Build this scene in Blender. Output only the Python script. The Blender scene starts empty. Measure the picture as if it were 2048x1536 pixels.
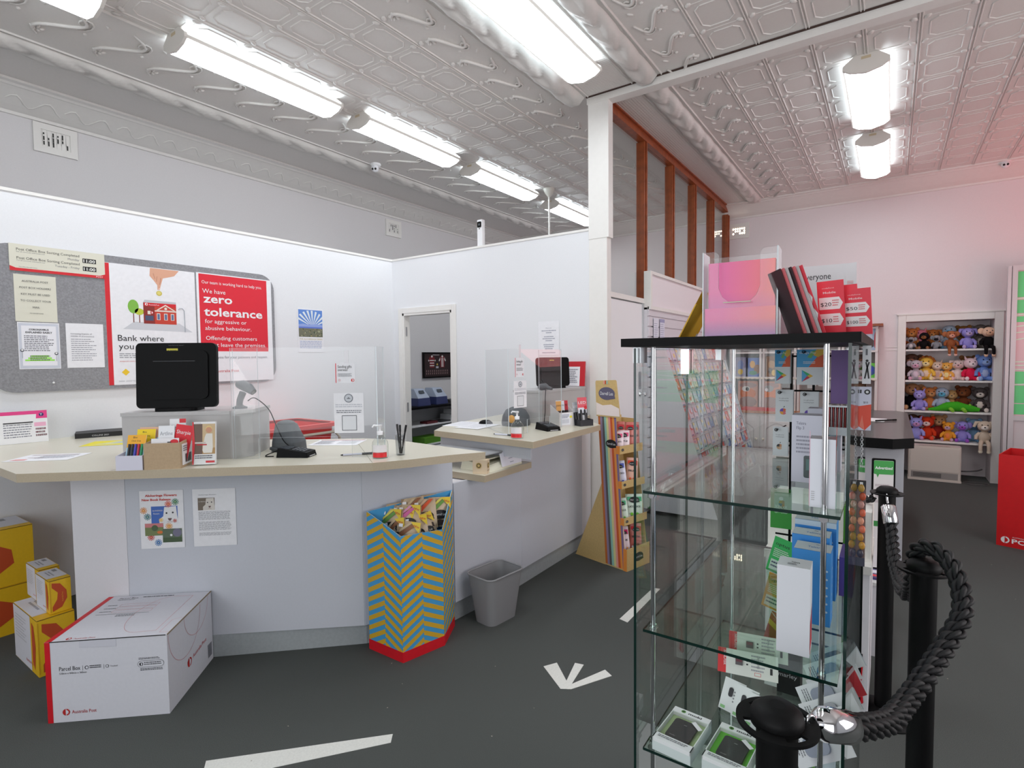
import bpy, bmesh, math, random
from mathutils import Matrix, Vector
random.seed(7)
S = bpy.context.scene
COL = S.collection

# ---------------------------------------------------------------- camera, world, lights, exposure
cam = bpy.data.objects.new('camera', bpy.data.cameras.new('camera'))
COL.objects.link(cam)
cam.data.sensor_width = 36.0
cam.data.lens = 1094.27 / 2048 * 36.0
cam.data.clip_start = 0.05
YAW, PIT, ROL = 0.606074, 0.0478426, 0.01126
_F = Vector((-math.sin(YAW) * math.cos(PIT), math.cos(YAW) * math.cos(PIT), -math.sin(PIT)))
_R = Vector((math.cos(YAW), math.sin(YAW), 0))
_D = _F.cross(_R)
_R2 = math.cos(ROL) * _R + math.sin(ROL) * _D
_D2 = -math.sin(ROL) * _R + math.cos(ROL) * _D
_m = Matrix((_R2, -_D2, -_F)).transposed().to_4x4()
_m.translation = Vector((0, 0, 1.58))
cam.matrix_world = _m
S.camera = cam

w = bpy.data.worlds.new('world')
S.world = w
w.use_nodes = True
w.node_tree.nodes['Background'].inputs[0].default_value = (0.85, 0.92, 1.0, 1)
w.node_tree.nodes['Background'].inputs[1].default_value = 0.6

def area(name, loc, direction, sx, sy, power, color):
    l = bpy.data.lights.new(name, 'AREA')
    l.shape = 'RECTANGLE'
    l.size, l.size_y, l.energy, l.color = sx, sy, power, color
    o = bpy.data.objects.new(name, l)
    COL.objects.link(o)
    o.location = loc
    o.rotation_euler = Vector(direction).to_track_quat('-Z', 'Y').to_euler()
    return o

# daylight through the shop windows behind the camera, then added fill lamps on the right
area('shop_window_daylight', (-1.4, -2.35, 1.9), (-0.1, 1, -0.06), 5.4, 2.4, 98, (0.93, 0.97, 1.0))
area('side_fill_light', (3.05, 3.2, 1.7), (-1, 0.2, 0.12), 3.6, 1.9, 95, (1.0, 0.95, 0.95))  # unseen fill lamp, tilted up to brighten the right half of the shop
area('red_bounce_fill', (2.9, 7.4, 1.9), (-0.55, 0.25, 0.8), 2.0, 1.6, 32, (1.0, 0.22, 0.22))  # added red lamp standing in for bounce off red things out of view
S.view_settings.view_transform = 'Standard'
S.view_settings.look = 'None'
S.view_settings.gamma = 1.0
S.view_settings.use_curve_mapping = False
S.view_settings.exposure = 0.0
S.cycles.transparent_max_bounces = 40
S.cycles.max_bounces = 10
S.cycles.sample_clamp_indirect = 6.0
S.cycles.caustics_reflective = False
S.cycles.caustics_refractive = False

# ---------------------------------------------------------------- helpers
PI = math.pi
def lin(c):
    return tuple(((x / 255) / 12.92 if x / 255 <= 0.04045 else ((x / 255 + 0.055) / 1.055) ** 2.4) for x in c) + (1.0,)

MATS = {}
def M(name, rgb=(200, 200, 200), rough=0.6, metal=0.0, spec=0.5, emit=0.0, bump=None, vary=0.0, coat=0.0):
    """procedural principled material; bump = (scale, strength); vary = noise mottling of the colour"""
    if name in MATS:
        return MATS[name]
    m = bpy.data.materials.new(name)
    m.use_nodes = True
    nt = m.node_tree
    b = nt.nodes['Principled BSDF']
    b.inputs['Base Color'].default_value = lin(rgb)
    b.inputs['Roughness'].default_value = rough
    b.inputs['Metallic'].default_value = metal
    b.inputs['Specular IOR Level'].default_value = spec
    if coat:
        b.inputs['Coat Weight'].default_value = coat
        b.inputs['Coat Roughness'].default_value = 0.08
    if emit:
        b.inputs['Emission Color'].default_value = lin(rgb)
        b.inputs['Emission Strength'].default_value = emit
    if bump or vary:
        tc = nt.nodes.new('ShaderNodeTexCoord')
    if bump:
        n = nt.nodes.new('ShaderNodeTexNoise')
        n.inputs['Scale'].default_value = bump[0]
        n.inputs['Detail'].default_value = 4
        bp = nt.nodes.new('ShaderNodeBump')
        bp.inputs['Strength'].default_value = bump[1]
        bp.inputs['Distance'].default_value = 0.004
        nt.links.new(tc.outputs['Object'], n.inputs['Vector'])
        nt.links.new(n.outputs['Fac'], bp.inputs['Height'])
        nt.links.new(bp.outputs['Normal'], b.inputs['Normal'])
    if vary:
        n2 = nt.nodes.new('ShaderNodeTexNoise')
        n2.inputs['Scale'].default_value = bump[0] * 0.6 if bump else 30
        n2.inputs['Detail'].default_value = 6
        r = nt.nodes.new('ShaderNodeValToRGB')
        c = lin(rgb)
        r.color_ramp.elements[0].position = 0.35
        r.color_ramp.elements[1].position = 0.65
        r.color_ramp.elements[0].color = tuple(x * (1 - vary) for x in c[:3]) + (1,)
        r.color_ramp.elements[1].color = tuple(min(1, x * (1 + vary)) for x in c[:3]) + (1,)
        nt.links.new(tc.outputs['Object'], n2.inputs['Vector'])
        nt.links.new(n2.outputs['Fac'], r.inputs['Fac'])
        nt.links.new(r.outputs['Color'], b.inputs['Base Color'])
    MATS[name] = m
    return m

def C(r, g, b, rough=0.55, coat=0.0):
    return M('paint_%d_%d_%d_%d' % (r, g, b, int(rough * 100)), (r, g, b), rough, coat=coat)

def glass_mat(name, tint, ior=1.5, gain=1.0, rough=0.0):
    if name in MATS:
        return MATS[name]
    m = bpy.data.materials.new(name)
    m.use_nodes = True
    nt = m.node_tree
    nt.nodes.clear()
    out = nt.nodes.new('ShaderNodeOutputMaterial')
    mix = nt.nodes.new('ShaderNodeMixShader')
    tr = nt.nodes.new('ShaderNodeBsdfTransparent')
    gl = nt.nodes.new('ShaderNodeBsdfGlossy')
    fr = nt.nodes.new('ShaderNodeLayerWeight')
    fr.inputs['Blend'].default_value = 0.5
    pw = nt.nodes.new('ShaderNodeMath'); pw.operation = 'POWER'; pw.inputs[1].default_value = 4.5
    f0 = ((ior - 1) / (ior + 1)) ** 2
    mu = nt.nodes.new('ShaderNodeMath'); mu.operation = 'MULTIPLY_ADD'; mu.use_clamp = True
    mu.inputs[1].default_value = (1 - f0) * 0.8 * gain
    mu.inputs[2].default_value = f0 * gain
    tr.inputs[0].default_value = tint + (1,)
    gl.inputs['Roughness'].default_value = rough
    nt.links.new(fr.outputs['Facing'], pw.inputs[0])
    nt.links.new(pw.outputs[0], mu.inputs[0])
    nt.links.new(mu.outputs[0], mix.inputs[0])
    nt.links.new(tr.outputs[0], mix.inputs[1])
    nt.links.new(gl.outputs[0], mix.inputs[2])
    nt.links.new(mix.outputs[0], out.inputs[0])
    MATS[name] = m
    return m

_TXT = {}
def text_geo(s, bold=False):
    key = (s, bold)
    if key not in _TXT:
        cu = bpy.data.curves.new('lettering', 'FONT')
        cu.body = s
        cu.resolution_u = 2
        if bold:
            cu.offset = 0.022
        o = bpy.data.objects.new('lettering', cu)
        me = bpy.data.meshes.new_from_object(o)
        vs = [tuple(v.co) for v in me.vertices]
        fs = [tuple(p.vertices) for p in me.polygons]
        bpy.data.meshes.remove(me)
        bpy.data.objects.remove(o)
        bpy.data.curves.remove(cu)
        xs = [v[0] for v in vs] or [0, 1]
        _TXT[key] = (vs, fs, min(xs), max(xs))
    return _TXT[key]

class MB:
    """collects shapes and links them as ONE mesh object"""
    def __init__(s):
        s.v, s.f, s.mi, s.sm, s.mats = [], [], [], [], []
        s.T = Matrix()
    def mid(s, m):
        if m not in s.mats:
            s.mats.append(m)
        return s.mats.index(m)
    def add(s, vs, fs, m, smooth=False):
        n = len(s.v)
        s.v += [s.T @ Vector(p) for p in vs]
        k = s.mid(m)
        for f in fs:
            s.f.append(tuple(i + n for i in f)); s.mi.append(k); s.sm.append(smooth)
        return s
    def box(s, x0, x1, y0, y1, z0, z1, m, sides=None):
        """sides: optional material for the four upright faces"""
        vs = [(x0, y0, z0), (x1, y0, z0), (x1, y1, z0), (x0, y1, z0), (x0, y0, z1), (x1, y0, z1), (x1, y1, z1), (x0, y1, z1)]
        s.add(vs, [(3, 2, 1, 0), (4, 5, 6, 7)], m)
        s.add(vs, [(0, 1, 5, 4), (1, 2, 6, 5), (2, 3, 7, 6), (3, 0, 4, 7)], sides or m)
        return s
    def prism(s, pts, z0, z1, m, side=None, smooth=False):
        n = len(pts)
        a = sum(pts[i][0] * pts[(i + 1) % n][1] - pts[(i + 1) % n][0] * pts[i][1] for i in range(n))
        if a < 0:
            pts = pts[::-1]
        vs = [(p[0], p[1], z0) for p in pts] + [(p[0], p[1], z1) for p in pts]
        s.add(vs, [tuple(range(n - 1, -1, -1)), tuple(range(n, 2 * n))], m)
        s.add(vs, [(i, (i + 1) % n, n + (i + 1) % n, n + i) for i in range(n)], side or m, smooth)
        return s
    def loft(s, a, b, m, caps=True, smooth=False):
        n = len(a)
        vs = list(a) + list(b)
        fs = [(i, (i + 1) % n, n + (i + 1) % n, n + i) for i in range(n)]
        s.add(vs, fs, m, smooth)
        if caps:
            s.add(vs, [tuple(range(n - 1, -1, -1)), tuple(range(n, 2 * n))], m)
        return s
    def poly(s, pts, m, z=0.002):
        n = len(pts)
        a = sum(pts[i][0] * pts[(i + 1) % n][1] - pts[(i + 1) % n][0] * pts[i][1] for i in range(n))
        if a < 0:
            pts = pts[::-1]
        return s.add([(p[0], p[1], z) for p in pts], [tuple(range(n))], m)
    def rect(s, x0, y0, x1, y1, m, z=0.002):
        return s.poly([(x0, y0), (x1, y0), (x1, y1), (x0, y1)], m, z)
    def disc(s, cx, cy, r, m, z=0.002, ry=None, n=20, a0=0, a1=2 * PI):
        ry = ry or r
        k = n if a1 - a0 > 6.2 else n + 1
        return s.poly([(cx + r * math.cos(a0 + (a1 - a0) * i / n), cy + ry * math.sin(a0 + (a1 - a0) * i / n)) for i in range(k)], m, z)
    def line(s, pts, wd, m, z=0.002):
        for (x0, y0), (x1, y1) in zip(pts, pts[1:]):
            d = math.hypot(x1 - x0, y1 - y0) or 1
            nx, ny = -(y1 - y0) / d * wd / 2, (x1 - x0) / d * wd / 2
            s.poly([(x0 + nx, y0 + ny), (x0 - nx, y0 - ny), (x1 - nx, y1 - ny), (x1 + nx, y1 + ny)], m, z)
        return s
    def rules(s, x0, x1, y1, y0, n, m, z=0.002, jag=0.25, frac=0.45):
        """n rows of print too small to read"""
        rnd = random.Random(n * 31 + int(x0 * 999) + int(y1 * 777))
        p = (y1 - y0) / n
        for i in range(n):
            y = y1 - i * p
            x = x0
            xe = x1 - (x1 - x0) * jag * rnd.random()
            while x < xe:
                wl = (x1 - x0) * (0.04 + 0.1 * rnd.random())
                s.rect(x, y - p * frac, min(x + wl, xe), y, m, z)
                x += wl + (x1 - x0) * 0.018
        return s
    def text(s, t, x, y, size, m, z=0.003, align='L', width=None, bold=False, rot=0.0):
        vs, fs, a, b = text_geo(t, bold)
        sx = size if width is None else width / max(b - a, 1e-6)
        off = {'L': -a, 'C': -(a + b) / 2, 'R': -b}[align]
        c, sn = math.cos(rot), math.sin(rot)
        out = []
        for p in vs:
            u, v = (p[0] + off) * sx, p[1] * size
            out.append((x + u * c - v * sn, y + u * sn + v * c, z))
        return s.add(out, fs, m)
    def tube(s, pts, r, m, n=8, closed=False, caps=True, smooth=True):
        pts = [Vector(p) for p in pts]
        rings, k = [], len(pts)
        prev = None
        for i, p in enumerate(pts):
            if closed:
                t = (pts[(i + 1) % k] - pts[i - 1])
            else:
                t = pts[min(i + 1, k - 1)] - pts[max(i - 1, 0)]
            t.normalize()
            if prev is None:
                up = Vector((0, 0, 1)) if abs(t.z) < 0.9 else Vector((1, 0, 0))
                prev = t.cross(up).normalized()
            prev = (prev - t * prev.dot(t)).normalized()
            q = t.cross(prev)
            rr = r[i] if isinstance(r, (list, tuple)) else r
            rings.append([p + (prev * math.cos(2 * PI * j / n) + q * math.sin(2 * PI * j / n)) * rr for j in range(n)])
        vs = [v for g in rings for v in g]
        fs = []
        for i in range(k if closed else k - 1):
            a, b = i * n, ((i + 1) % k) * n
            fs += [(a + j, a + (j + 1) % n, b + (j + 1) % n, b + j) for j in range(n)]
        s.add(vs, fs, m, smooth)
        if caps and not closed:
            s.add(vs, [tuple(range(n - 1, -1, -1)), tuple(range((k - 1) * n, k * n))], m)
        return s
    def lathe(s, prof, m, n=24, smooth=True, c=(0, 0, 0)):
        vs, fs = [], []
        for r, z in prof:
            vs += [(c[0] + r * math.cos(2 * PI * j / n), c[1] + r * math.sin(2 * PI * j / n), c[2] + z) for j in range(n)]
        for i in range(len(prof) - 1):
            fs += [(i * n + j, i * n + (j + 1) % n, (i + 1) * n + (j + 1) % n, (i + 1) * n + j) for j in range(n)]
        s.add(vs, fs, m, smooth)
        k = len(prof) - 1
        s.add(vs, [tuple(range(n - 1, -1, -1)), tuple(range(k * n, k * n + n))], m)
        return s
    def ell(s, c, r, m, n=12, rot=None):
        r = (r, r, r) if isinstance(r, (int, float)) else r
        R = rot.to_matrix() if rot else Matrix.Identity(3)
        vs, fs, h = [], [], max(5, n // 2 + 1)
        for i in range(h + 1):
            a = PI * i / h
            for j in range(n):
                b = 2 * PI * j / n
                vs.append(Vector(c) + R @ Vector((r[0] * math.sin(a) * math.cos(b), r[1] * math.sin(a) * math.sin(b), r[2] * math.cos(a))))
        for i in range(h):
            fs += [(i * n + j, (i + 1) * n + j, (i + 1) * n + (j + 1) % n, i * n + (j + 1) % n) for j in range(n)]
        return s.add(vs, fs, m, True)
    def build(s, name, parent=None, loc=None, rotz=0.0, mat=None, bevel=0.0, seg=2):
        me = bpy.data.meshes.new(name)
        me.from_pydata([tuple(v) for v in s.v], [], s.f)
        for m in s.mats:
            me.materials.append(m)
        me.polygons.foreach_set('material_index', s.mi)
        me.polygons.foreach_set('use_smooth', s.sm)
        me.update()
        o = bpy.data.objects.new(name, me)
        COL.objects.link(o)
        if parent:
            o.parent = parent
        if loc is not None:
            o.location = loc
        o.rotation_euler.z = rotz
        if mat is not None:
            o.matrix_world = mat
        if bevel:
            b = o.modifiers.new('bevel', 'BEVEL')
            b.width, b.segments, b.limit_method, b.angle_limit = bevel, seg, 'ANGLE', 0.7
        return o

def tag(o, label=None, cat=None, group=None, kind=None):
    for k, v in (('label', label), ('category', cat), ('group', group), ('kind', kind)):
        if v:
            o[k] = v
    return o

def thing(name, label, cat, loc=(0, 0, 0), rotz=0.0, group=None, mat=None):
    o = bpy.data.objects.new(name, None)
    COL.objects.link(o)
    o.empty_display_size = 0.05
    o.location = loc
    o.rotation_euler.z = rotz
    if mat is not None:
        o.matrix_world = mat
    return tag(o, label, cat, group)

def frame(o, x, y):
    x, y = Vector(x).normalized(), Vector(y).normalized()
    z = x.cross(y).normalized()
    y = z.cross(x)
    m = Matrix((x, y, z)).transposed().to_4x4()
    m.translation = Vector(o)
    return m

def at_angle(loc, deg):
    m = Matrix.Rotation(math.radians(deg), 4, 'Z')
    m.translation = Vector(loc)
    return m

def rrect(w_, h_, r, n=6, x0=0.0, y0=0.0):
    out = []
    for cx, cy, a in ((w_ - r, r, -PI / 2), (w_ - r, h_ - r, 0), (r, h_ - r, PI / 2), (r, r, PI)):
        out += [(x0 + cx + r * math.cos(a + PI / 2 * i / n), y0 + cy + r * math.sin(a + PI / 2 * i / n)) for i in range(n + 1)]
    return out

def dup(root, loc, rotz=None, label=None):
    r = root.copy(); COL.objects.link(r)
    r.location = loc
    if rotz is not None:
        r.rotation_euler.z = rotz
    if label:
        r['label'] = label
    for ch in list(root.children):
        c = ch.copy(); COL.objects.link(c); c.parent = r
        for g in list(ch.children):
            d = g.copy(); COL.objects.link(d); d.parent = c
    return r

def structure(name, mb, **k):
    return tag(mb.build(name, **k), kind='structure')

def sheet(name, label, cat, T, w_, h_, draw, paper=None, th=0.0012, group=None):
    """a printed sheet: local x right, y up, z towards the reader; origin bottom left"""
    mb = MB()
    mb.box(0, w_, 0, h_, 0, th, paper or PAPER)
    if draw:
        draw(mb)
    o = mb.build(name, mat=T)
    return tag(o, label, cat, group)

# ---------------------------------------------------------------- materials
PAPER = M('white_paper', (238, 238, 242), 0.6, vary=0.02, bump=(60, 0.02))
INK = C(35, 35, 38)
GREY_INK = C(120, 122, 128)
RED = M('post_red', (214, 22, 38), 0.45, vary=0.03)
POST_RED_INK = C(206, 30, 45)
WHITE = C(240, 240, 242)
WALL = M('painted_wall', (232, 233, 236), 0.7, bump=(220, 0.05), vary=0.012)
WALL_UP = M('upper_wall_paint', (222, 220, 221), 0.75, bump=(180, 0.05), vary=0.012)
TRIM = M('white_gloss_trim', (236, 234, 230), 0.35, bump=(40, 0.03), vary=0.01)
CEIL = M('pressed_metal_white', (226, 222, 218), 0.38, bump=(90, 0.04), vary=0.01)
LAMINATE = M('beige_laminate', (212, 207, 190), 0.28, bump=(400, 0.03), vary=0.03)
LAM_EDGE = M('laminate_edge', (186, 172, 148), 0.4, bump=(300, 0.04), vary=0.04)
PANEL = M('grey_lilac_panel', (203, 206, 215), 0.4, bump=(200, 0.02), vary=0.01)
PANEL_W = M('white_melamine', (226, 224, 229), 0.4, bump=(200, 0.02), vary=0.01)
KICK = M('brushed_kickboard', (178, 184, 187), 0.36, metal=0.2, bump=(120, 0.04), vary=0.04)
BLACK = M('black_plastic', (8, 8, 9), 0.5, spec=0.12, bump=(300, 0.04))
BLACK_GLOSS = M('black_gloss', (10, 10, 12), 0.12)
MATT_BLACK = M('matt_black_powdercoat', (11, 11, 12), 0.55, spec=0.18, bump=(500, 0.05))
DGREY = M('dark_grey_plastic', (84, 88, 92), 0.45, spec=0.3, bump=(260, 0.05))
CHROME = M('chrome', (225, 225, 228), 0.08, metal=1.0)
STEEL = M('satin_steel', (190, 192, 195), 0.28, metal=1.0)
CARD = M('brown_cardboard', (190, 164, 132), 0.75, bump=(150, 0.06), vary=0.04)
BOX_W = M('white_carton', (222, 222, 230), 0.55, bump=(120, 0.03), vary=0.012)
BOX_Y = M('yellow_carton', (236, 190, 30), 0.5, bump=(120, 0.03), vary=0.02)
TIMBER = M('stained_timber', (150, 74, 36), 0.38, bump=(30, 0.08), vary=0.18)
GLASS = glass_mat('clear_glass', (0.965, 0.985, 0.975), 1.5, 1.0)
GLASS_SHELF = glass_mat('green_tinted_glass', (0.86, 0.95, 0.90), 1.52, 1.3)
GLASS_EDGE = M('green_glass_edge', (12, 42, 36), 0.12)
ACRYL = glass_mat('clear_acrylic', (0.985, 0.99, 0.99), 1.45, 0.8)
ACRYL_EDGE = M('acrylic_edge', (225, 232, 236), 0.2)
CELLO = glass_mat('clear_wrap', (0.97, 0.97, 0.97), 1.5, 1.6, 0.08)
# ---------------------------------------------------------------- the room shell
ZT = 3.763          # ceiling height
XL, XR, YB, YF = -5.9, 3.2, -2.5, 8.7  # most coordinates from here on solved offline from image pixels, then hardcoded
P1X, P2Y, PH = -4.55, 4.266, 2.655   # office partitions

CARPET = M('charcoal_carpet', (88, 91, 89), 0.95, spec=0.15, bump=(900, 0.6), vary=0.3)
structure('floor', MB().box(XL - .4, XR + .2, YB - .2, YF + .6, -0.05, 0, CARPET))
lint = MB()
for i in range(60):
    x, y = random.uniform(-2.6, 1.2), random.uniform(0.4, 6.5)
    a = random.uniform(0, PI); s_ = random.uniform(0.001, 0.0028)
    lint.box(x, x + s_ * (1 + abs(math.cos(a))), y, y + s_ * (1 + abs(math.sin(a))), 0.0003, 0.0015, C(165, 160, 150, 0.9))
tag(lint.build('carpet_lint'), 'pale specks of lint scattered over the charcoal carpet', 'lint', kind='stuff')

def wall(name, *a, m=WALL):
    return structure(name, MB().box(*a, m))
wall('wall_left', XL - .1, XL, YB, YF, 0, ZT, m=WALL_UP)
wall('wall_back', XL, XR, YB - .1, YB, 0, ZT)
wall('wall_right', XR, XR + .1, YB, YF, 0, ZT)
AX0, AX1, AZ = 0.15, 1.01, 1.985
FARW = M('far_wall_paint', (232, 224, 226), 0.7, bump=(220, 0.05), vary=0.012)
wall('wall_far', XL, AX0, YF, YF + .1, 0, ZT, m=FARW)
wall('wall_far_right', AX1, XR, YF, YF + .1, 0, ZT, m=FARW)
wall('wall_far_top', AX0, AX1, YF, YF + .1, AZ, ZT, m=FARW)
wall('wall_alcove_left', AX0 - .02, AX0, YF + .1, YF + .40, 0, AZ, m=FARW)
wall('wall_alcove_right', AX1, AX1 + .02, YF + .1, YF + .40, 0, AZ, m=FARW)
wall('wall_alcove_back', AX0, AX1, YF + .38, YF + .40, 0, AZ, m=FARW)
wall('wall_alcove_top', AX0, AX1, YF + .1, YF + .40, AZ, AZ + .02, m=FARW)
tr = MB()
for z0, z1, d in ((0, AZ + .03, .02),):
    tr.box(AX0 - .085, AX0, YF - d, YF, 0, AZ + .085, TRIM).box(AX1, AX1 + .085, YF - d, YF, 0, AZ + .085, TRIM)
    tr.box(AX0, AX1, YF - d, YF, AZ, AZ + .085, TRIM)
tr.box(AX0 - .10, AX1 + .10, YF - .03, YF, AZ + .085, AZ + .10, TRIM)
structure('trim_1', tr, bevel=.004)
structure('baseboard_far', MB().box(-1.9, AX0 - .085, YF - .018, YF, 0, .12, TRIM).box(AX1 + .085, XR, YF - .018, YF, 0, .12, TRIM), bevel=.004)
panelling = MB()
for z in (1.62, 1.66):
    panelling.box(-.05, AX0 - .085, YF - .006, YF, z, z + .008, TRIM)
structure('trim_2', panelling)

# pressed-metal ceiling: beads, octagon frames, scrolls and leaf rolls stand out from the sheet
ce = MB()
ce.box(XL, XR, YB, YF, ZT, ZT + .05, CEIL)
def ridge(x0, y0, x1, y1, wd=.012, h=.007, z=ZT):
    d = math.hypot(x1 - x0, y1 - y0)
    nx, ny = -(y1 - y0) / d * wd / 2, (x1 - x0) / d * wd / 2
    ce.add([(x0 + nx, y0 + ny, z), (x0 + nx * .3, y0 + ny * .3, z - h), (x0 - nx * .3, y0 - ny * .3, z - h), (x0 - nx, y0 - ny, z),
            (x1 + nx, y1 + ny, z), (x1 + nx * .3, y1 + ny * .3, z - h), (x1 - nx * .3, y1 - ny * .3, z - h), (x1 - nx, y1 - ny, z)],
           [(0, 1, 5, 4), (1, 2, 6, 5), (2, 3, 7, 6)], CEIL)
CP, RP = 0.31, 0.338
def field(xs, y0, y1):
    for x in xs:
        ridge(x - .008, y0, x - .008, y1, .010, .008); ridge(x + .010, y0, x + .010, y1, .010, .008)
    k0, k1 = int((y0 - 4.55) / RP) - 1, int((y1 - 4.55) / RP) + 1
    for k in range(k0, k1):
        y = 4.55 + k * RP
        if not (y0 <= y and y + RP <= y1 + .01):
            continue
        for x in sorted(xs)[:-1]:
            a, b, c, d, e = x + .055, x + CP - .055, y + .04, y + RP - .04, .04
            p = [(a + e, c), (b - e, c), (b, c + e), (b, d - e), (b - e, d), (a + e, d), (a, d - e), (a, c + e)]
            for q, r in zip(p, p[1:] + p[:1]):
                ridge(*q, *r, .010, .005)
            ridge(x + .03, y, x + CP - .03, y, .008, .003)
        for x in xs:
            for sx in (-1, 1):
                ce.ell((x + sx * .035, y, ZT), (.02, .03, .012), CEIL, 6, Matrix.Rotation(sx * .6, 4, 'Z').to_euler())
field([-1.12 + CP * i for i in range(13)], 4.36, 8.45)
field([-1.12 + CP * i for i in range(13)], 0.4, 4.24)
field([-2.75 - CP * i for i in range(5)], -1.0, 8.4)
def scrolls(xa, xb, y0, y1, sg):
    y = y0
    wd = abs(xb - xa)
    while y < y1:
        pts = []
        for i in range(15):
            t = i / 14
            pts.append((xa + sg * wd * (.12 + .72 * t), y + RP * (.5 + .36 * math.sin(t * 2 * PI * .9) * (1 - .25 * t)), ZT - .006))
        ce.tube(pts, [.007 + .006 * math.sin(PI * i / 14) for i in range(15)], CEIL, 5)
        curl = [(xa + sg * wd * (.3 + .16 * (1 - i / 12) * math.cos(i * .62)), y + RP * (.78 + .2 * (1 - i / 12) * math.sin(i * .62)), ZT - .005) for i in range(10)]
        ce.tube(curl, .006, CEIL, 5)
        cx, cy = xa + sg * wd * .74, y + RP * .3
        for j in range(5):
            a = j * 2 * PI / 5
            ce.ell((cx + .025 * math.cos(a), cy + .025 * math.sin(a), ZT), (.02, .012, .014), CEIL, 6, Matrix.Rotation(a, 4, 'Z').to_euler())
        ce.ell((xa + sg * wd * .5, y + RP * .92, ZT), (.014, .014, .01), CEIL, 6)
        ce.ell((xa + sg * wd * .2, y + RP * .12, ZT), (.03, .01, .01), CEIL, 6, Matrix.Rotation(sg * .8, 4, 'Z').to_euler())
        y += RP
def leaf_roll(xc, hw, y0, y1, ph=0):
    ny, nx = int((y1 - y0) / .028), 10
    vs, fs = [], []
    for i in range(ny + 1):
        y = y0 + (y1 - y0) * i / ny
        for j in range(nx + 1):
            t = -1 + 2 * j / nx
            u = y / RP + ph
            lf = abs(math.sin(PI * (u + .55 * abs(t)))) ** .6
            vein = .12 * math.sin(6 * PI * (u + .55 * abs(t)))
            h = .055 * math.sqrt(max(0, 1 - t * t)) * (.45 + .55 * lf + vein * lf)
            vs.append((xc + t * hw * (1 + .12 * lf), y, ZT - h - .001))
    for i in range(ny):
        for j in range(nx):
            a = i * (nx + 1) + j
            fs.append((a, a + nx + 1, a + nx + 2, a + 1))
    ce.add(vs, fs, CEIL, True)
    for sg in (-1, 1):
        ridge(xc + sg * (hw + .035), y0, xc + sg * (hw + .035), y1, .018, .01)
for y0, y1 in ((1.0, 4.24), (4.36, 8.42)):
    scrolls(-1.48, -1.14, y0, y1, 1)
    leaf_roll(-1.62, .085, y0, y1)
scrolls(-2.39, -2.73, -.6, 8.3, -1)
leaf_roll(-2.25, .085, 1.0, 4.24)
scrolls(-4.12, -4.78, -1.2, 8.2, -1)
leaf_roll(-4.95, .09, -1.4, 8.3)
ridge(-4.06, -1.4, -4.06, 8.3, .02, .014)
DOT = M('dotted_pressed_metal', (226, 222, 218), 0.4)
_nt = DOT.node_tree
_v = _nt.nodes.new('ShaderNodeTexVoronoi'); _v.inputs['Scale'].default_value = 42; _v.inputs['Randomness'].default_value = 0
_t = _nt.nodes.new('ShaderNodeTexCoord'); _b = _nt.nodes.new('ShaderNodeBump'); _b.inputs['Strength'].default_value = .7; _b.inputs['Distance'].default_value = .006
_nt.links.new(_t.outputs['Object'], _v.inputs['Vector']); _nt.links.new(_v.outputs['Distance'], _b.inputs['Height'])
_nt.links.new(_b.outputs['Normal'], _nt.nodes['Principled BSDF'].inputs['Normal'])
ce.box(-2.12, -1.75, .6, 8.3, ZT - .003, ZT, DOT)
structure('ceiling', ce)
# cornices: coved, with a raised vine along the cove
def cornice(name, along):
    prof = [(0, -.167), (.02, -.167), (.028, -.145), (.05, -.138), (.10, -.118), (.17, -.085), (.24, -.05), (.27, -.036), (.285, -.036), (.30, -.022), (.34, -.018), (.34, 0), (0, 0)]
    c = MB()
    if along == 'Y':
        a = [(XL + p[0], -1.6, ZT + p[1]) for p in prof]; b = [(XL + p[0], YF, ZT + p[1]) for p in prof]
        c.loft(b, a, TRIM)
        for k in range(26):
            y = -1.3 + k * .38
            c.tube([(XL + .15 + .05 * math.sin(i * .9), y + .03 * i, ZT - .095 + .022 * math.sin(i * .9)) for i in range(13)], .006, TRIM, 5)
    else:
        a = [(XL + .3, YF - p[0], ZT + p[1]) for p in prof]; b = [(XR, YF - p[0], ZT + p[1]) for p in prof]
        c.loft(a, b, TRIM)
    structure(name, c)
cornice('trim_3', 'Y')
cornice('trim_4', 'X')

# office partitions with a white capping, door opening in the second one
structure('wall_office_left', MB().box(P1X - .07, P1X, -1.8, P2Y + .07, 0, PH, WALL))
DX0, DX1, DZ = -4.40, -3.69, 2.075
structure('wall_office_end', MB().box(P1X, DX0, P2Y, P2Y + .07, 0, PH, WALL).box(DX1, -2.14, P2Y, P2Y + .07, 0, PH, WALL).box(DX0, DX1, P2Y, P2Y + .07, DZ, PH, WALL))
structure('trim_5', MB().box(P1X - .075, P1X + .006, -1.8, P2Y + .0, PH, PH + .02, TRIM).box(P1X - .075, -2.14, P2Y - .006, P2Y + .075, PH, PH + .02, TRIM))
fr = MB()
for x0, x1, z0, z1 in ((DX0 - .055, DX0, 0, DZ + .055), (DX1, DX1 + .055, 0, DZ + .055), (DX0, DX1, DZ, DZ + .055)):
    fr.box(x0, x1, P2Y - .016, P2Y, z0, z1, TRIM)
fr.box(DX0, DX0 + .025, P2Y - .01, P2Y + .08, 0, DZ, TRIM).box(DX1 - .025, DX1, P2Y - .01, P2Y + .08, 0, DZ, TRIM).box(DX0, DX1, P2Y - .01, P2Y + .08, DZ - .025, DZ, TRIM)
for z in (1.88, 1.05, .25):
    fr.box(DX0 + .025, DX0 + .030, P2Y + .015, P2Y + .035, z - .05, z + .05, STEEL)
structure('door_1', fr, bevel=.003)

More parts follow.
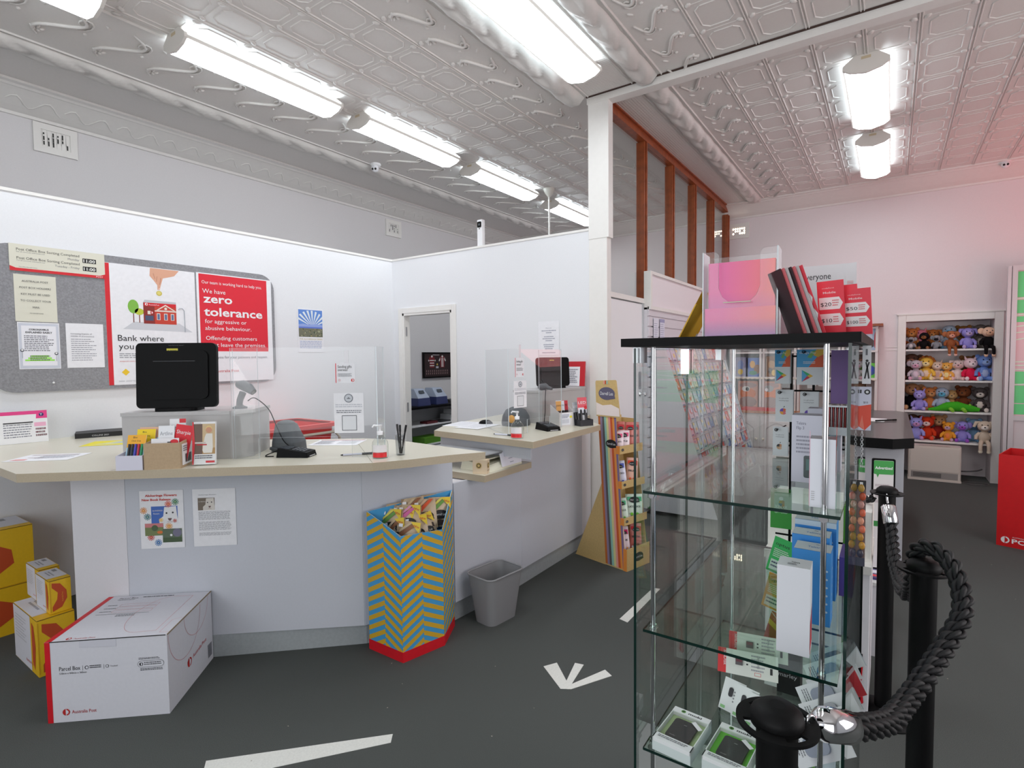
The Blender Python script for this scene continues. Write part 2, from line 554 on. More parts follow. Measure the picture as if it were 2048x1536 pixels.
# column and beam
structure('trim_6', MB().box(-2.14, -1.972, P2Y - .004, P2Y + .08, 0, 3.70, TRIM).box(-2.142, -1.955, P2Y - .008, P2Y + .084, 2.58, 3.70, TRIM), bevel=.004)
structure('trim_7', MB().box(-2.15, XR, P2Y - .012, P2Y + .088, 3.70, ZT, TRIM).box(-2.15, XR, P2Y - .03, P2Y - .012, ZT - .008, ZT - .002, C(70, 50, 44, .9)), bevel=.003)

# timber-framed glass screen above a plain partition
SX = -2.017
structure('wall_screen', MB().box(SX - .06, SX, 5.19, YF, 0, 2.10, WALL))
structure('trim_8', MB().box(SX - .07, SX + .012, P2Y + .08, YF, 2.10, 2.145, TRIM), bevel=.004)
sc = MB()
sc.box(SX - .07, SX + .01, P2Y + .08, YF - .02, 3.68, 3.745, TIMBER).box(SX - .05, SX + .03, P2Y + .08, YF - .02, 3.745, ZT, TIMBER)
MULL = (5.27, 6.10, 6.93, 7.76, 8.60)
for y in MULL:
    sc.box(SX - .09, SX, y - .035, y + .035, 2.145, 3.68, TIMBER)
    sc.box(SX, SX + .012, y - .012, y + .012, 2.145, 3.68, TIMBER)
structure('window_1', sc, bevel=.005)
ys = [P2Y + .08] + list(MULL)
pn = MB()
for a, b in zip(ys, ys[1:]):
    pn.box(SX - .045, SX - .041, a + .03, b - .03, 2.145, 3.68, GLASS)
structure('window_2', pn)
dr = MB().box(SX - .05, SX - .005, P2Y + .09, 5.175, .01, 2.09, WHITE)
for z in (1.9, .3):
    dr.box(SX - .005, SX + .001, P2Y + .10, P2Y + .13, z - .05, z + .05, STEEL)
door = structure('door_2', dr, bevel=.004)
hd = MB()
hd.T = frame((SX - .005, 5.115, 1.21), (0, 1, 0), (0, 0, 1))
hd.lathe([(.026, 0), (.026, .006), (.010, .01), (.010, .035), (.022, .045), (.026, .058), (.020, .068), (0.002, .07)], CHROME, 20)
tag(hd.build('door_handle', door), 'chrome door knob')
pp = MB(); pp.T = frame((SX - .005, 5.08, 1.26), (0, 1, 0), (0, 0, 1))
pp.prism(rrect(.07, .17, .012), 0, .003, STEEL)
tag(pp.build('lock_plate', door), 'steel lock plate')
# ---------------------------------------------------------------- ceiling fittings
TUBE_E = M('lit_diffuser', (244, 250, 255), 0.4, emit=14.0)
CEIL_GLOW = M('added_ceiling_glow', (236, 248, 255), 0.4, emit=4.0)  # glow added so the ceiling beside each fitting looks lit
FIT_W = M('fitting_enamel', (226, 222, 216), 0.4)
def batten():
    L = 1.25
    t = thing('fluorescent_light', 'x', 'ceiling light')
    hw = .145
    b = MB()
    b.box(-.075, .075, .02, L - .02, -.03, 0, FIT_W)
    sec = [(-hw, -.066), (-hw, -.088), (-hw + .012, -.088), (-hw + .012, -.066)]
    for sg in (1, -1):
        b.loft([(sg * x, 0.02, z) for x, z in sec], [(sg * x, L - .02, z) for x, z in sec], FIT_W)
    b.build('housing', t)
    up = MB()
    for sg in (1, -1):
        up.add([(sg * .075, .03, -.03), (sg * hw, .03, -.066), (sg * hw, L - .03, -.066), (sg * .075, L - .03, -.03)], [(0, 1, 2, 3)], CEIL_GLOW)
    tag(up.build('ceiling_glow_strip', t), 'added strip glowing onto the ceiling')
    d = MB()
    p = [(-hw + .006, -.084), (-.10, -.112), (0, -.132), (.10, -.112), (hw - .006, -.084)]
    for (x0, z0), (x1, z1) in zip(p, p[1:]):
        d.add([(x0, .022, z0), (x1, .022, z1), (x1, L - .022, z1), (x0, L - .022, z0)], [(3, 2, 1, 0)], TUBE_E)
    tag(d.build('diffuser', t), 'glowing white diffuser')
    cap = [(-.075, 0), (.075, 0), (hw, -.055), (hw + .002, -.084), (.10, -.114), (0, -.135), (-.10, -.114), (-hw - .002, -.084), (-hw, -.055)]
    for k, y in enumerate((0, L - .02)):
        e = MB()
        e.loft([(x, y, z) for x, z in cap], [(x, y + .02, z) for x, z in cap], FIT_W)
        ec = e.build('end_cap', t, bevel=.003)
        if k == 0:
            s_ = MB(); s_.box(-.03, .03, -.001, 0.0, -.035, -.015, C(206, 190, 160)); s_.build('sticker', ec)
    return t
bat0 = batten()
ROW1 = [(.12, 'fluorescent ceiling light at the top left corner, mostly cut off by the frame'),
        (1.795, 'long fluorescent ceiling light nearest the wall vent, second of the row over the counter'),
        (3.31, 'third fluorescent ceiling light of the row over the post counter, above the office corner'),
        (4.88, 'fluorescent ceiling light in front of the white ceiling fan rod'),
        (6.63, 'farthest fluorescent ceiling light, partly hidden by the white column')]
first = True
def put_light(x, y, lab, grp):
    global first
    if first:
        o = bat0; first = False
        o.location = (x, y, ZT - .001)
        o['label'] = lab
    else:
        o = dup(bat0, (x, y, ZT - .001), label=lab)
    o['group'] = grp
for y, lab in ROW1:
    put_light(-3.93, y, lab, 'fluorescent lights over the post counter')
put_light(-1.93, 2.53, 'bright fluorescent ceiling light just before the beam, at the top middle', 'fluorescent lights over the shop floor')
put_light(-.19, 4.84, 'nearer glaring fluorescent ceiling light behind the beam on the right', 'fluorescent lights over the shop floor')
put_light(-.19, 6.56, 'farther glaring fluorescent ceiling light behind the beam, close to the far wall', 'fluorescent lights over the shop floor')

put_light(-1.93, .96, 'fluorescent ceiling light added unseen just above the frame, in line with the bright one before the beam', 'fluorescent lights over the shop floor')  # unseen fitting added to light the floor and upward faces
put_light(-.19, 1.6, 'fluorescent ceiling light added above the glass cabinet, unseen out of the frame', 'fluorescent lights over the shop floor')  # another added fitting out of view, brightens carpet and cabinet from above

def vent(name, label, T, w_, h_, seed, lit=False, grp='wall vents'):
    rnd = random.Random(seed)
    t = thing(name, label, 'vent', mat=T, group=grp)
    f = MB(); fm = TRIM
    f.box(-.05, w_ + .05, -.05, 0, 0, .02, fm).box(-.05, w_ + .05, h_, h_ + .05, 0, .02, fm).box(-.05, 0, 0, h_, 0, .02, fm).box(w_, w_ + .05, 0, h_, 0, .02, fm)
    f.build('frame', t, bevel=.004)
    g = MB(); g.box(0, w_, 0, h_, 0, .010, fm)
    hole = M('daylit_hole', (255, 236, 214), .5, emit=5.0) if lit else C(30, 28, 26)
    for i in range(6):
        for j in range(3):
            if rnd.random() < .7:
                x, y = w_ * (.1 + .8 * i / 5), h_ * (.22 + .28 * j)
                if lit:
                    g.disc(x, y, .011, hole, .011, .014, 10)
                else:
                    a = rnd.uniform(.006, .024)
                    g.rect(x - .005, y - a, x + .005, y + a, hole, .011)
            g.rect(w_ * (.1 + .8 * i / 5) - .010, h_ * (.22 + .28 * j) - .034, w_ * (.1 + .8 * i / 5) - .008, h_ * (.22 + .28 * j) + .034, C(206, 203, 200), .011)
    g.build('grille', t)
vent('wall_vent', 'ornate white wall vent under the cornice at the far left', frame((XL, 1.61, 3.40), (0, 1, 0), (0, 0, 1)), .20, .14, 3)
vent('wall_vent', 'white wall vent above the office corner, left of the white sensor stick', frame((XL, 5.47, 3.38), (0, 1, 0), (0, 0, 1)), .19, .13, 5)
vent('wall_vent', 'wall vent with daylight glowing through its holes beside the timber screen', frame((-1.99, YF, 3.36), (1, 0, 0), (0, 0, 1)), .19, .12, 8, True)

def dome_cam(x, y, label):
    t = thing('security_camera', label, 'camera', (x, y, ZT), group='ceiling security cameras')
    MB().lathe([(.055, 0), (.06, -.012), (.05, -.025), (.03, -.035)], C(238, 238, 240, .35), 20).build('mount', t)
    b = MB().ell((0, -.012, -.052), .042, C(235, 236, 240, .3), 16)
    b.build('eyeball', t)
    e = MB()
    d = Vector((-x * .5, -y, 1.58 - ZT)).normalized()
    c = Vector((0, -.012, -.052)) + d * .036
    s_ = d.cross(Vector((0, 0, 1))).normalized()
    for k in (-1, 1):
        e.ell(tuple(c + s_ * .016 * k), .0125, BLACK_GLOSS, 10)
    tag(e.build('lens', t), 'two black lenses')
dome_cam(-4.78, 4.27, 'white dome security camera on the ceiling above the office partition')
dome_cam(1.03, 8.42, 'white dome security camera on the ceiling at the far right')

t = thing('wall_sensor', 'slim white sensor stick with a black lens standing on top of the office partition', 'sensor', (-3.33, P2Y + .03, PH + .02))
MB().prism(rrect(.066, .05, .012, x0=-.033, y0=-.02), 0, .255, C(238, 238, 240, .35)).build('body', t, bevel=.004)
b = MB(); b.T = frame((-.024, -.0205, .18), (1, 0, 0), (0, 0, 1)); b.prism(rrect(.048, .056, .010), 0, .004, BLACK_GLOSS); b.disc(.024, .028, .012, C(90, 95, 100, .2), .005); b.disc(.024, -.012, .006, BLACK_GLOSS, .0005)
tag(b.build('lens_window', t), 'black lens window')

t = thing('ceiling_fan', 'white ceiling fan canopy and rod behind the office partition', 'fan', (-3.68, 6.2, ZT))
MB().lathe([(.075, -.004), (.078, -.012), (.05, -.07), (.022, -.10), (.013, -.11)], C(222, 220, 212, .4), 24).build('canopy', t)
MB().tube([(0, 0, -.10), (0, 0, -1.45)], .0125, C(222, 222, 218, .4), 12).build('rod', t)
MB().lathe([(.03, -1.40), (.10, -1.45), (.11, -1.52), (.06, -1.56)], C(222, 222, 218, .4), 24).build('motor', t)
for k in range(3):
    b = MB(); b.T = Matrix.Rotation(k * 2 * PI / 3 + .4, 4, 'Z')
    b.box(.10, .62, -.06, .06, -1.50, -1.492, C(225, 224, 220, .4)); b.build('blade', t)

# ---------------------------------------------------------------- back room seen through the doorway
shelf = thing('shelf_unit', 'white open shelf unit with a black top in the back room', 'shelf unit', (XL, 5.30, 0))
ST = .905
for y0 in (0, 1.55):
    MB().box(.01, .46, y0, y0 + .03, 0, ST - .03, PANEL_W).build('side_panel', shelf, bevel=.002)
MB().box(.01, .03, .03, 1.55, .05, ST - .03, C(200, 202, 204)).build('back_panel', shelf)
MB().box(.005, .50, -.03, 1.61, ST - .03, ST, BLACK).build('top', shelf, bevel=.004)
for z in (.06, .36, .64):
    MB().box(.03, .46, .03, 1.55, z - .02, z, WHITE).build('shelf', shelf)
XS = XL + .25
def machine(y, label, ry):
    t = thing('banknote_counter', label, 'machine', (XS, y, ST))
    b = MB()
    b.loft([(-.14, -.13, 0), (.14, -.13, 0), (.14, .13, 0), (-.14, .13, 0)], [(-.13, -.12, .11), (.13, -.12, .11), (.13, .12, .11), (-.13, .12, .11)], C(52, 62, 110, .4))
    b.build('base', t, bevel=.01)
    b = MB()
    b.loft([(-.13, -.12, .11), (.13, -.12, .11), (.13, .12, .11), (-.13, .12, .11)], [(-.12, -.10, .24), (.03, -.10, .24), (.03, .10, .24), (-.12, .10, .24)], C(176, 188, 208, .35))
    b.build('cover', t, bevel=.008)
    b = MB(); b.T = frame((.085, -.05, .17), (0, 1, 0), (-.55, 0, 1)); b.box(0, .10, 0, .05, .006, .010, C(70, 80, 90, .2)); b.build('display', t)
machine(5.74, 'pale blue banknote counting machine on the black shelf top, nearest the door frame', 0)
machine(6.12, 'dark blue and grey banknote counting machine on the black shelf top in the back room', 0)
for y, sx, c, lab, nm in ((6.42, .06, (30, 30, 34), 'small black handset lying right of the blue counting machine', 'handset'), (6.72, .12, (26, 26, 28), 'low black tray at the right end of the shelf top in the back room', 'desk_tray')):
    t = MB(); t.loft([(-sx, -.09, 0), (sx, -.09, 0), (sx, .09, 0), (-sx, .09, 0)], [(-sx * .7, -.06, .05), (sx * .6, -.06, .03), (sx * .6, .07, .03), (-sx * .7, .07, .05)], C(*c, .4))
    tag(t.build(nm, loc=(XS + .05, y, ST)), lab, nm.split('_')[-1])
def carton(nm, lab, cat, loc, sx, sy, sz, rgb, group=None):
    b = MB().box(-sx / 2, sx / 2, -sy / 2, sy / 2, 0, sz, C(*rgb, .6))
    b.box(-sx / 2 - .001, sx / 2 + .001, -sy / 2 - .001, sy / 2 + .001, sz * .72, sz * .74, C(*[int(v * .85) for v in rgb], .6))
    return tag(b.build(nm, loc=loc, bevel=.003), lab, cat, group)
carton('paper_stack', 'white stack of paper on the middle shelf of the back room unit', 'paper', (XL + .3, 6.45, .641), .22, .34, .09, (226, 228, 230))
carton('document_tray', 'white box file resting on the paper stack in the back room', 'file', (XL + .28, 6.5, .732), .20, .26, .07, (236, 238, 240))
carton('notebook', 'dark red notebook on the middle shelf of the back room unit', 'notebook', (XL + .36, 5.85, .641), .15, .22, .03, (96, 30, 36))
carton('folder', 'dark grey folder beside the red notebook in the back room', 'folder', (XL + .36, 6.12, .641), .18, .22, .018, (54, 56, 60))
carton('storage_box', 'green box on the bottom shelf of the back room unit', 'box', (XL + .33, 5.85, .361), .24, .38, .09, (92, 150, 40))
carton('storage_box', 'orange tub beside the green box in the back room', 'box', (XL + .33, 6.14, .361), .10, .09, .14, (226, 128, 60))
carton('storage_box', 'teal and white carton standing on the bottom shelf of the back room unit', 'box', (XL + .33, 6.33, .361), .12, .15, .21, (60, 140, 140))

t = thing('framed_jerseys', 'black framed display of two small football jerseys on the back room wall', 'picture', mat=frame((XL, 6.10, 1.28), (0, 1, 0), (0, 0, 1)))
f = MB(); W_, H_ = .66, .40
f.box(0, W_, 0, H_, 0, .02, C(40, 18, 22))
f.box(0, W_, 0, .022, .02, .035, BLACK).box(0, W_, H_ - .022, H_, .02, .035, BLACK).box(0, .022, .022, H_ - .022, .02, .035, BLACK).box(W_ - .022, W_, .022, H_ - .022, .02, .035, BLACK)
f.build('frame', t)
j = MB()
for x0, stripe in ((.20, True), (.44, False)):
    base = C(120, 24, 34); wh = C(225, 222, 220)
    j.poly([(x0 - .05, .16), (x0 + .05, .16), (x0 + .055, .32), (x0 + .03, .34), (x0 - .03, .34), (x0 - .055, .32)], base, .022)
    for sg in (-1, 1):
        j.poly([(x0 + sg * .052, .32), (x0 + sg * .085, .27), (x0 + sg * .07, .255), (x0 + sg * .048, .28)], wh if not stripe else base, .0222)
        j.poly([(x0 + sg * .074, .287), (x0 + sg * .085, .27), (x0 + sg * .07, .255), (x0 + sg * .06, .268)], wh, .0225)
    if stripe:
        for yy in (.185, .225, .265):
            j.rect(x0 - .05, yy, x0 + .05, yy + .014, wh, .0225)
    else:
        j.rect(x0 - .022, .17, x0 - .006, .31, wh, .0225); j.rect(x0 + .006, .17, x0 + .022, .31, wh, .0225)
    j.disc(x0, .335, .018, wh, .0226)
j.disc(.32, .21, .016, C(214, 180, 90), .022); j.rect(.29, .15, .35, .18, C(190, 190, 200), .022)
for r in range(2):
    for k in range(12):
        j.rect(.07 + k * .044, .055 + r * .04, .085 + k * .044, .083 + r * .04, C(150, 120, 120), .022)
j.rules(.22, .42, .362, .345, 1, wh, .022)
tag(j.build('jerseys', t), 'maroon and white jerseys mounted in the frame')
# ---------------------------------------------------------------- post counters
ZC = 1.08
ND = Vector((.656, -.754, 0)).normalized()       # outward normal of the angled counter
UD = Vector((.754, .656, 0)).normalized()        # along its front, left to right
def counter_face(x, y, z):
    return frame((x, y, z), UD, (0, 0, 1))

top1 = [(P1X, .745), (-3.247, .737), (-2.051, 1.769), (-1.96, 1.93), (-1.873, 2.13), (-1.769, 2.298), (-2.549, 2.36), (-2.75, 2.30), (-3.152, 1.979), (-3.55, 1.78), (P1X, 1.78)]
mb = MB().prism(top1, ZC - .04, ZC, LAMINATE, LAM_EDGE)
mb.T = Matrix.Translation((0, 0, ZC))
mb.line([(-2.051, 1.769), (-2.62, 2.15)], .0025, C(150, 140, 120), .0004)
mb.line([(-2.95, 1.0), (-3.2, 1.3)], .002, C(165, 156, 136), .0004)
tag(mb.build('worktop', bevel=.002), 'beige laminate worktop of the angled counter nearest the camera', 'worktop', 'beige counter worktops')

cb = thing('counter', 'grey panelled angled counter under the large beige worktop', 'counter', group='grey post counters')
zb, zt_ = .12, ZC - .04
body = [(-3.453, .991), (-2.352, 1.948), (-2.119, 2.43), (-2.60, 2.34), (-3.15, 1.99), (-3.91, 1.58)]
MB().prism([(-3.43, 1.02), (-2.37, 1.97), (-2.15, 2.41), (-2.60, 2.32), (-3.15, 1.96), (-3.89, 1.57)], zb, zt_, PANEL_W).build('carcass', cb)
def strip(a, b, z0, z1, th, m, name, parent, bev=.002):
    a, b = Vector(a), Vector(b)
    n = Vector((b.y - a.y, a.x - b.x)).normalized() * th
    return MB().prism([tuple(a), tuple(b), tuple(b - n), tuple(a - n)], z0, z1, m).build(name, parent, bevel=bev)
W0, W1 = (-3.453, .991), (-3.257, 1.161)
tag(strip(W0, W1, zb - .10, zt_, .018, PANEL_W, 'end_panel', cb), 'white end panel')
strip((-3.2565, 1.1615), (-2.352, 1.948), zb, zt_, .018, PANEL, 'front_panel', cb)
strip((-2.3515, 1.949), (-2.119, 2.43), zb, zt_, .018, PANEL, 'front_panel', cb)
tag(strip((-3.91, 1.575), (-3.4535, .9915), .0, zt_, .018, PANEL_W, 'side_panel', cb), 'white side panel')
strip((-3.236, 1.155), (-2.372, 1.977), 0, zb, .012, KICK, 'kickboard', cb, 0)
strip((-2.372, 1.978), (-2.15, 2.43), 0, zb, .012, KICK, 'kickboard', cb, 0)

c2 = thing('counter', 'grey counter with a low scale shelf, running back towards the white column', 'counter', group='grey post counters')
MB().box(-2.50, -2.14, 2.47, 3.05, zb, .835, PANEL_W).box(-2.50, -2.09, 3.08, 3.96, zb, zt_, PANEL_W).build('carcass', c2)
strip((-2.117, 2.436), (-2.07, 3.08), zb, .84, .018, PANEL, 'front_panel', c2)
strip((-2.07, 3.0805), (-2.07, 3.98), zb, zt_, .018, PANEL, 'front_panel', c2)
strip((-2.07, 3.981), (-2.12, 4.24), zb, zt_, .018, PANEL_W, 'end_panel', c2)
strip((-2.14, 2.44), (-2.09, 3.0), 0, zb, .012, KICK, 'kickboard', c2, 0)
strip((-2.09, 3.0), (-2.09, 4.1), 0, zb, .012, KICK, 'kickboard', c2, 0)
MB().box(-2.62, -1.975, 2.555, 3.07, .84, .88, LAMINATE, LAM_EDGE).build('low_shelf', c2, bevel=.002)
b = MB(); b.prism([(-1.80, 2.79), (-2.60, 2.86), (-2.60, 2.872), (-1.80, 2.802)], .955, zt_, PANEL); b.build('apron', c2)
b = MB(); b.prism([(-2.02, 2.62), (-2.54, 2.62), (-2.54, 2.80), (-2.02, 2.80)], .985, .991, M('grey_flap', (168, 170, 174), .3)); b.build('flap', c2, bevel=.001)
top2 = [(-1.737, 2.718), (-1.749, 3.66), (-2.05, 3.96), (-2.13, 4.25), (-2.86, 4.25), (-2.76, 3.1), (-2.611, 2.807)]
tag(MB().prism(top2, ZC - .04, ZC, LAMINATE, LAM_EDGE).build('worktop', bevel=.002), 'beige laminate worktop of the farther counter by the white column', 'worktop', 'beige counter worktops')

# notices taped to the counter front
def flower(b, x, y, r, m):
    for k in range(12):
        a = k * PI / 6
        b.poly([(x + r * .3 * math.cos(a - .2), y + r * .3 * math.sin(a - .2)), (x + r * math.cos(a - .12), y + r * math.sin(a - .12)), (x + r * math.cos(a + .12), y + r * math.sin(a + .12)), (x + r * .3 * math.cos(a + .2), y + r * .3 * math.sin(a + .2))], m, .0022)
    b.disc(x, y, r * .42, m, .0023, n=10); b.disc(x, y, r * .16, C(245, 225, 190), .0026, n=8)
def dog(b, x0, y0, x1, y1, sky, z=.0018, tint=(236, 236, 238)):
    W, H = x1 - x0, y1 - y0
    b.rect(x0, y0, x1, y1, sky, z)
    X = lambda u: x0 + W * u
    Y = lambda v: y0 + H * v
    f = C(*tint)
    b.poly([(X(.30), Y(0)), (X(.30), Y(.28)), (X(.45), Y(.45)), (X(.50), Y(.95)), (X(.95), Y(.98)), (X(.98), Y(.45)), (X(1), Y(.3)), (X(1), Y(0))], f, z + .0003)
    dk = C(60, 56, 60)
    b.disc(X(.58), Y(.62), H * .05, dk, z + .0006, n=10); b.disc(X(.82), Y(.64), H * .05, dk, z + .0006, n=10)
    b.poly([(X(.62), Y(.34)), (X(.78), Y(.34)), (X(.74), Y(.2)), (X(.66), Y(.2))], C(120, 96, 96), z + .0006)
    b.line([(X(.6), Y(.14)), (X(.8), Y(.13))], H * .025, C(150, 120, 116), z + .0006)
    for k in range(5):
        b.line([(X(.36 + .05 * k), Y(.05)), (X(.40 + .05 * k), Y(.25))], H * .012, C(206, 206, 212), z + .0006)
def d_flowers(b):
    r1 = C(206, 60, 46)
    b.text('Alcheringa Flowers', .028, .274, .017, r1, width=.156, bold=True)
    b.text('New Book Release', .012, .252, .017, r1, width=.142, bold=True)
    dog(b, .055, .125, .185, .222, C(70, 110, 190))
    b.text('ALCHERINGA', .062, .196, .011, WHITE, width=.05); b.text('flowers', .066, .18, .012, WHITE, width=.03)
    for x, y, r, c in ((.103, .149, .012, (235, 190, 60)), (.17, .143, .011, (190, 50, 40))):
        flower(b, x, y, r, C(*c))
    b.rect(.022, .068, .112, .133, C(120, 132, 86), .0024); b.rect(.022, .112, .112, .133, C(206, 128, 130), .0026); b.disc(.07, .108, .016, C(80, 100, 70), .0028); b.disc(.095, .085, .014, C(220, 120, 60), .0028, .008)
    b.rect(.108, .03, .203, .102, C(96, 112, 92), .0029); b.rect(.108, .03, .203, .055, C(72, 92, 64), .0031); b.disc(.18, .08, .022, C(120, 118, 140), .0031); b.disc(.15, .068, .006, WHITE, .0033)
    for x, y, c in ((.018, .202, (228, 150, 70)), (.14, .232, (222, 96, 66)), (.175, .243, (40, 130, 84)), (.036, .168, (44, 120, 130)), (.14, .115, (232, 160, 60)), (.05, .06, (200, 56, 44)), (.085, .03, (50, 120, 184))):
        flower(b, x, y, .018, C(*c))
sheet('notice', 'colourful flower and white dog book release flyer taped to the grey counter front', 'notice', frame(Vector((-3.203, 1.207, .604)) + ND * .001, UD, (0, 0, 1)), .215, .305, d_flowers, group='notices on the counter front')
def d_dogtext(b):
    b.text('Alcheringa Flowers', .03, .272, .006, GREY_INK, width=.09)
    dog(b, .026, .192, .11, .258, C(120, 108, 96), tint=(222, 216, 208))
    b.text('ALCHERINGA', .03, .236, .007, C(235, 232, 226), width=.035, z=.0028)
    for y1, y0, n in ((.184, .138, 9), (.13, .082, 9), (.072, .054, 4)):
        b.rules(.028, .19, y1, y0, n, C(96, 96, 104), jag=.06, frac=.28)
sheet('notice', 'white typed page with a small dog photo taped to the grey counter front', 'notice', frame(Vector((-3.006, 1.378, .604)) + ND * .001, UD, (0, 0, 1)), .215, .305, d_dogtext, group='notices on the counter front')

# ---------------------------------------------------------------- pin board and its posters
def aplogo(b, x, y, r, fg, bg, z=.0024):
    b.disc(x, y, r, fg, z, n=24)
    b.poly([(x + .02 * r, y + .62 * r)] + [(x + .02 * r + .62 * r * math.sin(PI * i / 12), y + .62 * r * math.cos(PI * i / 12)) for i in range(13)] + [(x + .02 * r, y - .62 * r)], bg, z + .0003)
    b.poly([(x - .12 * r, y + .9 * r), (x + .08 * r, y + .98 * r), (x + .08 * r, y - .99 * r), (x - .12 * r, y - .9 * r)], bg, z + .0004)
pb = thing('pin_board', 'grey felt pin board with rounded corners on the office partition', 'pin board', mat=frame((P1X + .002, .93, 1.395), (0, 1, 0), (0, 0, 1)))
FELT = M('grey_felt', (146, 146, 150), .95, bump=(160, .5), vary=.14)
b = MB(); b.prism(rrect(1.90, .935, .13, 8), 0, .016, FELT); b.build('board', pb, bevel=.004)
b = MB()
for x, y in ((.31, .055),):
    b.ell((x, y, .018), (.007, .007, .004), C(235, 235, 235, .3), 10)
b.build('fixing', pb)
def onboard(y, z):
    return frame((P1X + .0185, y, z), (0, 1, 0), (0, 0, 1))
CREAM = M('cream_board', (222, 220, 204), .5)
def d_sign(b):
    b.rect(0, 0, .505, .018, RED, .0055)
    b.poly([(0, .018), (.03, .018), (0, .03)], RED, .0055); b.poly([(.505, .018), (.475, .018), (.505, .03)], RED, .0055)
    for y, d in ((.128, 'Monday'), (.074, 'Tuesday - Friday')):
        b.text('Post Office Box Sorting Completed', .036, y, .023, INK, .0055, width=.325)
        b.text('For all correctly addressed mail', .036, y - .011, .009, GREY_INK, .0055, width=.14)
        b.text(d, .36, y - .026, .020, GREY_INK, .0055, 'R')
        b.rect(.378, y - .034, .455, y - .004, C(20, 20, 20), .0055)
        b.text('11:00', .383, y - .029, .027, C(238, 238, 232), .006, width=.066, bold=True)
    b.text('Post Office Box information', .045, .024, .008, GREY_INK, .0055, width=.09)
    b.text('POST', .452, .005, .013, WHITE, .006, width=.04)
sheet('mail_sorting_sign', 'cream sign with 11:00 sorting times and a red lower edge on the pin board', 'sign', onboard(1.05, 2.163), .505, .168, d_sign, CREAM, .005)
def d_key(b):
    for i, s_ in enumerate(('AUSTRALIA POST', 'POST BOX HOLDERS', 'KEY MUST BE USED', 'TO COLLECT YOUR', 'MAIL')):
        b.text(s_, .105, .25 - i * .041, .017, C(84, 84, 84), .0035, 'C')
    b.text('NO EXCEPTIONS', .105, .05, .009, C(84, 84, 84), .0035, 'C', width=.068)
sheet('notice', 'cream notice about post box keys under the sorting sign', 'notice', onboard(1.066, 1.846), .212, .297, d_key, CREAM, group='papers on the pin board')
def d_covid(b):
    b.rect(.004, .004, .208, .293, C(206, 210, 222), .0015); b.rect(.018, .022, .194, .278, C(238, 238, 244), .0018)
    b.text('CORONAVIRUS', .106, .248, .016, INK, .003, 'C', width=.10, bold=True); b.text('EXPLAINED EASILY', .106, .23, .016, INK, .003, 'C', width=.135, bold=True)
    b.rules(.03, .185, .215, .11, 9, C(110, 110, 118))
    for k, x0 in ((0, .06), (1, .045), (2, .03)):
        b.rect(x0, .078 - k * .013, .2 - x0 + .01, .088 - k * .013, C(160, 238, 90), .0022)
    b.rules(.055, .16, .086, .05, 3, C(60, 90, 40), .003)
    for x, y in ((.018, .12), (.19, .10)):
        b.disc(x, y, .010, C(80, 84, 92), .0026, n=12); b.disc(x, y + .002, .006, WHITE, .003, n=10); b.line([(x, y - .01), (x, y - .05)], .003, C(170, 174, 184), .0026)
sheet('notice', 'white health notice with green highlighted lines at the lower left of the pin board', 'notice', onboard(1.072, 1.542), .212, .299, d_covid, group='papers on the pin board')
def d_covid2(b):
    b.text('Increasing Impacts of', .026, .225, .013, C(96, 96, 106), width=.118); b.text('COVID-19 (Coronavirus)', .026, .208, .013, C(80, 80, 90), width=.13)
    b.rules(.026, .17, .195, .04, 11, C(150, 150, 160), jag=.3, frac=.3)
sheet('notice', 'plain white typed letter pinned left of the bank poster', 'notice', onboard(1.318, 1.546), .212, .299, d_covid2, group='papers on the pin board')
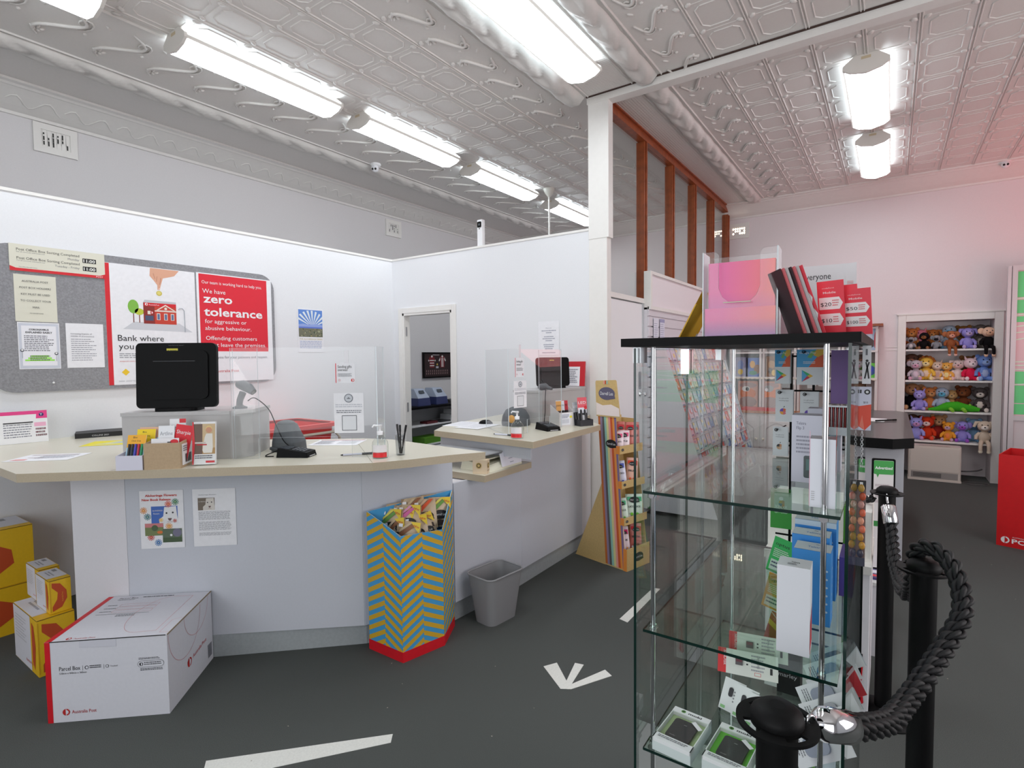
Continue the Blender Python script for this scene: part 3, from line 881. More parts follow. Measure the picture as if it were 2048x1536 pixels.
def d_bank(b):
    H = .86
    b.rect(0, 0, .03, H, RED, .0016)
    g = C(206, 208, 214)
    b.poly([(.10, .40), (.17, .455), (.48, .455), (.575, .39)], g, .0016)
    rd, dk, cr = C(200, 62, 44), C(140, 40, 34), C(235, 226, 214)
    b.rect(.235, .445, .46, .60, rd, .0020); b.rect(.235, .445, .31, .60, dk, .0022)
    b.poly([(.235, .60), (.245, .62), (.46, .615), (.46, .60)], C(196, 198, 204), .0022)
    b.rect(.24, .575, .46, .60, RED, .0024); aplogo(b, .256, .588, .010, WHITE, RED, .0026); b.text('AustraliaPost', .272, .582, .013, WHITE, .003, width=.07)
    b.poly([(.32, .548), (.385, .592), (.455, .548)], cr, .0026); b.poly([(.335, .550), (.385, .582), (.44, .550)], rd, .0028); b.disc(.386, .562, .010, cr, .003, n=14)
    b.rect(.31, .538, .46, .546, cr, .0026)
    for x in (.335, .385, .432):
        b.rect(x - .012, .475, x + .012, .525, cr, .0026); b.rect(x - .008, .478, x + .008, .52, C(90, 110, 150), .0028)
    b.rect(.245, .468, .30, .505, C(70, 80, 110), .0026); b.rect(.262, .515, .282, .54, cr, .0026); aplogo(b, .29, .528, .010, RED, WHITE, .003)
    for x, y, r, ry, c in ((.17, .565, .035, .05, (128, 186, 70)), (.208, .53, .03, .024, (190, 200, 60))):
        b.disc(x, y, r, C(*c), .0022, ry); b.line([(x, y - ry), (x, .45)], .006, C(120, 50, 36), .0021)
    b.tube([(.475, .56, .003), (.485, .572, .003), (.505, .572, .003), (.518, .555, .003), (.52, .39, .003)], .003, C(176, 180, 188), 5)
    sk = C(222, 168, 140)
    b.poly([(.29, .858), (.49, .858), (.455, .815), (.41, .80), (.375, .79), (.36, .74), (.35, .70), (.335, .70), (.335, .735), (.31, .77), (.285, .80)], sk, .0022)
    b.line([(.36, .79), (.352, .74)], .004, C(190, 128, 104), .0024); b.line([(.335, .80), (.33, .76)], .004, C(196, 136, 110), .0024); b.line([(.31, .82), (.32, .78)], .004, C(196, 136, 110), .0024)
    b.poly([(.345, .715), (.355, .715), (.352, .70), (.338, .70)], C(238, 200, 182), .0025)
    b.disc(.345, .675, .020, C(206, 190, 84), .0026, .019); b.disc(.345, .677, .014, C(226, 214, 120), .0028, .013)
    b.text('Bank where', .065, .315, .062, INK, .003, width=.30); b.text('you Post.', .068, .255, .062, INK, .003, width=.245)
    b.rules(.07, .34, .225, .185, 3, C(150, 154, 160), jag=.15); b.text('auspost.com.au/bankwhereyoupost', .07, .165, .012, C(206, 70, 70), .003, width=.26)
    b.poly([(.08, .09), (.105, .115), (.13, .09), (.105, .065)], C(240, 200, 40), .0022); b.poly([(.105, .115), (.13, .09), (.118, .102)], C(40, 40, 40), .0026)
    for x in (.175, .205, .23):
        b.poly([(x, .10), (x + .022, .10), (x + .028, .13), (x + .006, .13)], C(206, 30, 46), .0022)
    b.disc(.183, .065, .008, C(40, 150, 90), .0024); b.rules(.195, .32, .07, .055, 1, C(90, 90, 96)); b.rules(.06, .5, .03, .018, 2, C(190, 192, 198))
sheet('poster', 'large white bank poster with a red coin box building and a hand dropping a coin', 'poster', onboard(1.551, 1.418), .605, .862, d_bank, th=.0015, group='large posters on the pin board')
def d_zero(b):
    b.rect(.018, .248, .592, .866, M('poster_red', (224, 40, 58), .35), .0016)
    w_ = WHITE
    b.text('Our team is working hard to help you.', .04, .79, .036, w_, .003, width=.505)
    b.text('We have', .043, .715, .050, w_, .003, width=.185)
    b.text('zero', .048, .64, .095, w_, .003, width=.235, bold=True)
    b.text('tolerance', .050, .535, .095, w_, .003, width=.495, bold=True)
    b.text('for aggressive or', .055, .475, .046, w_, .003, width=.345); b.text('abusive behaviour.', .055, .42, .046, w_, .003, width=.385)
    b.text('Offending customers', .058, .34, .046, w_, .003, width=.43); b.text('must leave the premises.', .06, .285, .046, w_, .003, width=.51)
    b.text('Thank you for your patience and respect.', .062, .19, .030, C(120, 122, 130), .003, width=.52)
    aplogo(b, .085, .087, .017, RED, WHITE); b.text('Australia Post', .115, .077, .030, POST_RED_INK, .003, width=.205)
sheet('poster', 'large red and white zero tolerance poster at the right of the pin board', 'poster', onboard(2.168, 1.412), .635, .874, d_zero, th=.0015, group='large posters on the pin board')
def d_land(b):
    b.rect(.01, .145, .27, .40, C(96, 140, 214), .0016)
    for k in range(9):
        a = .3 + k * .28
        b.poly([(.16, .24), (.14 + .17 * math.cos(a), .25 + .17 * math.sin(a) * .85), (.14 + .17 * math.cos(a + .13), .25 + .17 * math.sin(a + .13) * .85)], C(226, 234, 240), .0019)
    b.rect(.01, .225, .27, .262, C(96, 120, 206), .0021); b.poly([(.01, .262), (.06, .268), (.12, .258), (.2, .27), (.27, .26), (.27, .24), (.01, .24)], C(150, 170, 226), .0022)
    b.rect(.01, .145, .27, .226, C(116, 116, 96), .0023)
    for k in range(40):
        x, y = random.uniform(.02, .26), random.uniform(.15, .222)
        b.disc(x, y, random.uniform(.004, .010), C(*random.choice([(90, 96, 70), (150, 140, 100), (70, 84, 60), (160, 160, 130)])), .0025 + .0002 * k / 40, n=7)
    b.text('THE ALCHERINGA SERIES', .14, .118, .017, C(196, 180, 120), .003, 'C', width=.25); b.rules(.02, .26, .105, .03, 5, C(176, 186, 216), jag=.1)
sheet('poster', 'small landscape poster with a swirling blue sky on the office partition', 'poster', frame((P1X + .001, 3.07, 1.655), (0, 1, 0), (0, 0, 1)), .282, .412, d_land)
# ---------------------------------------------------------------- things on the near counter
HN = frame((0, 0, 0), UD, (-UD.y, UD.x, 0))       # x along the front, y towards the staff side, z up
def on1(x, y, z=ZC, turn=0):
    m = HN @ Matrix.Rotation(math.radians(turn), 4, 'Z')
    m.translation = Vector((x, y, z))
    return m
HUTCH = M('grey_hutch_melamine', (186, 184, 184), .45, bump=(200, .02), vary=.01)
t = thing('till_hutch', 'grey raised hutch on the near counter carrying the black monitor', 'hutch', mat=on1(-3.157, 1.126))
HW, HH = .515, .246
MB().prism([(0, 0), (HW, 0), (HW + .085, .075), (HW + .085, .34), (0, .34)], 0, HH - .018, HUTCH).build('body', t, bevel=.002)
MB().prism([(-.004, -.004), (HW, -.004), (HW + .09, .073), (HW + .09, .345), (-.004, .345)], HH - .018, HH, HUTCH).build('top', t, bevel=.002)

def monitor(label, mat, W, H, lean):
    t = thing('monitor', label, 'monitor', mat=mat)
    b = MB(); b.prism(rrect(.20, .15, .03, x0=-.10, y0=-.06), 0, .016, BLACK); b.build('stand_base', t, bevel=.004)
    b = MB(); b.loft([(-.035, .01, .016), (.035, .01, .016), (.035, .05, .016), (-.035, .05, .016)], [(-.035, -.005, .17), (.035, -.005, .17), (.035, .03, .17), (-.035, .03, .17)], BLACK); b.build('stand_neck', t, bevel=.005)
    hd = MB(); hd.T = Matrix.Translation((0, -.012, .015)) @ Matrix.Rotation(lean, 4, 'X') @ frame((-W / 2, 0, 0), (1, 0, 0), (0, 0, 1))
    hd.prism(rrect(W, H, .024), -.020, .012, BLACK)
    hd.prism(rrect(W * .8, H * .75, .03, x0=W * .1, y0=H * .13), .012, .022, BLACK)
    hd.rect(W * .22, H * .715, W * .74, H * .722, C(70, 72, 76), .0225)
    hd.rect(W * .38, H * .86, W * .52, H * .915, C(206, 196, 60), .0126); hd.text('1300', W * .40, H * .872, .010, C(60, 60, 30), .013, width=W * .1)
    hd.text('wincor', W * .40, H * .955, .010, C(70, 70, 74), .0126, width=W * .2)
    hd.rect(W * .04, H * .06, W * .96, H * .94, C(60, 66, 76, .15), -.0205)
    hh = hd.build('head', t, bevel=.004)
    return t
monitor('black monitor seen from behind, standing on the grey hutch of the near counter', on1(-3.04, 1.345, ZC + HH, 4), .38, .335, -.06)

def scanner(label, mat):
    t = thing('barcode_scanner', label, 'scanner', mat=mat)
    b = MB()
    b.lathe([(.036, 0), (.036, .008), (.02, .014), (.014, .02)], DGREY, 20); b.build('stand', t)
    b = MB(); b.tube([(-.005, 0, .015), (.0, 0, .045), (.02, 0, .085)], [.016, .017, .018], DGREY, 10); b.build('grip', t)
    b = MB(); b.tube([(-.005, 0, .128), (.02, 0, .125), (.06, 0, .108), (.085, 0, .088)], [.020, .027, .026, .018], DGREY, 12); b.ell((-.002, 0, .128), (.018, .02, .02), C(58, 60, 64), 10); b.build('head', t)
    b = MB(); b.tube([(.08, 0, .0925), (.088, 0, .0855)], .0175, BLACK_GLOSS, 10); tag(b.build('scan_window', t), 'dark red scan window')
    return t
scanner('grey handheld barcode scanner standing behind the acrylic screen beside the black monitor', on1(-2.86, 1.57, ZC + HH, -20))

def acrylic(name, label, walls, z1, group, slot=None):
    t = thing(name, label, 'screen', group=group)
    for k, (a, b_, sl) in enumerate(walls):
        a, b_ = Vector(a), Vector(b_)
        L = (b_ - a).length
        p = MB(); p.T = frame((a.x, a.y, ZC + .001), (b_.x - a.x, b_.y - a.y, 0), (0, 0, 1))
        if sl:
            pts = [(0, 0), (sl[0], 0), (sl[0], sl[2]), (sl[1], sl[2]), (sl[1], 0), (L, 0), (L, z1), (0, z1)]
        else:
            pts = [(0, 0), (L, 0), (L, z1), (0, z1)]
        p.prism(pts, -.0025, .0025, ACRYL, ACRYL_EDGE)
        p.build('front_pane' if sl else 'wing_pane', t)
    return t
SC1A, SC1B = (-2.751, 1.466), (-2.17, 1.905)
acrylic('sneeze_guard', 'clear acrylic sneeze guard on the near counter right of the monitor', [(SC1A, SC1B, (.13, .60, .105)), ((-2.740, 1.605), (-2.746, 1.476), None), ((-2.168, 1.908), (-2.25, 2.03), None)], .565, 'acrylic sneeze guards')
SC2A, SC2B = (-2.004, 2.851), (-1.93, 3.40)
acrylic('sneeze_guard', 'clear acrylic sneeze guard on the farther counter', [(SC2A, SC2B, (.18, .42, .09)), ((-2.40, 3.13), (-2.006, 2.853), None), ((-1.931, 3.403), (-2.16, 3.47), None)], .555, 'acrylic sneeze guards')
def onscreen(A, B, u, z, off=.004):
    a, b = Vector(A), Vector(B)
    d = (b - a).normalized()
    n = Vector((d.y, -d.x, 0))
    return frame((a.x + d.x * u + n.x * off, a.y + d.y * u + n.y * off, z), (d.x, d.y, 0), (0, 0, 1))
def gift(label, T, w_, h_, tail, wcurl):
    def d(b):
        b.rect(0, 0, .004, h_, RED, .0016)
        b.text('Sending gifts', .012, h_ * .76, .020, INK, .002, width=w_ * .72); b.text('overseas?', .012, h_ * .6, .020, INK, .002, width=w_ * .52)
        b.rules(.012, w_ * .9, h_ * .48, h_ * .3, 4, GREY_INK)
        aplogo(b, w_ * .88, h_ * .13, w_ * .085, RED, WHITE); b.disc(w_ * .2, h_ * .14, w_ * .07, C(226, 206, 210), .002)
        b.box(w_ * .45, w_ * .68, h_, h_ + tail, .0005, .0015, M('clear_tape', (226, 224, 228), .2))
    return sheet('leaflet', label, 'leaflet', T, w_, h_, d, group='gift leaflets taped to the sneeze guards')
gift('small gifts overseas leaflet taped to the near sneeze guard', onscreen(SC1A, SC1B, .527, 1.462), .098, .10, .065, 0)
gift('small gifts overseas leaflet hanging on the farther sneeze guard', onscreen(SC2A, SC2B, .06, 1.455), .085, .125, .085, 0)
def d_checkin(b, w_, h_):
    b.disc(w_ / 2, h_ * .87, w_ * .15, C(126, 130, 138), .002); b.disc(w_ / 2, h_ * .87, w_ * .12, C(200, 204, 210), .0023); b.poly([(w_ * .43, h_ * .85), (w_ * .5, h_ * .9), (w_ * .57, h_ * .85)], C(126, 130, 138), .0026)
    b.rules(w_ * .05, w_ * .95, h_ * .72, h_ * .62, 2, C(198, 200, 208), jag=0); b.rules(w_ * .08, w_ * .92, h_ * .57, h_ * .48, 2, C(120, 122, 130), jag=0)
    b.rect(w_ * .26, h_ * .06, w_ * .76, h_ * .44, C(90, 92, 98), .002); b.rect(w_ * .28, h_ * .075, w_ * .74, h_ * .425, C(226, 228, 232), .0022)
sheet('notice', 'white check-in notice on the lower right of the near sneeze guard', 'notice', onscreen(SC1A, SC1B, .515, 1.205), .15, .205, lambda b: d_checkin(b, .15, .205), group='check-in notices on the sneeze guards')
sheet('notice', 'white check-in notice with clipped corners on the farther sneeze guard', 'notice', onscreen(SC2A, SC2B, .045, 1.255), .125, .175, lambda b: d_checkin(b, .125, .175), group='check-in notices on the sneeze guards')
def d_staff(b):
    b.text('Please note', .11, .24, .013, C(150, 152, 166), .002, 'C', width=.06)
    for k, wd in enumerate((.15, .06, .0, .10, .13, .07, 0, .11, .1, .08, 0, .14)):
        if wd:
            b.rules(.11 - wd / 2, .11 + wd / 2, .225 - k * .018, .213 - k * .018, 1, C(168, 170, 184), jag=0, frac=.7)
sheet('notice', 'white typed notice on the office end wall behind the farther sneeze guard', 'notice', frame((-2.655, P2Y - .002, 1.60), (1, 0, 0), (0, 0, 1)), .217, .305, d_staff)

def terminal(label, mat):
    t = thing('card_terminal', label, 'terminal', mat=mat)
    b = MB()
    b.loft([(-.055, -.085, 0), (.055, -.085, 0), (.055, .085, 0), (-.055, .085, 0)], [(-.05, -.08, .026), (.05, -.08, .026), (.048, .08, .048), (-.048, .08, .048)], BLACK); b.build('body', t, bevel=.006)
    k = MB(); k.T = frame((-.04, -.06, .0292), (1, 0, 0), (0, .16, .022))
    k.rect(0, .085, .08, .135, C(58, 62, 68, .15), .001)
    for i in range(3):
        for j in range(4):
            k.box(.006 + i * .025, .026 + i * .025, .002 + j * .018, .014 + j * .018, 0, .003, DGREY)
    k.build('keypad', t)
    b = MB().box(-.03, .03, -.0865, -.084, .004, .008, C(200, 200, 204, .3)); b.build('card_slot', t)
    return t
def cable(name, label, pts, r=.0028, m=None):
    P_ = []
    V_ = [Vector(p) for p in pts]
    for i in range(len(V_) - 1):
        a, b, c, d = V_[max(i - 1, 0)], V_[i], V_[i + 1], V_[min(i + 2, len(V_) - 1)]
        for s_ in range(6):
            u = s_ / 6
            P_.append(.5 * ((2 * b) + (c - a) * u + (2 * a - 5 * b + 4 * c - d) * u * u + (3 * b - a - 3 * c + d) * u ** 3))
    P_.append(V_[-1])
    return tag(MB().tube(P_, r, m or BLACK, 6).build(name), label, 'cable')
terminal('black card payment terminal in front of the near sneeze guard', on1(-2.545, 1.69, ZC, 78))
t = thing('scanner_dock', 'dark grey rounded cradle with a cable on the near counter behind the sneeze guard', 'cradle', mat=on1(-2.755, 1.785, ZC, -10))
b = MB(); b.loft(*[[(x * s_, y * s_ + o, z) for x, y in rrect(.17, .15, .05, x0=-.085, y0=-.075)] for s_, o, z in ((1, 0, 0), (.95, .0, .05))], DGREY, True, True)
b.loft(*[[(x * s_ + ox, y * s_ + o, z) for x, y in rrect(.17, .15, .05, x0=-.085, y0=-.075)] for s_, o, ox, z in ((.95, 0, 0, .05), (.62, .012, -.02, .145))], DGREY, True, True)
b.ell((-.02, .012, .145), (.052, .046, .022), DGREY, 14)
b.build('shell', t, bevel=.004)
b = MB(); b.tube([(-.075, -.06, .018), (-.02, -.08, .016), (.06, -.07, .022)], .010, C(70, 74, 78, .4), 8); b.build('lip', t)
cable('scanner_cable', 'thin black cable draped over the grey cradle from the standing scanner', [(-2.835, 1.60, ZC + .285), (-2.80, 1.62, ZC + .30), (-2.76, 1.67, ZC + .24), (-2.74, 1.70, ZC + .15), (-2.70, 1.72, ZC + .06), (-2.62, 1.74, ZC + .012), (-2.62, 1.70, ZC + .03)])
cable('terminal_cable', 'black cable looping beside the card terminal on the near counter', [(-2.60, 1.735, ZC + .02), (-2.66, 1.71, ZC + .03), (-2.70, 1.63, ZC + .006), (-2.655, 1.585, ZC + .004), (-2.61, 1.60, ZC + .006)])

def paper(label, corner, turn, w_, h_, draw, mbase=HN, group=None):
    m = mbase @ Matrix.Rotation(math.radians(turn), 4, 'Z'); m.translation = Vector((corner[0], corner[1], ZC + corner[2] if len(corner) > 2 else ZC + .0006))
    return sheet('paper', label, 'paper', m, w_, h_, draw, group=group)
def d_form(b):
    b.rect(.01, .19, .28, .202, C(206, 110, 110), .0014)
    b.rect(.15, .05, .26, .12, C(206, 208, 212), .0014)
    b.rules(.02, .13, .17, .03, 8, C(170, 172, 180)); b.rules(.15, .27, .17, .135, 2, C(180, 182, 190))
paper('printed form lying on the near counter behind the sneeze guard', (-2.80, 1.93), -8, .29, .21, d_form)
def d_postcard(b):
    b.rect(.03, .165, .26, .185, C(198, 186, 188), .0018); b.poly([(.02, .02), (.09, .02), (.085, .055), (.03, .055)], C(228, 150, 148), .0018)
    b.rules(.10, .28, .15, .06, 4, C(186, 188, 200)); b.rules(.06, .14, .10, .08, 1, C(180, 140, 140))
paper('white laminated rate card lying at the left end of the near counter', (-3.70, .785), 2, .30, .215, d_postcard)
t = thing('book', 'black hardcover book lying against the office wall on the near counter', 'book', mat=on1(-4.40, 1.30, ZC, 30))
MB().box(.004, .276, .004, .196, .005, .028, C(226, 224, 216, .8)).build('pages', t)
b = MB().box(0, .28, 0, .20, 0, .004, C(28, 28, 30, .5)).box(0, .28, 0, .20, .028, .032, C(28, 28, 30, .5)).box(0, .28, -.003, .0, 0, .032, C(28, 28, 30, .5))
b.T = frame((0, -.0035, 0), (1, 0, 0), (0, 0, 1)); b.text('COLLINS 2021', .09, .009, .014, C(225, 225, 225), .0005, width=.09)
b.build('cover', t)
def d_yellow(b):
    b.rect(.0, .0, .30, .22, C(230, 216, 40), .0014); b.poly([(.05, .05), (.16, .03), (.27, .14), (.14, .19)], C(214, 212, 150), .0017); b.poly([(.13, .10), (.24, .08), (.25, .13), (.16, .15)], C(176, 190, 200), .002)
paper('bright yellow folder lying in front of the black book', (-3.96, 1.185), 10, .30, .20, d_yellow)
t = thing('glue_bottle', 'small clear pump bottle with a black top behind the white pen box', 'bottle', mat=on1(-3.40, 1.27, ZC))
MB().lathe([(.026, 0), (.027, .03), (.027, .062), (.02, .08), (.012, .088)], C(222, 224, 228, .25), 18).build('body', t)
b = MB().lathe([(.013, .086), (.013, .10), (.006, .104), (.006, .118)], BLACK, 14); b.tube([(.004, 0, .118), (-.03, 0, .119), (-.042, 0, .108)], .006, BLACK, 8); b.build('pump', t)
b = MB(); b.T = Matrix.Translation((0, 0, .035)); b.lathe([(.0275, 0), (.0275, .022)], C(120, 60, 66), 18); b.build('label_band', t)

def tray(name, label, mat, w_, d_, hf, hb, m, th=.003, cat='box'):
    t = thing(name, label, cat, mat=mat)
    b = MB()
    b.box(0, w_, 0, d_, 0, th, m); b.box(0, w_, 0, th, th, hf, m); b.box(0, w_, d_ - th, d_, th, hb, m)
    for x in (0, w_ - th):
        b.loft([(x, th, th), (x + th, th, th), (x + th, d_ - th, th), (x, d_ - th, th)], [(x, th, hf), (x + th, th, hf), (x + th, d_ - th, hb), (x, d_ - th, hb)], m)
    b.build('carton', t)
    return t
PB = on1(-2.925, 1.012, ZC)
tray('pen_box', 'small white open box of pens at the front edge of the near counter', PB, .115, .13, .068, .085, C(222, 220, 234, .5))
def local(base, x, y, z, tiltx=0.0, tz=0.0):
    return base @ Matrix.Translation((x, y, z)) @ Matrix.Rotation(tz, 4, 'Z') @ Matrix.Rotation(tiltx, 4, 'X') @ Matrix.Rotation(PI / 2, 4, 'X')
def penpack(b, w_, h_, head, cols):
    b.rect(0, h_ * .62, w_, h_, head, .0016)
    b.rect(0, 0, w_, h_ * .62, C(176, 212, 232), .0016)
    b.text('Bic', w_ * .3, h_ * .9, .012, INK, .002, width=w_ * .22); b.text('Click Grip', w_ * .22, h_ * .8, .010, INK, .002, width=w_ * .5)
    n = len(cols)
    for i, c in enumerate(cols):
        x = w_ * (.17 + .68 * i / max(1, n - 1))
        b.tube([(x, h_ * .04, .006), (x, h_ * .36, .006)], .0052, C(196, 198, 204, .25), 7)
        b.tube([(x, h_ * .36, .006), (x, h_ * .72, .006)], .0052, C(*c, .3), 7)
sheet('pen_pack', 'pack of coloured pens standing at the front of the white box', 'pens', local(PB, .018, .030, .006, -.28, -.05), .085, .155, lambda b: penpack(b, .085, .155, C(244, 178, 44), [(40, 40, 46), (50, 50, 56), (70, 70, 190), (206, 50, 70), (40, 150, 100)]))
sheet('pen_pack', 'yellow topped pen pack behind the coloured pens in the white box', 'pens', local(PB, .035, .080, .006, -.24, -.04), .085, .175, lambda b: penpack(b, .085, .175, C(248, 214, 30), [(60, 60, 66), (60, 60, 66), (90, 90, 96)]))
sheet('pen_pack', 'pale orange pen pack at the very back of the white box', 'pens', local(PB, .04, .108, .006, -.16, 0), .10, .18, lambda b: penpack(b, .10, .18, C(232, 186, 156), [(150, 190, 216), (130, 176, 206), (150, 190, 216)]))
CBX = on1(-2.833, 1.092, ZC, 3)
tray('cardboard_box', 'brown cardboard box of marker packs on the near counter', CBX, .155, .20, .122, .135, CARD)
lb = MB(); lb.T = CBX @ frame((.156, .02, .012), (0, 1, 0), (0, 0, 1)); lb.box(0, .13, 0, .10, 0, .001, WHITE); lb.rules(.01, .1, .09, .06, 3, GREY_INK)
for k in range(14):
    lb.rect(.03 + k * .005, .01, .032 + k * .005 + (k % 3) * .0008, .05, INK)
tag(lb.build('shipping_label'), 'white barcode label on the side of the brown cardboard box', 'label')
def blister(b, w_, h_, top, bot, word, wc=WHITE, n=2, pc=(36, 36, 40)):
    b.rect(0, 0, w_, h_, bot, .0014); b.rect(0, h_ * .55, w_, h_, top, .0016)
    b.text(word, w_ * .1, h_ * .76, h_ * .14, wc, .002, width=w_ * .8)
    for i in range(n):
        x = w_ * (.3 + .4 * i / max(1, n - 1))
        b.tube([(x, h_ * .06, .006), (x, h_ * .5, .006), (x, h_ * .56, .006)], [.008, .008, .004], C(*pc, .3), 8)
sheet('marker_pack', 'white marker pack with two black pens in the brown box', 'markers', local(CBX, .03, .06, .006, -.16, 0), .07, .19, lambda b: blister(b, .07, .19, C(238, 240, 244), C(238, 240, 244), 'Artline', C(150, 154, 162)))
sheet('marker_pack', 'red marker pack tilted to the right in the brown box', 'markers', local(CBX, .075, .075, .02, -.14, -.1) @ Matrix.Rotation(-.16, 4, 'Z'), .082, .185, lambda b: blister(b, .082, .185, C(222, 34, 50), C(206, 36, 50), 'Sharpie'))
sheet('marker_pack', 'tall white marker pack with a red corner at the back of the brown box', 'markers', local(CBX, .055, .13, .006, -.08, -.05), .075, .215, lambda b: (blister(b, .075, .215, C(240, 240, 243), C(210, 214, 222), 'Pentel', C(120, 140, 150)), b.rect(.045, .195, .075, .215, RED, .0022)))
sheet('marker_pack', 'low white pack with a red dot at the front of the brown box', 'markers', local(CBX, .02, .018, .006, -.12, 0), .12, .135, lambda b: (b.rect(.07, .114, .086, .119, INK), b.disc(.10, .118, .018, C(214, 30, 46), .002, .012)))
t = thing('leaflet_holder', 'clear leaflet holder of travel brochures at the right of the brown box', 'leaflets', mat=on1(-2.745, 1.262, ZC, 3))
LH = on1(-2.745, 1.262, ZC, 3)
b = MB(); b.box(-.004, .106, 0, .045, 0, .003, ACRYL); b.box(-.004, .106, .042, .045, .003, .20, ACRYL); b.box(-.004, .106, -.001, .001, .003, .05, ACRYL); b.build('holder', t)
b = MB(); b.T = frame((0, .003, .004), (1, 0, 0), (0, .10, 1))
b.box(0, .102, 0, .205, -.018, 0, WHITE); b.rect(0, .05, .102, .195, C(110, 86, 74), .0006)
b.rect(.045, .05, .102, .195, C(206, 180, 140), .001); b.rect(.045, .05, .102, .08, C(176, 140, 90), .0012); b.poly([(.045, .07), (.055, .13), (.062, .148), (.09, .148), (.092, .08), (.088, .055), (.05, .055)], C(226, 222, 214), .0014); b.disc(.074, .165, .014, C(206, 150, 120), .0014); b.disc(.074, .171, .015, C(226, 196, 130), .0013)
b.rect(.0, .10, .06, .108, C(206, 196, 190), .0016); b.rect(.02, .092, .065, .098, C(190, 40, 50), .0018)
b.poly([(0, 0), (.006, .0), (.012, .10), (.006, .205), (0, .205)], RED, .002)
b.rules(.012, .095, .044, .024, 2, C(90, 90, 98)); b.rect(.06, .008, .10, .018, RED, .0012); b.text('Travel insurance', .012, .198, .004, INK, .0012)
tag(b.build('brochures', t), 'brochures showing a person in a white apron')
t = thing('standing_card', 'white and pink phone plan card standing at the far left end of the counter', 'card', mat=frame((P1X + .085, .905, ZC + .001), (.12, 1, 0), (-.12, 0, 1)))
b = MB(); W_, H_ = .27, .20
b.box(0, W_, 0, H_, 0, .002, WHITE); pk = C(232, 70, 140)
b.rect(0, H_ - .022, W_, H_, pk, .0024); b.poly([(W_ - .055, H_ - .05), (W_, H_ - .05), (W_, H_), (W_ - .05, H_)], pk, .0026); b.disc(W_ - .028, H_ - .026, .012, C(60, 50, 110), .003); b.text('T', W_ - .035, H_ - .033, .018, WHITE, .0034, bold=True)
b.rect(.06, .125, .20, .132, INK, .0024); b.rules(.06, .2, .12, .03, 6, C(160, 162, 176)); b.rect(.205, .10, .262, .125, C(240, 180, 206), .0024); b.rules(.21, .265, .09, .03, 3, C(150, 90, 100), frac=.6); b.text('plans', .02, .15, .014, GREY_INK, .0024)
b.build('card', t)
b = MB().box(.05, .20, .0, .12, -.004, -.001, WHITE); b.build('backing', t)

def bottle(label, loc, rotz, h=.118):
    t = thing('sanitiser_bottle', label, 'bottle', loc, rotz, group='hand sanitiser bottles')
    r = .041
    MB().lathe([(r * .9, 0), (r, .008), (r, h * .55), (r * .92, h * .72), (r * .5, h * .92), (.013, h)], glass_mat('sanitiser_gel', (.93, .95, .95), 1.4, 1.5), 24).build('body', t)
    b = MB(); b.lathe([(.015, h), (.015, h + .018), (.006, h + .02), (.006, h + .038), (.011, h + .04), (.011, h + .05)], C(240, 240, 242, .3), 16)
    b.tube([(0, 0, h + .045), (-.03, 0, h + .048), (-.036, 0, h + .038)], .005, C(240, 240, 242, .3), 8); tag(b.build('pump', t), 'white pump')
    b = MB()
    for z0, z1, c, a0, a1 in ((.03, h * .6, (236, 232, 234), -1.1, .8), (.008, .034, (222, 40, 48), -1.1, .8)):
        n = 12
        vs = [((r + .0008) * math.sin(a0 + (a1 - a0) * i / n), -(r + .0008) * math.cos(a0 + (a1 - a0) * i / n), z) for z in (z0, z1) for i in range(n + 1)]
        b.add(vs, [(i, i + 1, n + 2 + i, n + 1 + i) for i in range(n)], C(*c, .4), True)
    tag(b.build('label', t), 'white label with a red band')
bottle('hand sanitiser pump bottle beside the pen cup on the near counter', (-2.125, 1.885, ZC), .9)
bottle('hand sanitiser pump bottle on the farther counter in front of the sneeze guard', (-1.905, 2.80, ZC), .5)
t = thing('pen_cup', 'clear narrow cup on the near counter right of the sanitiser bottle', 'cup', (-2.10, 2.0, ZC))
MB().lathe([(.02, 0), (.023, .003), (.027, .105), (.0255, .105), (.021, .006)], glass_mat('smoked_acrylic', (.86, .87, .88), 1.45, 1), 16).build('cup', t)
for k, (dx, dy, c, lab) in enumerate(((-.028, .01, (22, 22, 26), 'leftmost of three black pens in the clear cup'), (.004, -.004, (30, 30, 34), 'middle pen of three in the clear cup'), (.030, .006, (24, 24, 28), 'rightmost of three black pens in the clear cup'))):
    t = thing('pen', lab, 'pen', (-2.10 + dx * .2, 2.0 + dy * .2, ZC + .008), group='pens in the clear cup')
    MB().tube([(0, 0, 0), (dx * .8, dy * .8, .115)], .0045, C(*c, .3), 8).build('barrel', t)
    b = MB().tube([(dx * .8, dy * .8, .115), (dx * 1.05, dy * 1.05, .15)], .0055, C(*c, .3), 8); b.tube([(dx * .85 - .006, dy * .85, .12), (dx * 1.02 - .007, dy, .146)], .0015, C(190, 190, 196, .3), 6); b.build('cap', t)
def flat_pen(label, loc, rz, c):
    t = thing('pen', label, 'pen', (loc[0], loc[1], ZC + .006), rz, group='pens lying on the worktops')
    MB().tube([(0, 0, 0), (.095, 0, 0)], .0052, C(206, 208, 224, .2), 8).build('barrel', t)
    MB().tube([(.095, 0, 0), (.15, 0, 0)], .006, C(*c, .3), 8).build('cap', t)
    MB().tube([(-.012, 0, 0), (0, 0, 0)], [.002, .005], C(30, 30, 34), 8).build('tip', t)
flat_pen('clear pen with a black cap lying on the near counter left of the sanitiser', (-2.33, 1.815), .95, (40, 40, 46))
flat_pen('clear pen with a black cap lying on the farther counter', (-2.11, 2.845), .1, (22, 22, 26))

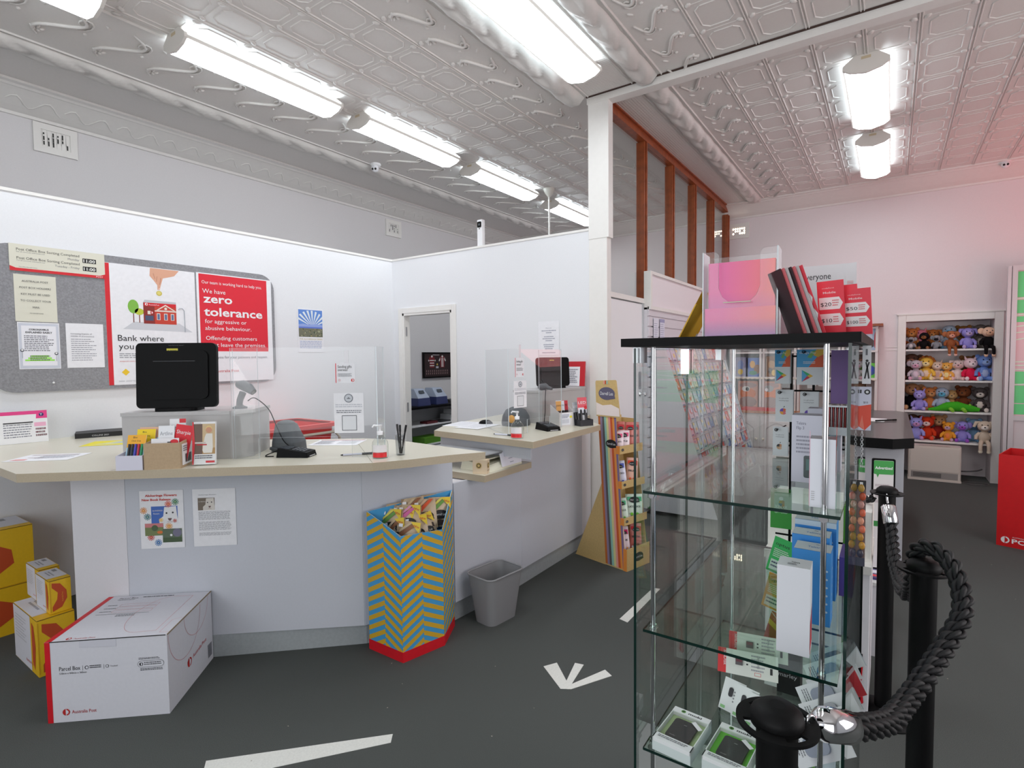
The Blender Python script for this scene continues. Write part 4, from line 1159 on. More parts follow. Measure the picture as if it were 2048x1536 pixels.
# ---------------------------------------------------------------- things on and around the farther counter
t = thing('till_hutch', 'grey raised hutch on the farther counter behind the sneeze guard', 'hutch', (-2.15, 3.50, ZC))
MB().box(-.26, 0, 0, .70, 0, .232, HUTCH).build('body', t, bevel=.002)
MB().box(-.265, .005, -.004, .705, .232, .25, HUTCH).build('top', t, bevel=.002)
monitor('black monitor turned sideways on the hutch of the farther counter', at_angle((-2.27, 3.86, ZC + .25), 62), .30, .235, -.06)
t = MB(); t.T = frame((-2.36, P2Y - .10, ZC + .252), (1, 0, 0), (0, .10, 1))
t.box(0, .225, 0, .21, 0, .014, C(196, 30, 44, .4)); t.box(.005, .18, .0, .165, .0145, .016, C(238, 236, 240)); t.T = t.T @ Matrix.Translation((0, 0, .016)); t.rules(.02, .165, .145, .02, 8, C(150, 150, 160))
tag(t.build('folder'), 'red folder with a white sheet leaning behind the farther monitor', 'folder')
t = thing('barcode_scanner', 'grey barcode scanner lying on the hutch of the farther counter', 'scanner', (-2.14 - .02, 3.56, ZC + .25), 2.9)
MB().tube([(-.035, 0, .020), (0, 0, .03), (.05, 0, .024), (.07, 0, .018)], [.014, .026, .024, .012], DGREY, 12).build('head', t)
MB().tube([(-.035, 0, .02), (-.07, 0, .014)], [.014, .011], DGREY, 10).build('grip', t)
terminal('black card payment terminal on the farther counter beside the sneeze guard', at_angle((-1.945, 3.235, ZC), 62))
cable('scanner_cable', 'black cable hanging from the farther hutch down to the card terminal', [(-2.15, 3.53, ZC + .262), (-2.12, 3.50, ZC + .27), (-2.10, 3.46, ZC + .20), (-2.09, 3.44, ZC + .10), (-2.06, 3.38, ZC + .03), (-2.0, 3.33, ZC + .012)])
t = thing('scale_dome', 'dark grey dome shaped device behind the sneeze guard on the farther counter', 'device', (-2.29, 3.35, ZC))
MB().lathe([(.105, 0), (.108, .02), (.10, .07), (.075, .115), (.03, .135)], DGREY, 24).build('shell', t)
b = MB(); b.ell((.03, -.10, .055), (.03, .016, .03), C(206, 150, 70, .35), 12); tag(b.build('orange_sensor', t), 'orange sensor')
t = thing('computer_mouse', 'black computer mouse on the farther counter left of the dome', 'mouse', (-2.52, 3.28, ZC), .4)
b = MB(); b.ell((0, 0, .004), (.055, .032, .03), BLACK, 14); b.build('body', t)
b = MB(); b.ell((.02, 0, .028), (.012, .004, .006), DGREY, 8); b.build('wheel', t)
def d_plain(b):
    b.rules(.02, .19, .27, .03, 12, C(186, 188, 196), .0014, frac=.3)
for cx, cy, tn, lab in ((-2.74, 3.03, 10, 'leftmost printed sheet lying on the farther counter'), (-2.58, 2.98, 4, 'printed sheet overlapping another on the farther counter')):
    m = at_angle((cx, cy, ZC + (.0006 if cx < -2.7 else .0022)), tn)
    sheet('paper', lab, 'paper', m, .21, .297, d_plain, group='printed sheets on the farther counter')
BX2 = at_angle((-1.955, 3.415, ZC), 64)
def pen_dispenser():
    t = tray('pen_box', 'white and brown box of hanging pen packs at the end of the farther counter', BX2, .14, .12, .10, .15, C(226, 222, 222, .5))
    b = MB(); b.T = frame((.01, -.001, .01), (1, 0, 0), (0, 0, 1)); b.box(0, .085, 0, .085, 0, .001, C(236, 238, 246)); b.rules(.01, .075, .075, .045, 3, C(120, 124, 150))
    for k in range(9):
        b.rect(.012 + k * .007, .012, .014 + k * .007, .042, C(150, 154, 170))
    b.rect(.078, .05, .098, .065, C(232, 220, 40), .003)
    b.build('label', t)
pen_dispenser()
for k, (x, c1, c2, tz, lab) in enumerate(((.012, (232, 170, 90), (40, 40, 44), 0, 'leftmost orange topped pen pack in the box at the end of the farther counter'), (.045, (226, 228, 234), (40, 40, 44), -.1, 'white topped pen pack in the middle of the farther counter box'), (.085, (222, 70, 80), (60, 20, 24), -.2, 'red topped pen pack at the right of the farther counter box'))):
    sheet('pen_pack', lab, 'pens', local(BX2, x, .045 + .02 * k, .02, -.14, tz), .05, .165 - .01 * k, lambda b, c1=c1, c2=c2: blister(b, .05, .16, C(*c1), C(*c2), 'pens', INK), group='pen packs on the farther counter')
BX3 = at_angle((-1.83, 3.50, ZC), 64)
t = tray('display_box', 'small black display box of torches at the counter end beside the striped stand', BX3, .115, .09, .045, .05, C(26, 26, 34, .4))
b = MB(); b.T = BX3 @ frame((.03, -.0005, .012), (1, 0, 0), (0, 0, 1))
sheet('torch_pack', 'red and white torch pack standing in the small black display box', 'torch', local(BX3, .012, .04, .006, -.1, 0), .085, .20, lambda b: (blister(b, .085, .20, C(226, 92, 104), C(40, 40, 46), 'LED', WHITE), b.rect(.004, .085, .08, .125, C(226, 228, 238), .0022), b.disc(.07, .125, .014, RED, .0026), b.disc(.04, .05, .022, C(190, 192, 196, .2), .009)), group='torch packs in the small black box')
sheet('torch_pack', 'grey torch pack leaning left in the small black display box', 'torch', local(BX3, -.012, .06, .006, -.12, .2), .06, .165, lambda b: blister(b, .06, .165, C(170, 172, 178), C(60, 60, 66), 'LED', WHITE), group='torch packs in the small black box')

# low shelf: postage scale and a cream box
t = thing('postage_scale', 'cream postage scale on the low shelf between the two counters', 'scale', at_angle((0, 0, 0), 0).translation, 0)
t.location = (-2.10, 2.83, .8805); t.rotation_euler.z = PI / 2
SW = C(228, 226, 206, .4)
b = MB(); b.loft([(-.19, -.10, 0), (.17, -.10, 0), (.17, .14, 0), (-.19, .14, 0)], [(-.18, -.07, .035), (.16, -.07, .06), (.16, .13, .06), (-.18, .13, .06)], SW); b.build('body', t, bevel=.008)
b = MB(); b.box(-.16, .13, -.05, .13, .066, .074, SW); b.build('platform', t, bevel=.003)
b = MB(); b.T = frame((-.06, -.096, .012), (1, 0, 0), (0, .25, 1)); b.box(0, .22, 0, .085, 0, .004, C(236, 236, 246)); b.poly([(.02, .085), (.2, .085), (.17, .105), (.06, .105)], C(236, 236, 246), .004)
b.rules(.05, .19, .078, .064, 1, C(150, 152, 170), .0045, jag=0); b.rules(.08, .15, .045, .035, 1, C(150, 152, 170), .0045, jag=0); b.rules(.09, .13, .02, .012, 1, C(120, 122, 150), .0045, jag=0)
tag(b.build('paper_sign', t), 'white paper sign on the scale')
t = MB(); t.box(-.045, .045, -.03, .03, 0, .085, C(228, 206, 176, .55)); t.T = frame((.0455, 0, .05), (0, 1, 0), (0, 0, 1)); t.disc(0, 0, .018, C(190, 160, 90), .001); t.disc(0, 0, .013, C(90, 76, 56), .0014); t.disc(0, 0, .008, C(210, 180, 110), .0018); t.rules(-.02, .02, -.028, -.036, 1, C(150, 130, 100), .001)
t.T = frame((0, -.0305, .05), (1, 0, 0), (0, 0, 1)); t.disc(-.005, 0, .018, C(190, 160, 90), .001); t.disc(-.005, 0, .013, C(90, 76, 56), .0014); t.disc(-.005, 0, .008, C(210, 180, 110), .0018)
tag(t.build('gift_box', loc=(-2.045, 2.61, .8805), rotz=.35, bevel=.002), 'small cream box with a round gold seal on the low scale shelf', 'box')

# red tub on its trolley frame on the staff side
t = thing('mail_tub', 'red plastic mail tub on a tubular trolley behind the near counter', 'tub', (-4.18, 2.55, 0))
TW = C(226, 44, 40, .4)
b = MB()
def ring(sx, sy, z):
    return [(x, y, z) for x, y in rrect(2 * sx, 2 * sy, .06, 4, -sx, -sy)]
b.loft(ring(.24, .36, .55), ring(.28, .42, 1.03), TW, False, True); b.loft(ring(.27, .41, 1.03), ring(.235, .355, .56), TW, False, True); b.add(ring(.235, .355, .56), [tuple(range(20))], TW)
b.add(ring(.24, .36, .55), [tuple(range(19, -1, -1))], TW) if len(ring(.1, .1, 0)) == 20 else None
b.build('tub', t)
b = MB(); o, i_ = ring(.31, .45, 1.05), ring(.27, .41, 1.05); o2, i2 = ring(.31, .45, 1.02), ring(.27, .41, 1.02); n = len(o)
b.add(o + i_, [(k, (k + 1) % n, n + (k + 1) % n, n + k) for k in range(n)], TW); b.add(o + o2, [(k + n, (k + 1) % n + n, (k + 1) % n, k) for k in range(n)], TW); b.add(o2 + i2, [(k + n, (k + 1) % n + n, (k + 1) % n, k) for k in range(n)], TW)
b.build('rim', t)
b = MB()
for sx in (-1, 1):
    b.tube([(sx * .29, -.45, .02), (sx * .29, -.45, .92), (sx * .29, -.40, .97), (sx * .29, .40, .97), (sx * .29, .45, .92), (sx * .29, .45, .02)], .012, C(206, 196, 178, .35), 8)
b.tube([(-.29, .45, .2), (.29, .45, .2)], .012, C(206, 196, 178, .35), 8); b.tube([(-.29, -.45, .2), (.29, -.45, .2)], .012, C(206, 196, 178, .35), 8)
tag(b.build('trolley_frame', t), 'cream tubular trolley frame')
for sx in (-1, 1):
    for sy in (-1, 1):
        b = MB(); b.T = Matrix.Translation((sx * .29, sy * .45, .025)) @ Matrix.Rotation(PI / 2, 4, 'X'); b.lathe([(.02, -.012), (.025, -.01), (.025, .01), (.02, .012)], BLACK, 12); b.build('wheel', t)
# ---------------------------------------------------------------- cartons on the floor at the left
def post_curve(b, x0, y0, w_, h_, m, z=.0016, k=1.0):
    """the big round post horn shape cut by the face"""
    n = 14
    out = [(x0 + w_ * math.sin(PI * i / n), y0 + h_ / 2 - h_ / 2 * math.cos(PI * i / n)) for i in range(n + 1)]
    inn = [(x0 + w_ * .38 * math.sin(PI * i / n), y0 + h_ * .62 - h_ * .30 * math.cos(PI * i / n)) for i in range(n + 1)]
    b.poly(out[:n // 2 + 1] + inn[:n // 2 + 1][::-1], m, z); b.poly(out[n // 2:] + inn[n // 2:][::-1], m, z)
ORANGE_R = C(196, 76, 34)
def yellow_box(label, x0, x1, y0, y1, z0, z1, group, curve=True, yf=.28):
    """long side faces the camera, yellow end faces +X"""
    t = thing('mailing_box', label, 'box', (x0, y0, z0), group=group)
    L, D, H = x1 - x0, y1 - y0, z1 - z0
    b = MB()
    b.box(0, L, 0, D, 0, H, BOX_Y)
    b.T = frame((0, -.0004, 0), (1, 0, 0), (0, 0, 1)); b.rect(0.002, .002, L * (1 - yf), H - .002, BOX_W, .0002)
    b.rules(L * .08, L * .55, H * .85, H * .4, 8, C(186, 186, 192), .0006, frac=.3); b.text('Australia Post', L * .5, H * .12, H * .07, C(206, 80, 70), .0008, rot=.02)
    b.poly([(L * (1 - yf * .8), H * .2), (L * (1 - yf * .5), H * .08), (L * (1 - yf * .3), H * .5), (L * (1 - yf * .5), H * .85), (L * (1 - yf * .8), H * .9)], ORANGE_R, .0006)
    b.T = frame((L + .0004, 0, 0), (0, 1, 0), (0, 0, 1))
    b.line([(.004, H * .05), (.004, H * .95)], .004, C(214, 160, 30), .0003)
    b.poly([(D * .12, H * .92), (D * .5, H * .86), (D * .78, H * .62), (D * .8, H * .38), (D * .55, H * .14), (D * .12, H * .06), (D * .12, H * .2), (D * .34, H * .4), (D * .38, H * .6), (D * .12, H * .78)], ORANGE_R, .0005)
    b.text('Australia Post', D * .62, H * .3, D * .10, C(236, 170, 60), .0009, rot=PI / 2)
    b.T = frame((0, 0, H + .0003), (1, 0, 0), (0, 1, 0)); b.rect(.002, .002, L * (1 - yf * .7), D - .002, BOX_W, .0002)
    b.rect(L * .1, D * .65, L * .3, D * .85, C(150, 150, 156), .0005); b.rules(L * .2, L * .65, D * .5, D * .2, 2, C(160, 160, 168), .0006)
    b.build('carton', t, bevel=.002)
    s_ = MB(); s_.box(L * .999, L + .0012, .001, D - .001, H - .004, H - .001, C(90, 60, 20)); s_.box(.002, L, -.0012, 0, H - .003, H - .001, C(90, 70, 40)); s_.build('flap_gap', t)
G_Y = 'yellow mailing boxes under the near counter'
yellow_box('big yellow mailing box on the floor at the far left edge, bottom of its stack', -4.52, -4.20, .56, 1.02, 0, .284, G_Y)
yellow_box('big yellow mailing box at the far left edge, top of its stack', -4.525, -4.205, .56, 1.015, .286, .622, G_Y)
yellow_box('medium white and yellow mailing box on the floor behind the parcel box', -3.876, -3.490, .838, .992, 0, .291, G_Y)
yellow_box('small white and yellow mailing box on the medium box, nearer the counter panel', -3.722, -3.514, .90, .99, .293, .466, G_Y)
yellow_box('small white and yellow mailing box on the medium box, farther left of its twin', -3.940, -3.732, .915, 1.005, .293, .472, G_Y)

PX0, PXU = Vector((-3.012, .745, 0)), Vector((.375, .332, 0)).normalized()
t = thing('parcel_box', 'large white and red flat pack parcel box on the floor in front of the counter', 'box', mat=frame(PX0, PXU, (-PXU.y, PXU.x, 0)))
W_, D_, H_ = .500, .462, .362
b = MB(); b.box(0, W_, 0, D_, 0, H_, BOX_W)
LR = C(222, 130, 130)
b.T = frame((0, -.0006, 0), (1, 0, 0), (0, 0, 1))
b.rect(0, 0, .022, H_, RED, .0003)
b.text('Parcel Box', .055, .232, .026, INK, .0005, width=.085); b.line([(.15, .228), (.15, .250)], .001, INK, .0005)
b.disc(.166, .240, .008, INK, .0005); b.disc(.167, .240, .0055, BOX_W, .0008); b.rules(.178, .225, .248, .232, 2, INK, .0005, jag=0); b.line([(.236, .228), (.236, .25)], .001, INK, .0005)
b.disc(.25, .240, .007, INK, .0005); b.disc(.25, .240, .005, BOX_W, .0008); b.text('Tracked', .262, .236, .009, INK, .0005, width=.03)
b.text('510mm x 440mm x 360mm', .055, .216, .011, INK, .0005, width=.11)
b.prism(rrect(.11, .03, .015, 6, .375, .222), .0003, .0005, INK); b.prism(rrect(.107, .027, .0135, 6, .3765, .2235), .0005, .0008, BOX_W)
aplogo(b, .39, .237, .008, INK, BOX_W, .001); b.rules(.402, .476, .245, .229, 2, INK, .001, jag=.05); b.rules(.38, .47, .266, .256, 2, INK, .0006, jag=.1); b.rules(.385, .48, .217, .205, 2, INK, .0006, jag=.1)
aplogo(b, .075, .045, .015, C(190, 40, 40), BOX_W, .0006); b.text('Australia Post', .098, .037, .022, C(180, 50, 50), .0008, width=.10)
b.poly([(.14, H_), (.29, H_), (.29, H_ - .035), (.14, H_ - .03)], C(214, 214, 224), .0005); b.line([(.14, H_ - .03), (.29, H_ - .035)], .001, C(190, 190, 200), .0008)
b.T = frame((0, 0, H_ + .0003), (1, 0, 0), (0, 1, 0))
b.rect(0, 0, .025, D_, RED, .0002)
b.text('Parcel Box', .07, .425, .018, INK, .0005, width=.09); b.rules(.18, .33, .44, .425, 1, INK, .0005, jag=0); b.rules(.07, .16, .415, .405, 1, GREY_INK, .0005)
for k in range(3):
    y = .36 - .035 * k
    b.line([(.12, y), (.30, y), (.30, y - .025), (.12, y - .025), (.12, y)], .001, LR, .0005); b.rules(.06, .115, y - .008, y - .02, 1, GREY_INK, .0005)
b.line([(.06, .25), (.30, .25)], .002, INK, .0005); b.rules(.16, .26, .24, .215, 2, GREY_INK, .0005)
arc = [(.34 + .10 * math.cos(a), .235 + .19 * math.sin(a)) for a in [PI / 2 + PI * i / 16 for i in range(17)]]
b.line(arc + [(.43, .05), (.43, .42), arc[0]], .0012, LR, .0005)
b.line([(.455, .03), (.455, .15), (.49, .17)], .001, LR, .0005); b.line([(.455, .03), (.495, .03)], .001, LR, .0005)
aplogo(b, .085, .022, .011, C(190, 40, 40), BOX_W, .0006); b.text('Australia Post', .105, .016, .015, C(190, 70, 70), .0008, width=.09)
b.T = frame((W_ + .0006, 0, 0), (0, 1, 0), (0, 0, 1))
b.line([(.01 + .16 * (1 - math.cos(a)), H_ - .01 - .18 * math.sin(a)) for a in [PI * i / 18 for i in range(19)]], .0016, C(206, 110, 114), .0004)
b.line([(.16 + .13 * (1 - math.cos(a)), H_ - .004 - .13 * math.sin(a)) for a in [PI * i / 18 for i in range(19)]], .0016, C(206, 110, 114), .0004)
aplogo(b, .20, .125, .022, C(190, 40, 40), BOX_W, .0006); b.text('Australia Post', .235, .125, .026, C(200, 60, 60), .0008, width=.15, rot=.08)
for k in range(12):
    b.rect(.40 + k * .004, .03, .402 + k * .004, .10, C(120, 120, 128), .0006)
b.build('carton', t, bevel=.0025)
s_ = MB(); s_.box(.02, W_ - .004, -.002, .0, H_ - .001, H_ + .0025, C(40, 38, 36)); s_.box(W_ - .001, W_ + .0025, .004, D_, H_ - .002, H_ + .003, C(150, 134, 110, .9)); tag(s_.build('lid_edge', t), 'corrugated brown lid edge')

# ---------------------------------------------------------------- chevron dump bin with chocolate bags
def clip(poly, a, b_, c):
    """keep a*x + b*y <= c"""
    out = []
    for i in range(len(poly)):
        p, q = poly[i], poly[(i + 1) % len(poly)]
        fp, fq = a * p[0] + b_ * p[1] - c, a * q[0] + b_ * q[1] - c
        if fp <= 0:
            out.append(p)
        if fp * fq < 0:
            k = fp / (fp - fq)
            out.append((p[0] + (q[0] - p[0]) * k, p[1] + (q[1] - p[1]) * k))
    return out
CYAN, MUST = C(70, 160, 214), C(214, 170, 44)
t = thing('dump_bin', 'blue and mustard chevron cardboard dump bin full of chocolate bags', 'display bin', (0, 0, 0))
PP = [(-2.318, 1.95), (-2.06, 1.95), (-1.998, 2.20), (-2.098, 2.40)]
ZZ = [.758, .668, .648, .813]
b = MB()
cxy = (-2.13, 2.12)
for i in range(4):
    j = (i + 1) % 4
    p, q = Vector((*PP[i], 0)), Vector((*PP[j], 0))
    L = (q - p).length
    T = frame(p, q - p, (0, 0, 1))
    b.T = T
    b.add([(0, 0, 0), (L, 0, 0), (L, ZZ[j], 0), (0, ZZ[i], 0)], [(0, 1, 2, 3)], CYAN)
    b.add([(.003, .003, -.004), (L - .003, .003, -.004), (L - .003, ZZ[j], -.004), (.003, ZZ[i], -.004)], [(3, 2, 1, 0)], CYAN)
    b.add([(0, ZZ[i], 0), (L, ZZ[j], 0), (L - .003, ZZ[j], -.004), (.003, ZZ[i], -.004)], [(0, 1, 2, 3)], C(190, 220, 236))
    if i < 3:
        half = L / 2 if i < 2 else L
        for cidx in range(2 if i < 2 else 1):
            u0, u1 = cidx * half, (cidx + 1) * half
            sl = .52 if (cidx + i) % 2 == 0 or i == 1 and cidx == 0 else -.52
            if i == 1:
                sl = .52 if cidx == 0 else -.52
            for k in range(-4, 22):
                y0 = k * .052 + (0 if sl > 0 else .052)
                pl = [(u0, y0), (u1, y0 + sl * half), (u1, y0 + sl * half + .026), (u0, y0 + .026)]
                pl = clip(pl, 0, -1, -.05)
                if pl:
                    pl = clip(pl, (ZZ[i] - ZZ[j]) / L, 1, ZZ[i])
                if len(pl) > 2:
                    b.poly(pl, MUST, .0008)
b.T = Matrix(); b.add([(x, y, .004) for x, y in PP], [(0, 1, 2, 3)], CYAN)
b.add([(PP[0][0], PP[0][1] + .01, .45), (PP[1][0] - .01, PP[1][1] + .01, .45), (PP[2][0] - .01, PP[2][1], .45), (PP[3][0] - .005, PP[3][1] - .01, .45)], [(0, 1, 2, 3)], CARD)
b.build('carton', t)
b = MB()
for i in range(3):
    p, q = Vector((*PP[i], 0)), Vector((*PP[i + 1], 0))
    b.T = frame(p, q - p, (0, 0, 1)); b.box(-.001, (q - p).length + .001, 0, .055, .0008, .003, RED)
tag(b.build('base_band', t), 'red base band')
for u in (.10, .30):
    b = MB(); b.T = frame(Vector((*PP[3], 0)), Vector((*PP[0], 0)) - Vector((*PP[3], 0)), (0, 0, 1))
    b.box(u, u + .09, .80 - u * .11, .815 - u * .11, -.002, .004, CARD); tag(b.build('tab', t), 'brown cardboard tab')
def dl_badge(b, x, y, r, z=.0026, fg=None, bg=None):
    bg = bg or C(26, 22, 22)
    b.disc(x, y, r, bg, z, r * .62, 20); b.poly([(x + r * .4, y - r * .55), (x + r * 1.05, y - r * .45), (x + r * .9, y)], bg, z + .0002)
    b.text('Darrell Lea', x, y - r * .15, r * .46, fg or C(236, 236, 236), z + .0004, 'C', width=r * 1.55)
def choc_bag(label, loc, rz, tilt, roll, cols, corner=True, w_=.125, h_=.165, group='chocolate bags in the dump bin'):
    m = at_angle(loc, rz) @ Matrix.Rotation(tilt, 4, 'X') @ Matrix.Rotation(PI / 2, 4, 'X') @ Matrix.Rotation(roll, 4, 'Z') @ Matrix.Translation((-w_ / 2, 0, 0))
    b = MB(); n = 6
    body = C(206, 182, 150, .35)
    vs, fs = [], []
    for s_ in (1, -1):
        for i in range(n + 1):
            for j in range(n + 1):
                u, v = i / n, j / n
                z = s_ * .016 * (math.sin(PI * u) * math.sin(PI * v)) ** .6
                vs.append((w_ * u, h_ * v, z))
    N = (n + 1) ** 2
    for i in range(n):
        for j in range(n):
            a = i * (n + 1) + j
            fs.append((a, a + n + 1, a + n + 2, a + 1)); fs.append((N + a, N + a + 1, N + a + n + 2, N + a + n + 1))
    b.add(vs, fs, body, True)
    z = .0175
    b.poly([(0.012, h_ * .60), (w_ * .72, h_ * .97), (w_ * .9, h_ * .97), (0.012, h_ * .42)], C(*cols[0]), z)
    b.poly([(0.012, h_ * .70), (w_ * .5, h_ * .97), (w_ * .66, h_ * .97), (0.012, h_ * .62)], C(*cols[1]), z + .0004)
    dl_badge(b, w_ * .52, h_ * .42, w_ * .33, z + .0008)
    b.poly([(w_ * .15, h_ * .06), (w_ * .45, h_ * .26), (w_ * .8, h_ * .2), (w_ * .85, h_ * .06)], C(60, 44, 36), z + .0006)
    b.rect(w_ * .05, h_ * .80, w_ * .22, h_ * .90, C(240, 240, 244), z + .001)
    if corner:
        b.poly([(w_ * .55, h_ * .99), (w_ * .99, h_ * .99), (w_ * .99, h_ * .62)], C(238, 206, 52), z + .001)
        b.text('NEW', w_ * .68, h_ * .86, h_ * .085, C(200, 60, 40), z + .0014, width=w_ * .27, bold=True, rot=-.35)
    return tag(b.build('chocolate_bag', mat=m), label, 'bag', group)
BR, PK, OR_, GN = ((150, 96, 60), (206, 180, 146)), ((214, 100, 160), (226, 150, 190)), ((228, 90, 44), (214, 180, 150)), ((110, 160, 70), (230, 220, 90))
for loc, rz, ti, ro, co, cn, lab in (
    ((-2.112, 2.035, .545), 30, -.30, -.10, BR, True, 'brown chocolate bag with a NEW corner at the front of the dump bin'),
    ((-2.165, 2.020, .555), 22, -.32, .20, BR, True, 'brown chocolate bag leaning left at the front left of the dump bin'),
    ((-2.218, 2.025, .60), 15, -.30, .05, GN, True, 'brown bag with a green corner at the far left of the dump bin'),
    ((-2.095, 2.110, .565), 45, -.28, .08, BR, True, 'brown chocolate bag in the middle right of the dump bin'),
    ((-2.075, 2.185, .565), 62, -.22, .30, BR, True, 'twisted chocolate bag against the right side of the dump bin'),
    ((-2.140, 2.085, .62), 30, -.30, .0, PK, True, 'pink banded chocolate bag in the centre of the dump bin'),
    ((-2.190, 2.060, .61), 28, -.30, -.15, BR, True, 'chocolate bag with a NEW corner behind the leaning bag'),
    ((-2.105, 2.190, .635), 50, -.28, .05, OR_, False, 'orange banded chocolate bag at the back right of the dump bin'),
    ((-2.150, 2.150, .645), 45, -.26, .10, BR, False, 'dark chocolate bag at the very back of the dump bin'),
    ((-2.085, 2.270, .63), 60, -.22, -.08, GN, True, 'green cornered bag in the back corner of the dump bin')):
    choc_bag(lab, loc, rz, ti, ro, co, cn)

# ---------------------------------------------------------------- waste bin
t = thing('waste_bin', 'grey plastic waste bin on the carpet beside the dump bin', 'bin', (-1.955, 2.62, 0), math.radians(82))
GP = M('grey_bin_plastic', (140, 140, 142), .42, bump=(300, .04))
def rr(sx, sy, z, r=.045):
    return [(x, y, z) for x, y in rrect(2 * sx, 2 * sy, r, 6, -sx, -sy)]
b = MB(); n = len(rr(.1, .1, 0))
b.loft(rr(.115, .078, .0), rr(.150, .108, .29), GP, False, True); b.loft(rr(.147, .105, .29), rr(.112, .075, .004), GP, False, True)
b.add(rr(.115, .078, 0), [tuple(range(n - 1, -1, -1))], GP); b.add(rr(.112, .075, .004), [tuple(range(n))], GP)
b.build('tub', t)
b = MB()
b.tube([Vector(p) for p in rr(.151, .109, .292)], .0055, GP, 8, closed=True); b.build('rim', t)

# ---------------------------------------------------------------- white floor tape
TAPE = M('white_floor_tape', (226, 226, 220), .6, bump=(200, .05), vary=.04)
def tape(name, label, polys):
    b = MB()
    for k, p in enumerate(polys):
        b.prism(p, 0.0002, .0012 + .0006 * k, TAPE)
    tag(b.build(name), label, 'floor tape', 'white floor tape marks')
tape('tape_arrow', 'white tape arrow on the carpet in front of the glass cabinet', [[(-1.435, 2.325), (-1.395, 2.392), (-1.225, 2.232), (-1.268, 2.207)], [(-1.268, 2.207), (-1.225, 2.232), (-1.11, 2.44), (-1.16, 2.47)], [(-1.26, 2.215), (-1.235, 2.225), (-1.27, 2.45), (-1.315, 2.44)]])
tape('tape_line', 'long white tape line on the carpet at the bottom of the picture', [[(-1.700, 1.541), (-1.668, 1.500), (-2.10, .95), (-2.20, 1.02)]])
tape('tape_line', 'white tape line on the carpet behind the glass cabinet', [[(-1.318, 3.012), (-1.261, 2.997), (-1.262, 3.56), (-1.308, 3.55)]])

# ---------------------------------------------------------------- striped confectionery stand
ST = frame((-1.760, 3.768, 0), (.967, -.255, 0), (.255, .967, 0))
KRAFT = M('kraft_board', (206, 176, 118), .6, bump=(150, .04), vary=.05)
t = thing('display_stand', 'striped cardboard confectionery stand with a badge header behind the glass cabinet', 'display stand', mat=ST)
F = frame((0, 0, 0), (1, 0, 0), (0, 0, 1))
def edgeL(z): return -.072 * z / 1.14
def edgeR(z): return .185 - .085 * z / 1.14
b = MB(); b.T = F
b.prism([(edgeL(0), 0), (edgeR(0), 0), (edgeR(1.15), 1.15), (edgeL(1.15), 1.15)], -.004, 0, KRAFT)
cols = [(198, 110, 50), (150, 132, 160), (96, 90, 92), (150, 200, 186), (222, 214, 150), (232, 160, 150), (206, 90, 44), (232, 150, 70), (130, 110, 150)]
for k, c in enumerate(cols):
    a0, a1 = k / len(cols), (k + 1) / len(cols)
    f0 = lambda a, z: edgeL(z) + (edgeR(z) - edgeL(z)) * a
    b.poly([(f0(a0, 0.01), .01), (f0(a1, .01), .01), (f0(a1, 1.15), 1.15), (f0(a0, 1.15), 1.15)], C(*c), .0006)
b.build('striped_panel', t)
b = MB(); b.T = F
b.prism([(-.082, 1.13), (.145, 1.13), (.108, 1.40), (.10, 1.408), (-.085, 1.40), (-.092, 1.39)], .001, .006, KRAFT)
b.poly([(-.08, 1.14), (.14, 1.14), (.134, 1.20), (.06, 1.225), (-.02, 1.215), (-.084, 1.235)], C(240, 226, 222), .0072)
dl_badge(b, .018, 1.305, .078, .0075, WHITE, C(96, 92, 116))
for k, c in enumerate(((232, 160, 150), (206, 90, 44), (150, 200, 186))):
    b.rect(-.012 + k * .014, 1.375, .0 + k * .014, 1.402, C(*c), .0074)
b.build('header', t)
b = MB(); b.T = F; dl_badge(b, .055, .93, .052, .001); tag(b.build('badge', t), 'black oval badge')
b = MB(); b.prism([(-.31, -.004), (0, -.004), (0, 0), (-.31, 0)], 0, .004, KRAFT)
b.T = F; b.prism([(-.31, 0), (edgeL(0), 0), (edgeL(.62), .62)], -.004, -.001, KRAFT); tag(b.build('strut', t), 'plain kraft strut')
DY = .275
b = MB()
b.loft([(edgeL(0) + .0, DY, 0), (edgeR(0), DY, 0), (edgeR(0), DY + .004, 0), (edgeL(0), DY + .004, 0)], [(edgeL(1.1), DY, 1.1), (edgeR(1.1) - .04, DY, 1.1), (edgeR(1.1) - .04, DY + .004, 1.1), (edgeL(1.1), DY + .004, 1.1)], KRAFT)
b.loft([(edgeL(0), .004, 0), (edgeL(0) + .004, .004, 0), (edgeL(0) + .004, DY, 0), (edgeL(0), DY, 0)], [(edgeL(1.12), .004, 1.12), (edgeL(1.12) + .004, .004, 1.12), (edgeL(1.12) + .004, DY, 1.12), (edgeL(1.12), DY, 1.12)], KRAFT)
b.build('back_board', t)
TRAYS = ((.0, .165), (.335, .055), (.605, .055), (.86, .06))
for z, lip in TRAYS:
    b = MB()
    xr = edgeR(z) + .012
    b.box(edgeL(z) + .006, xr, .002, DY - .002, z, z + .005, KRAFT)
    b.box(xr, xr + .004, .0, DY, z, z + lip, KRAFT)
    b.box(xr - .03, xr, -.003, .0, z, z + lip, C(226, 140, 60))
    tr_ = b.build('tray', t)
    b = MB(); b.T = frame((xr + .0045, 0, z), (0, 1, 0), (0, 0, 1))
    dl_badge(b, DY * .5 if lip > .1 else .03, lip * .5, .055 if lip > .1 else .016, .0006); b.build('badge', tr_)
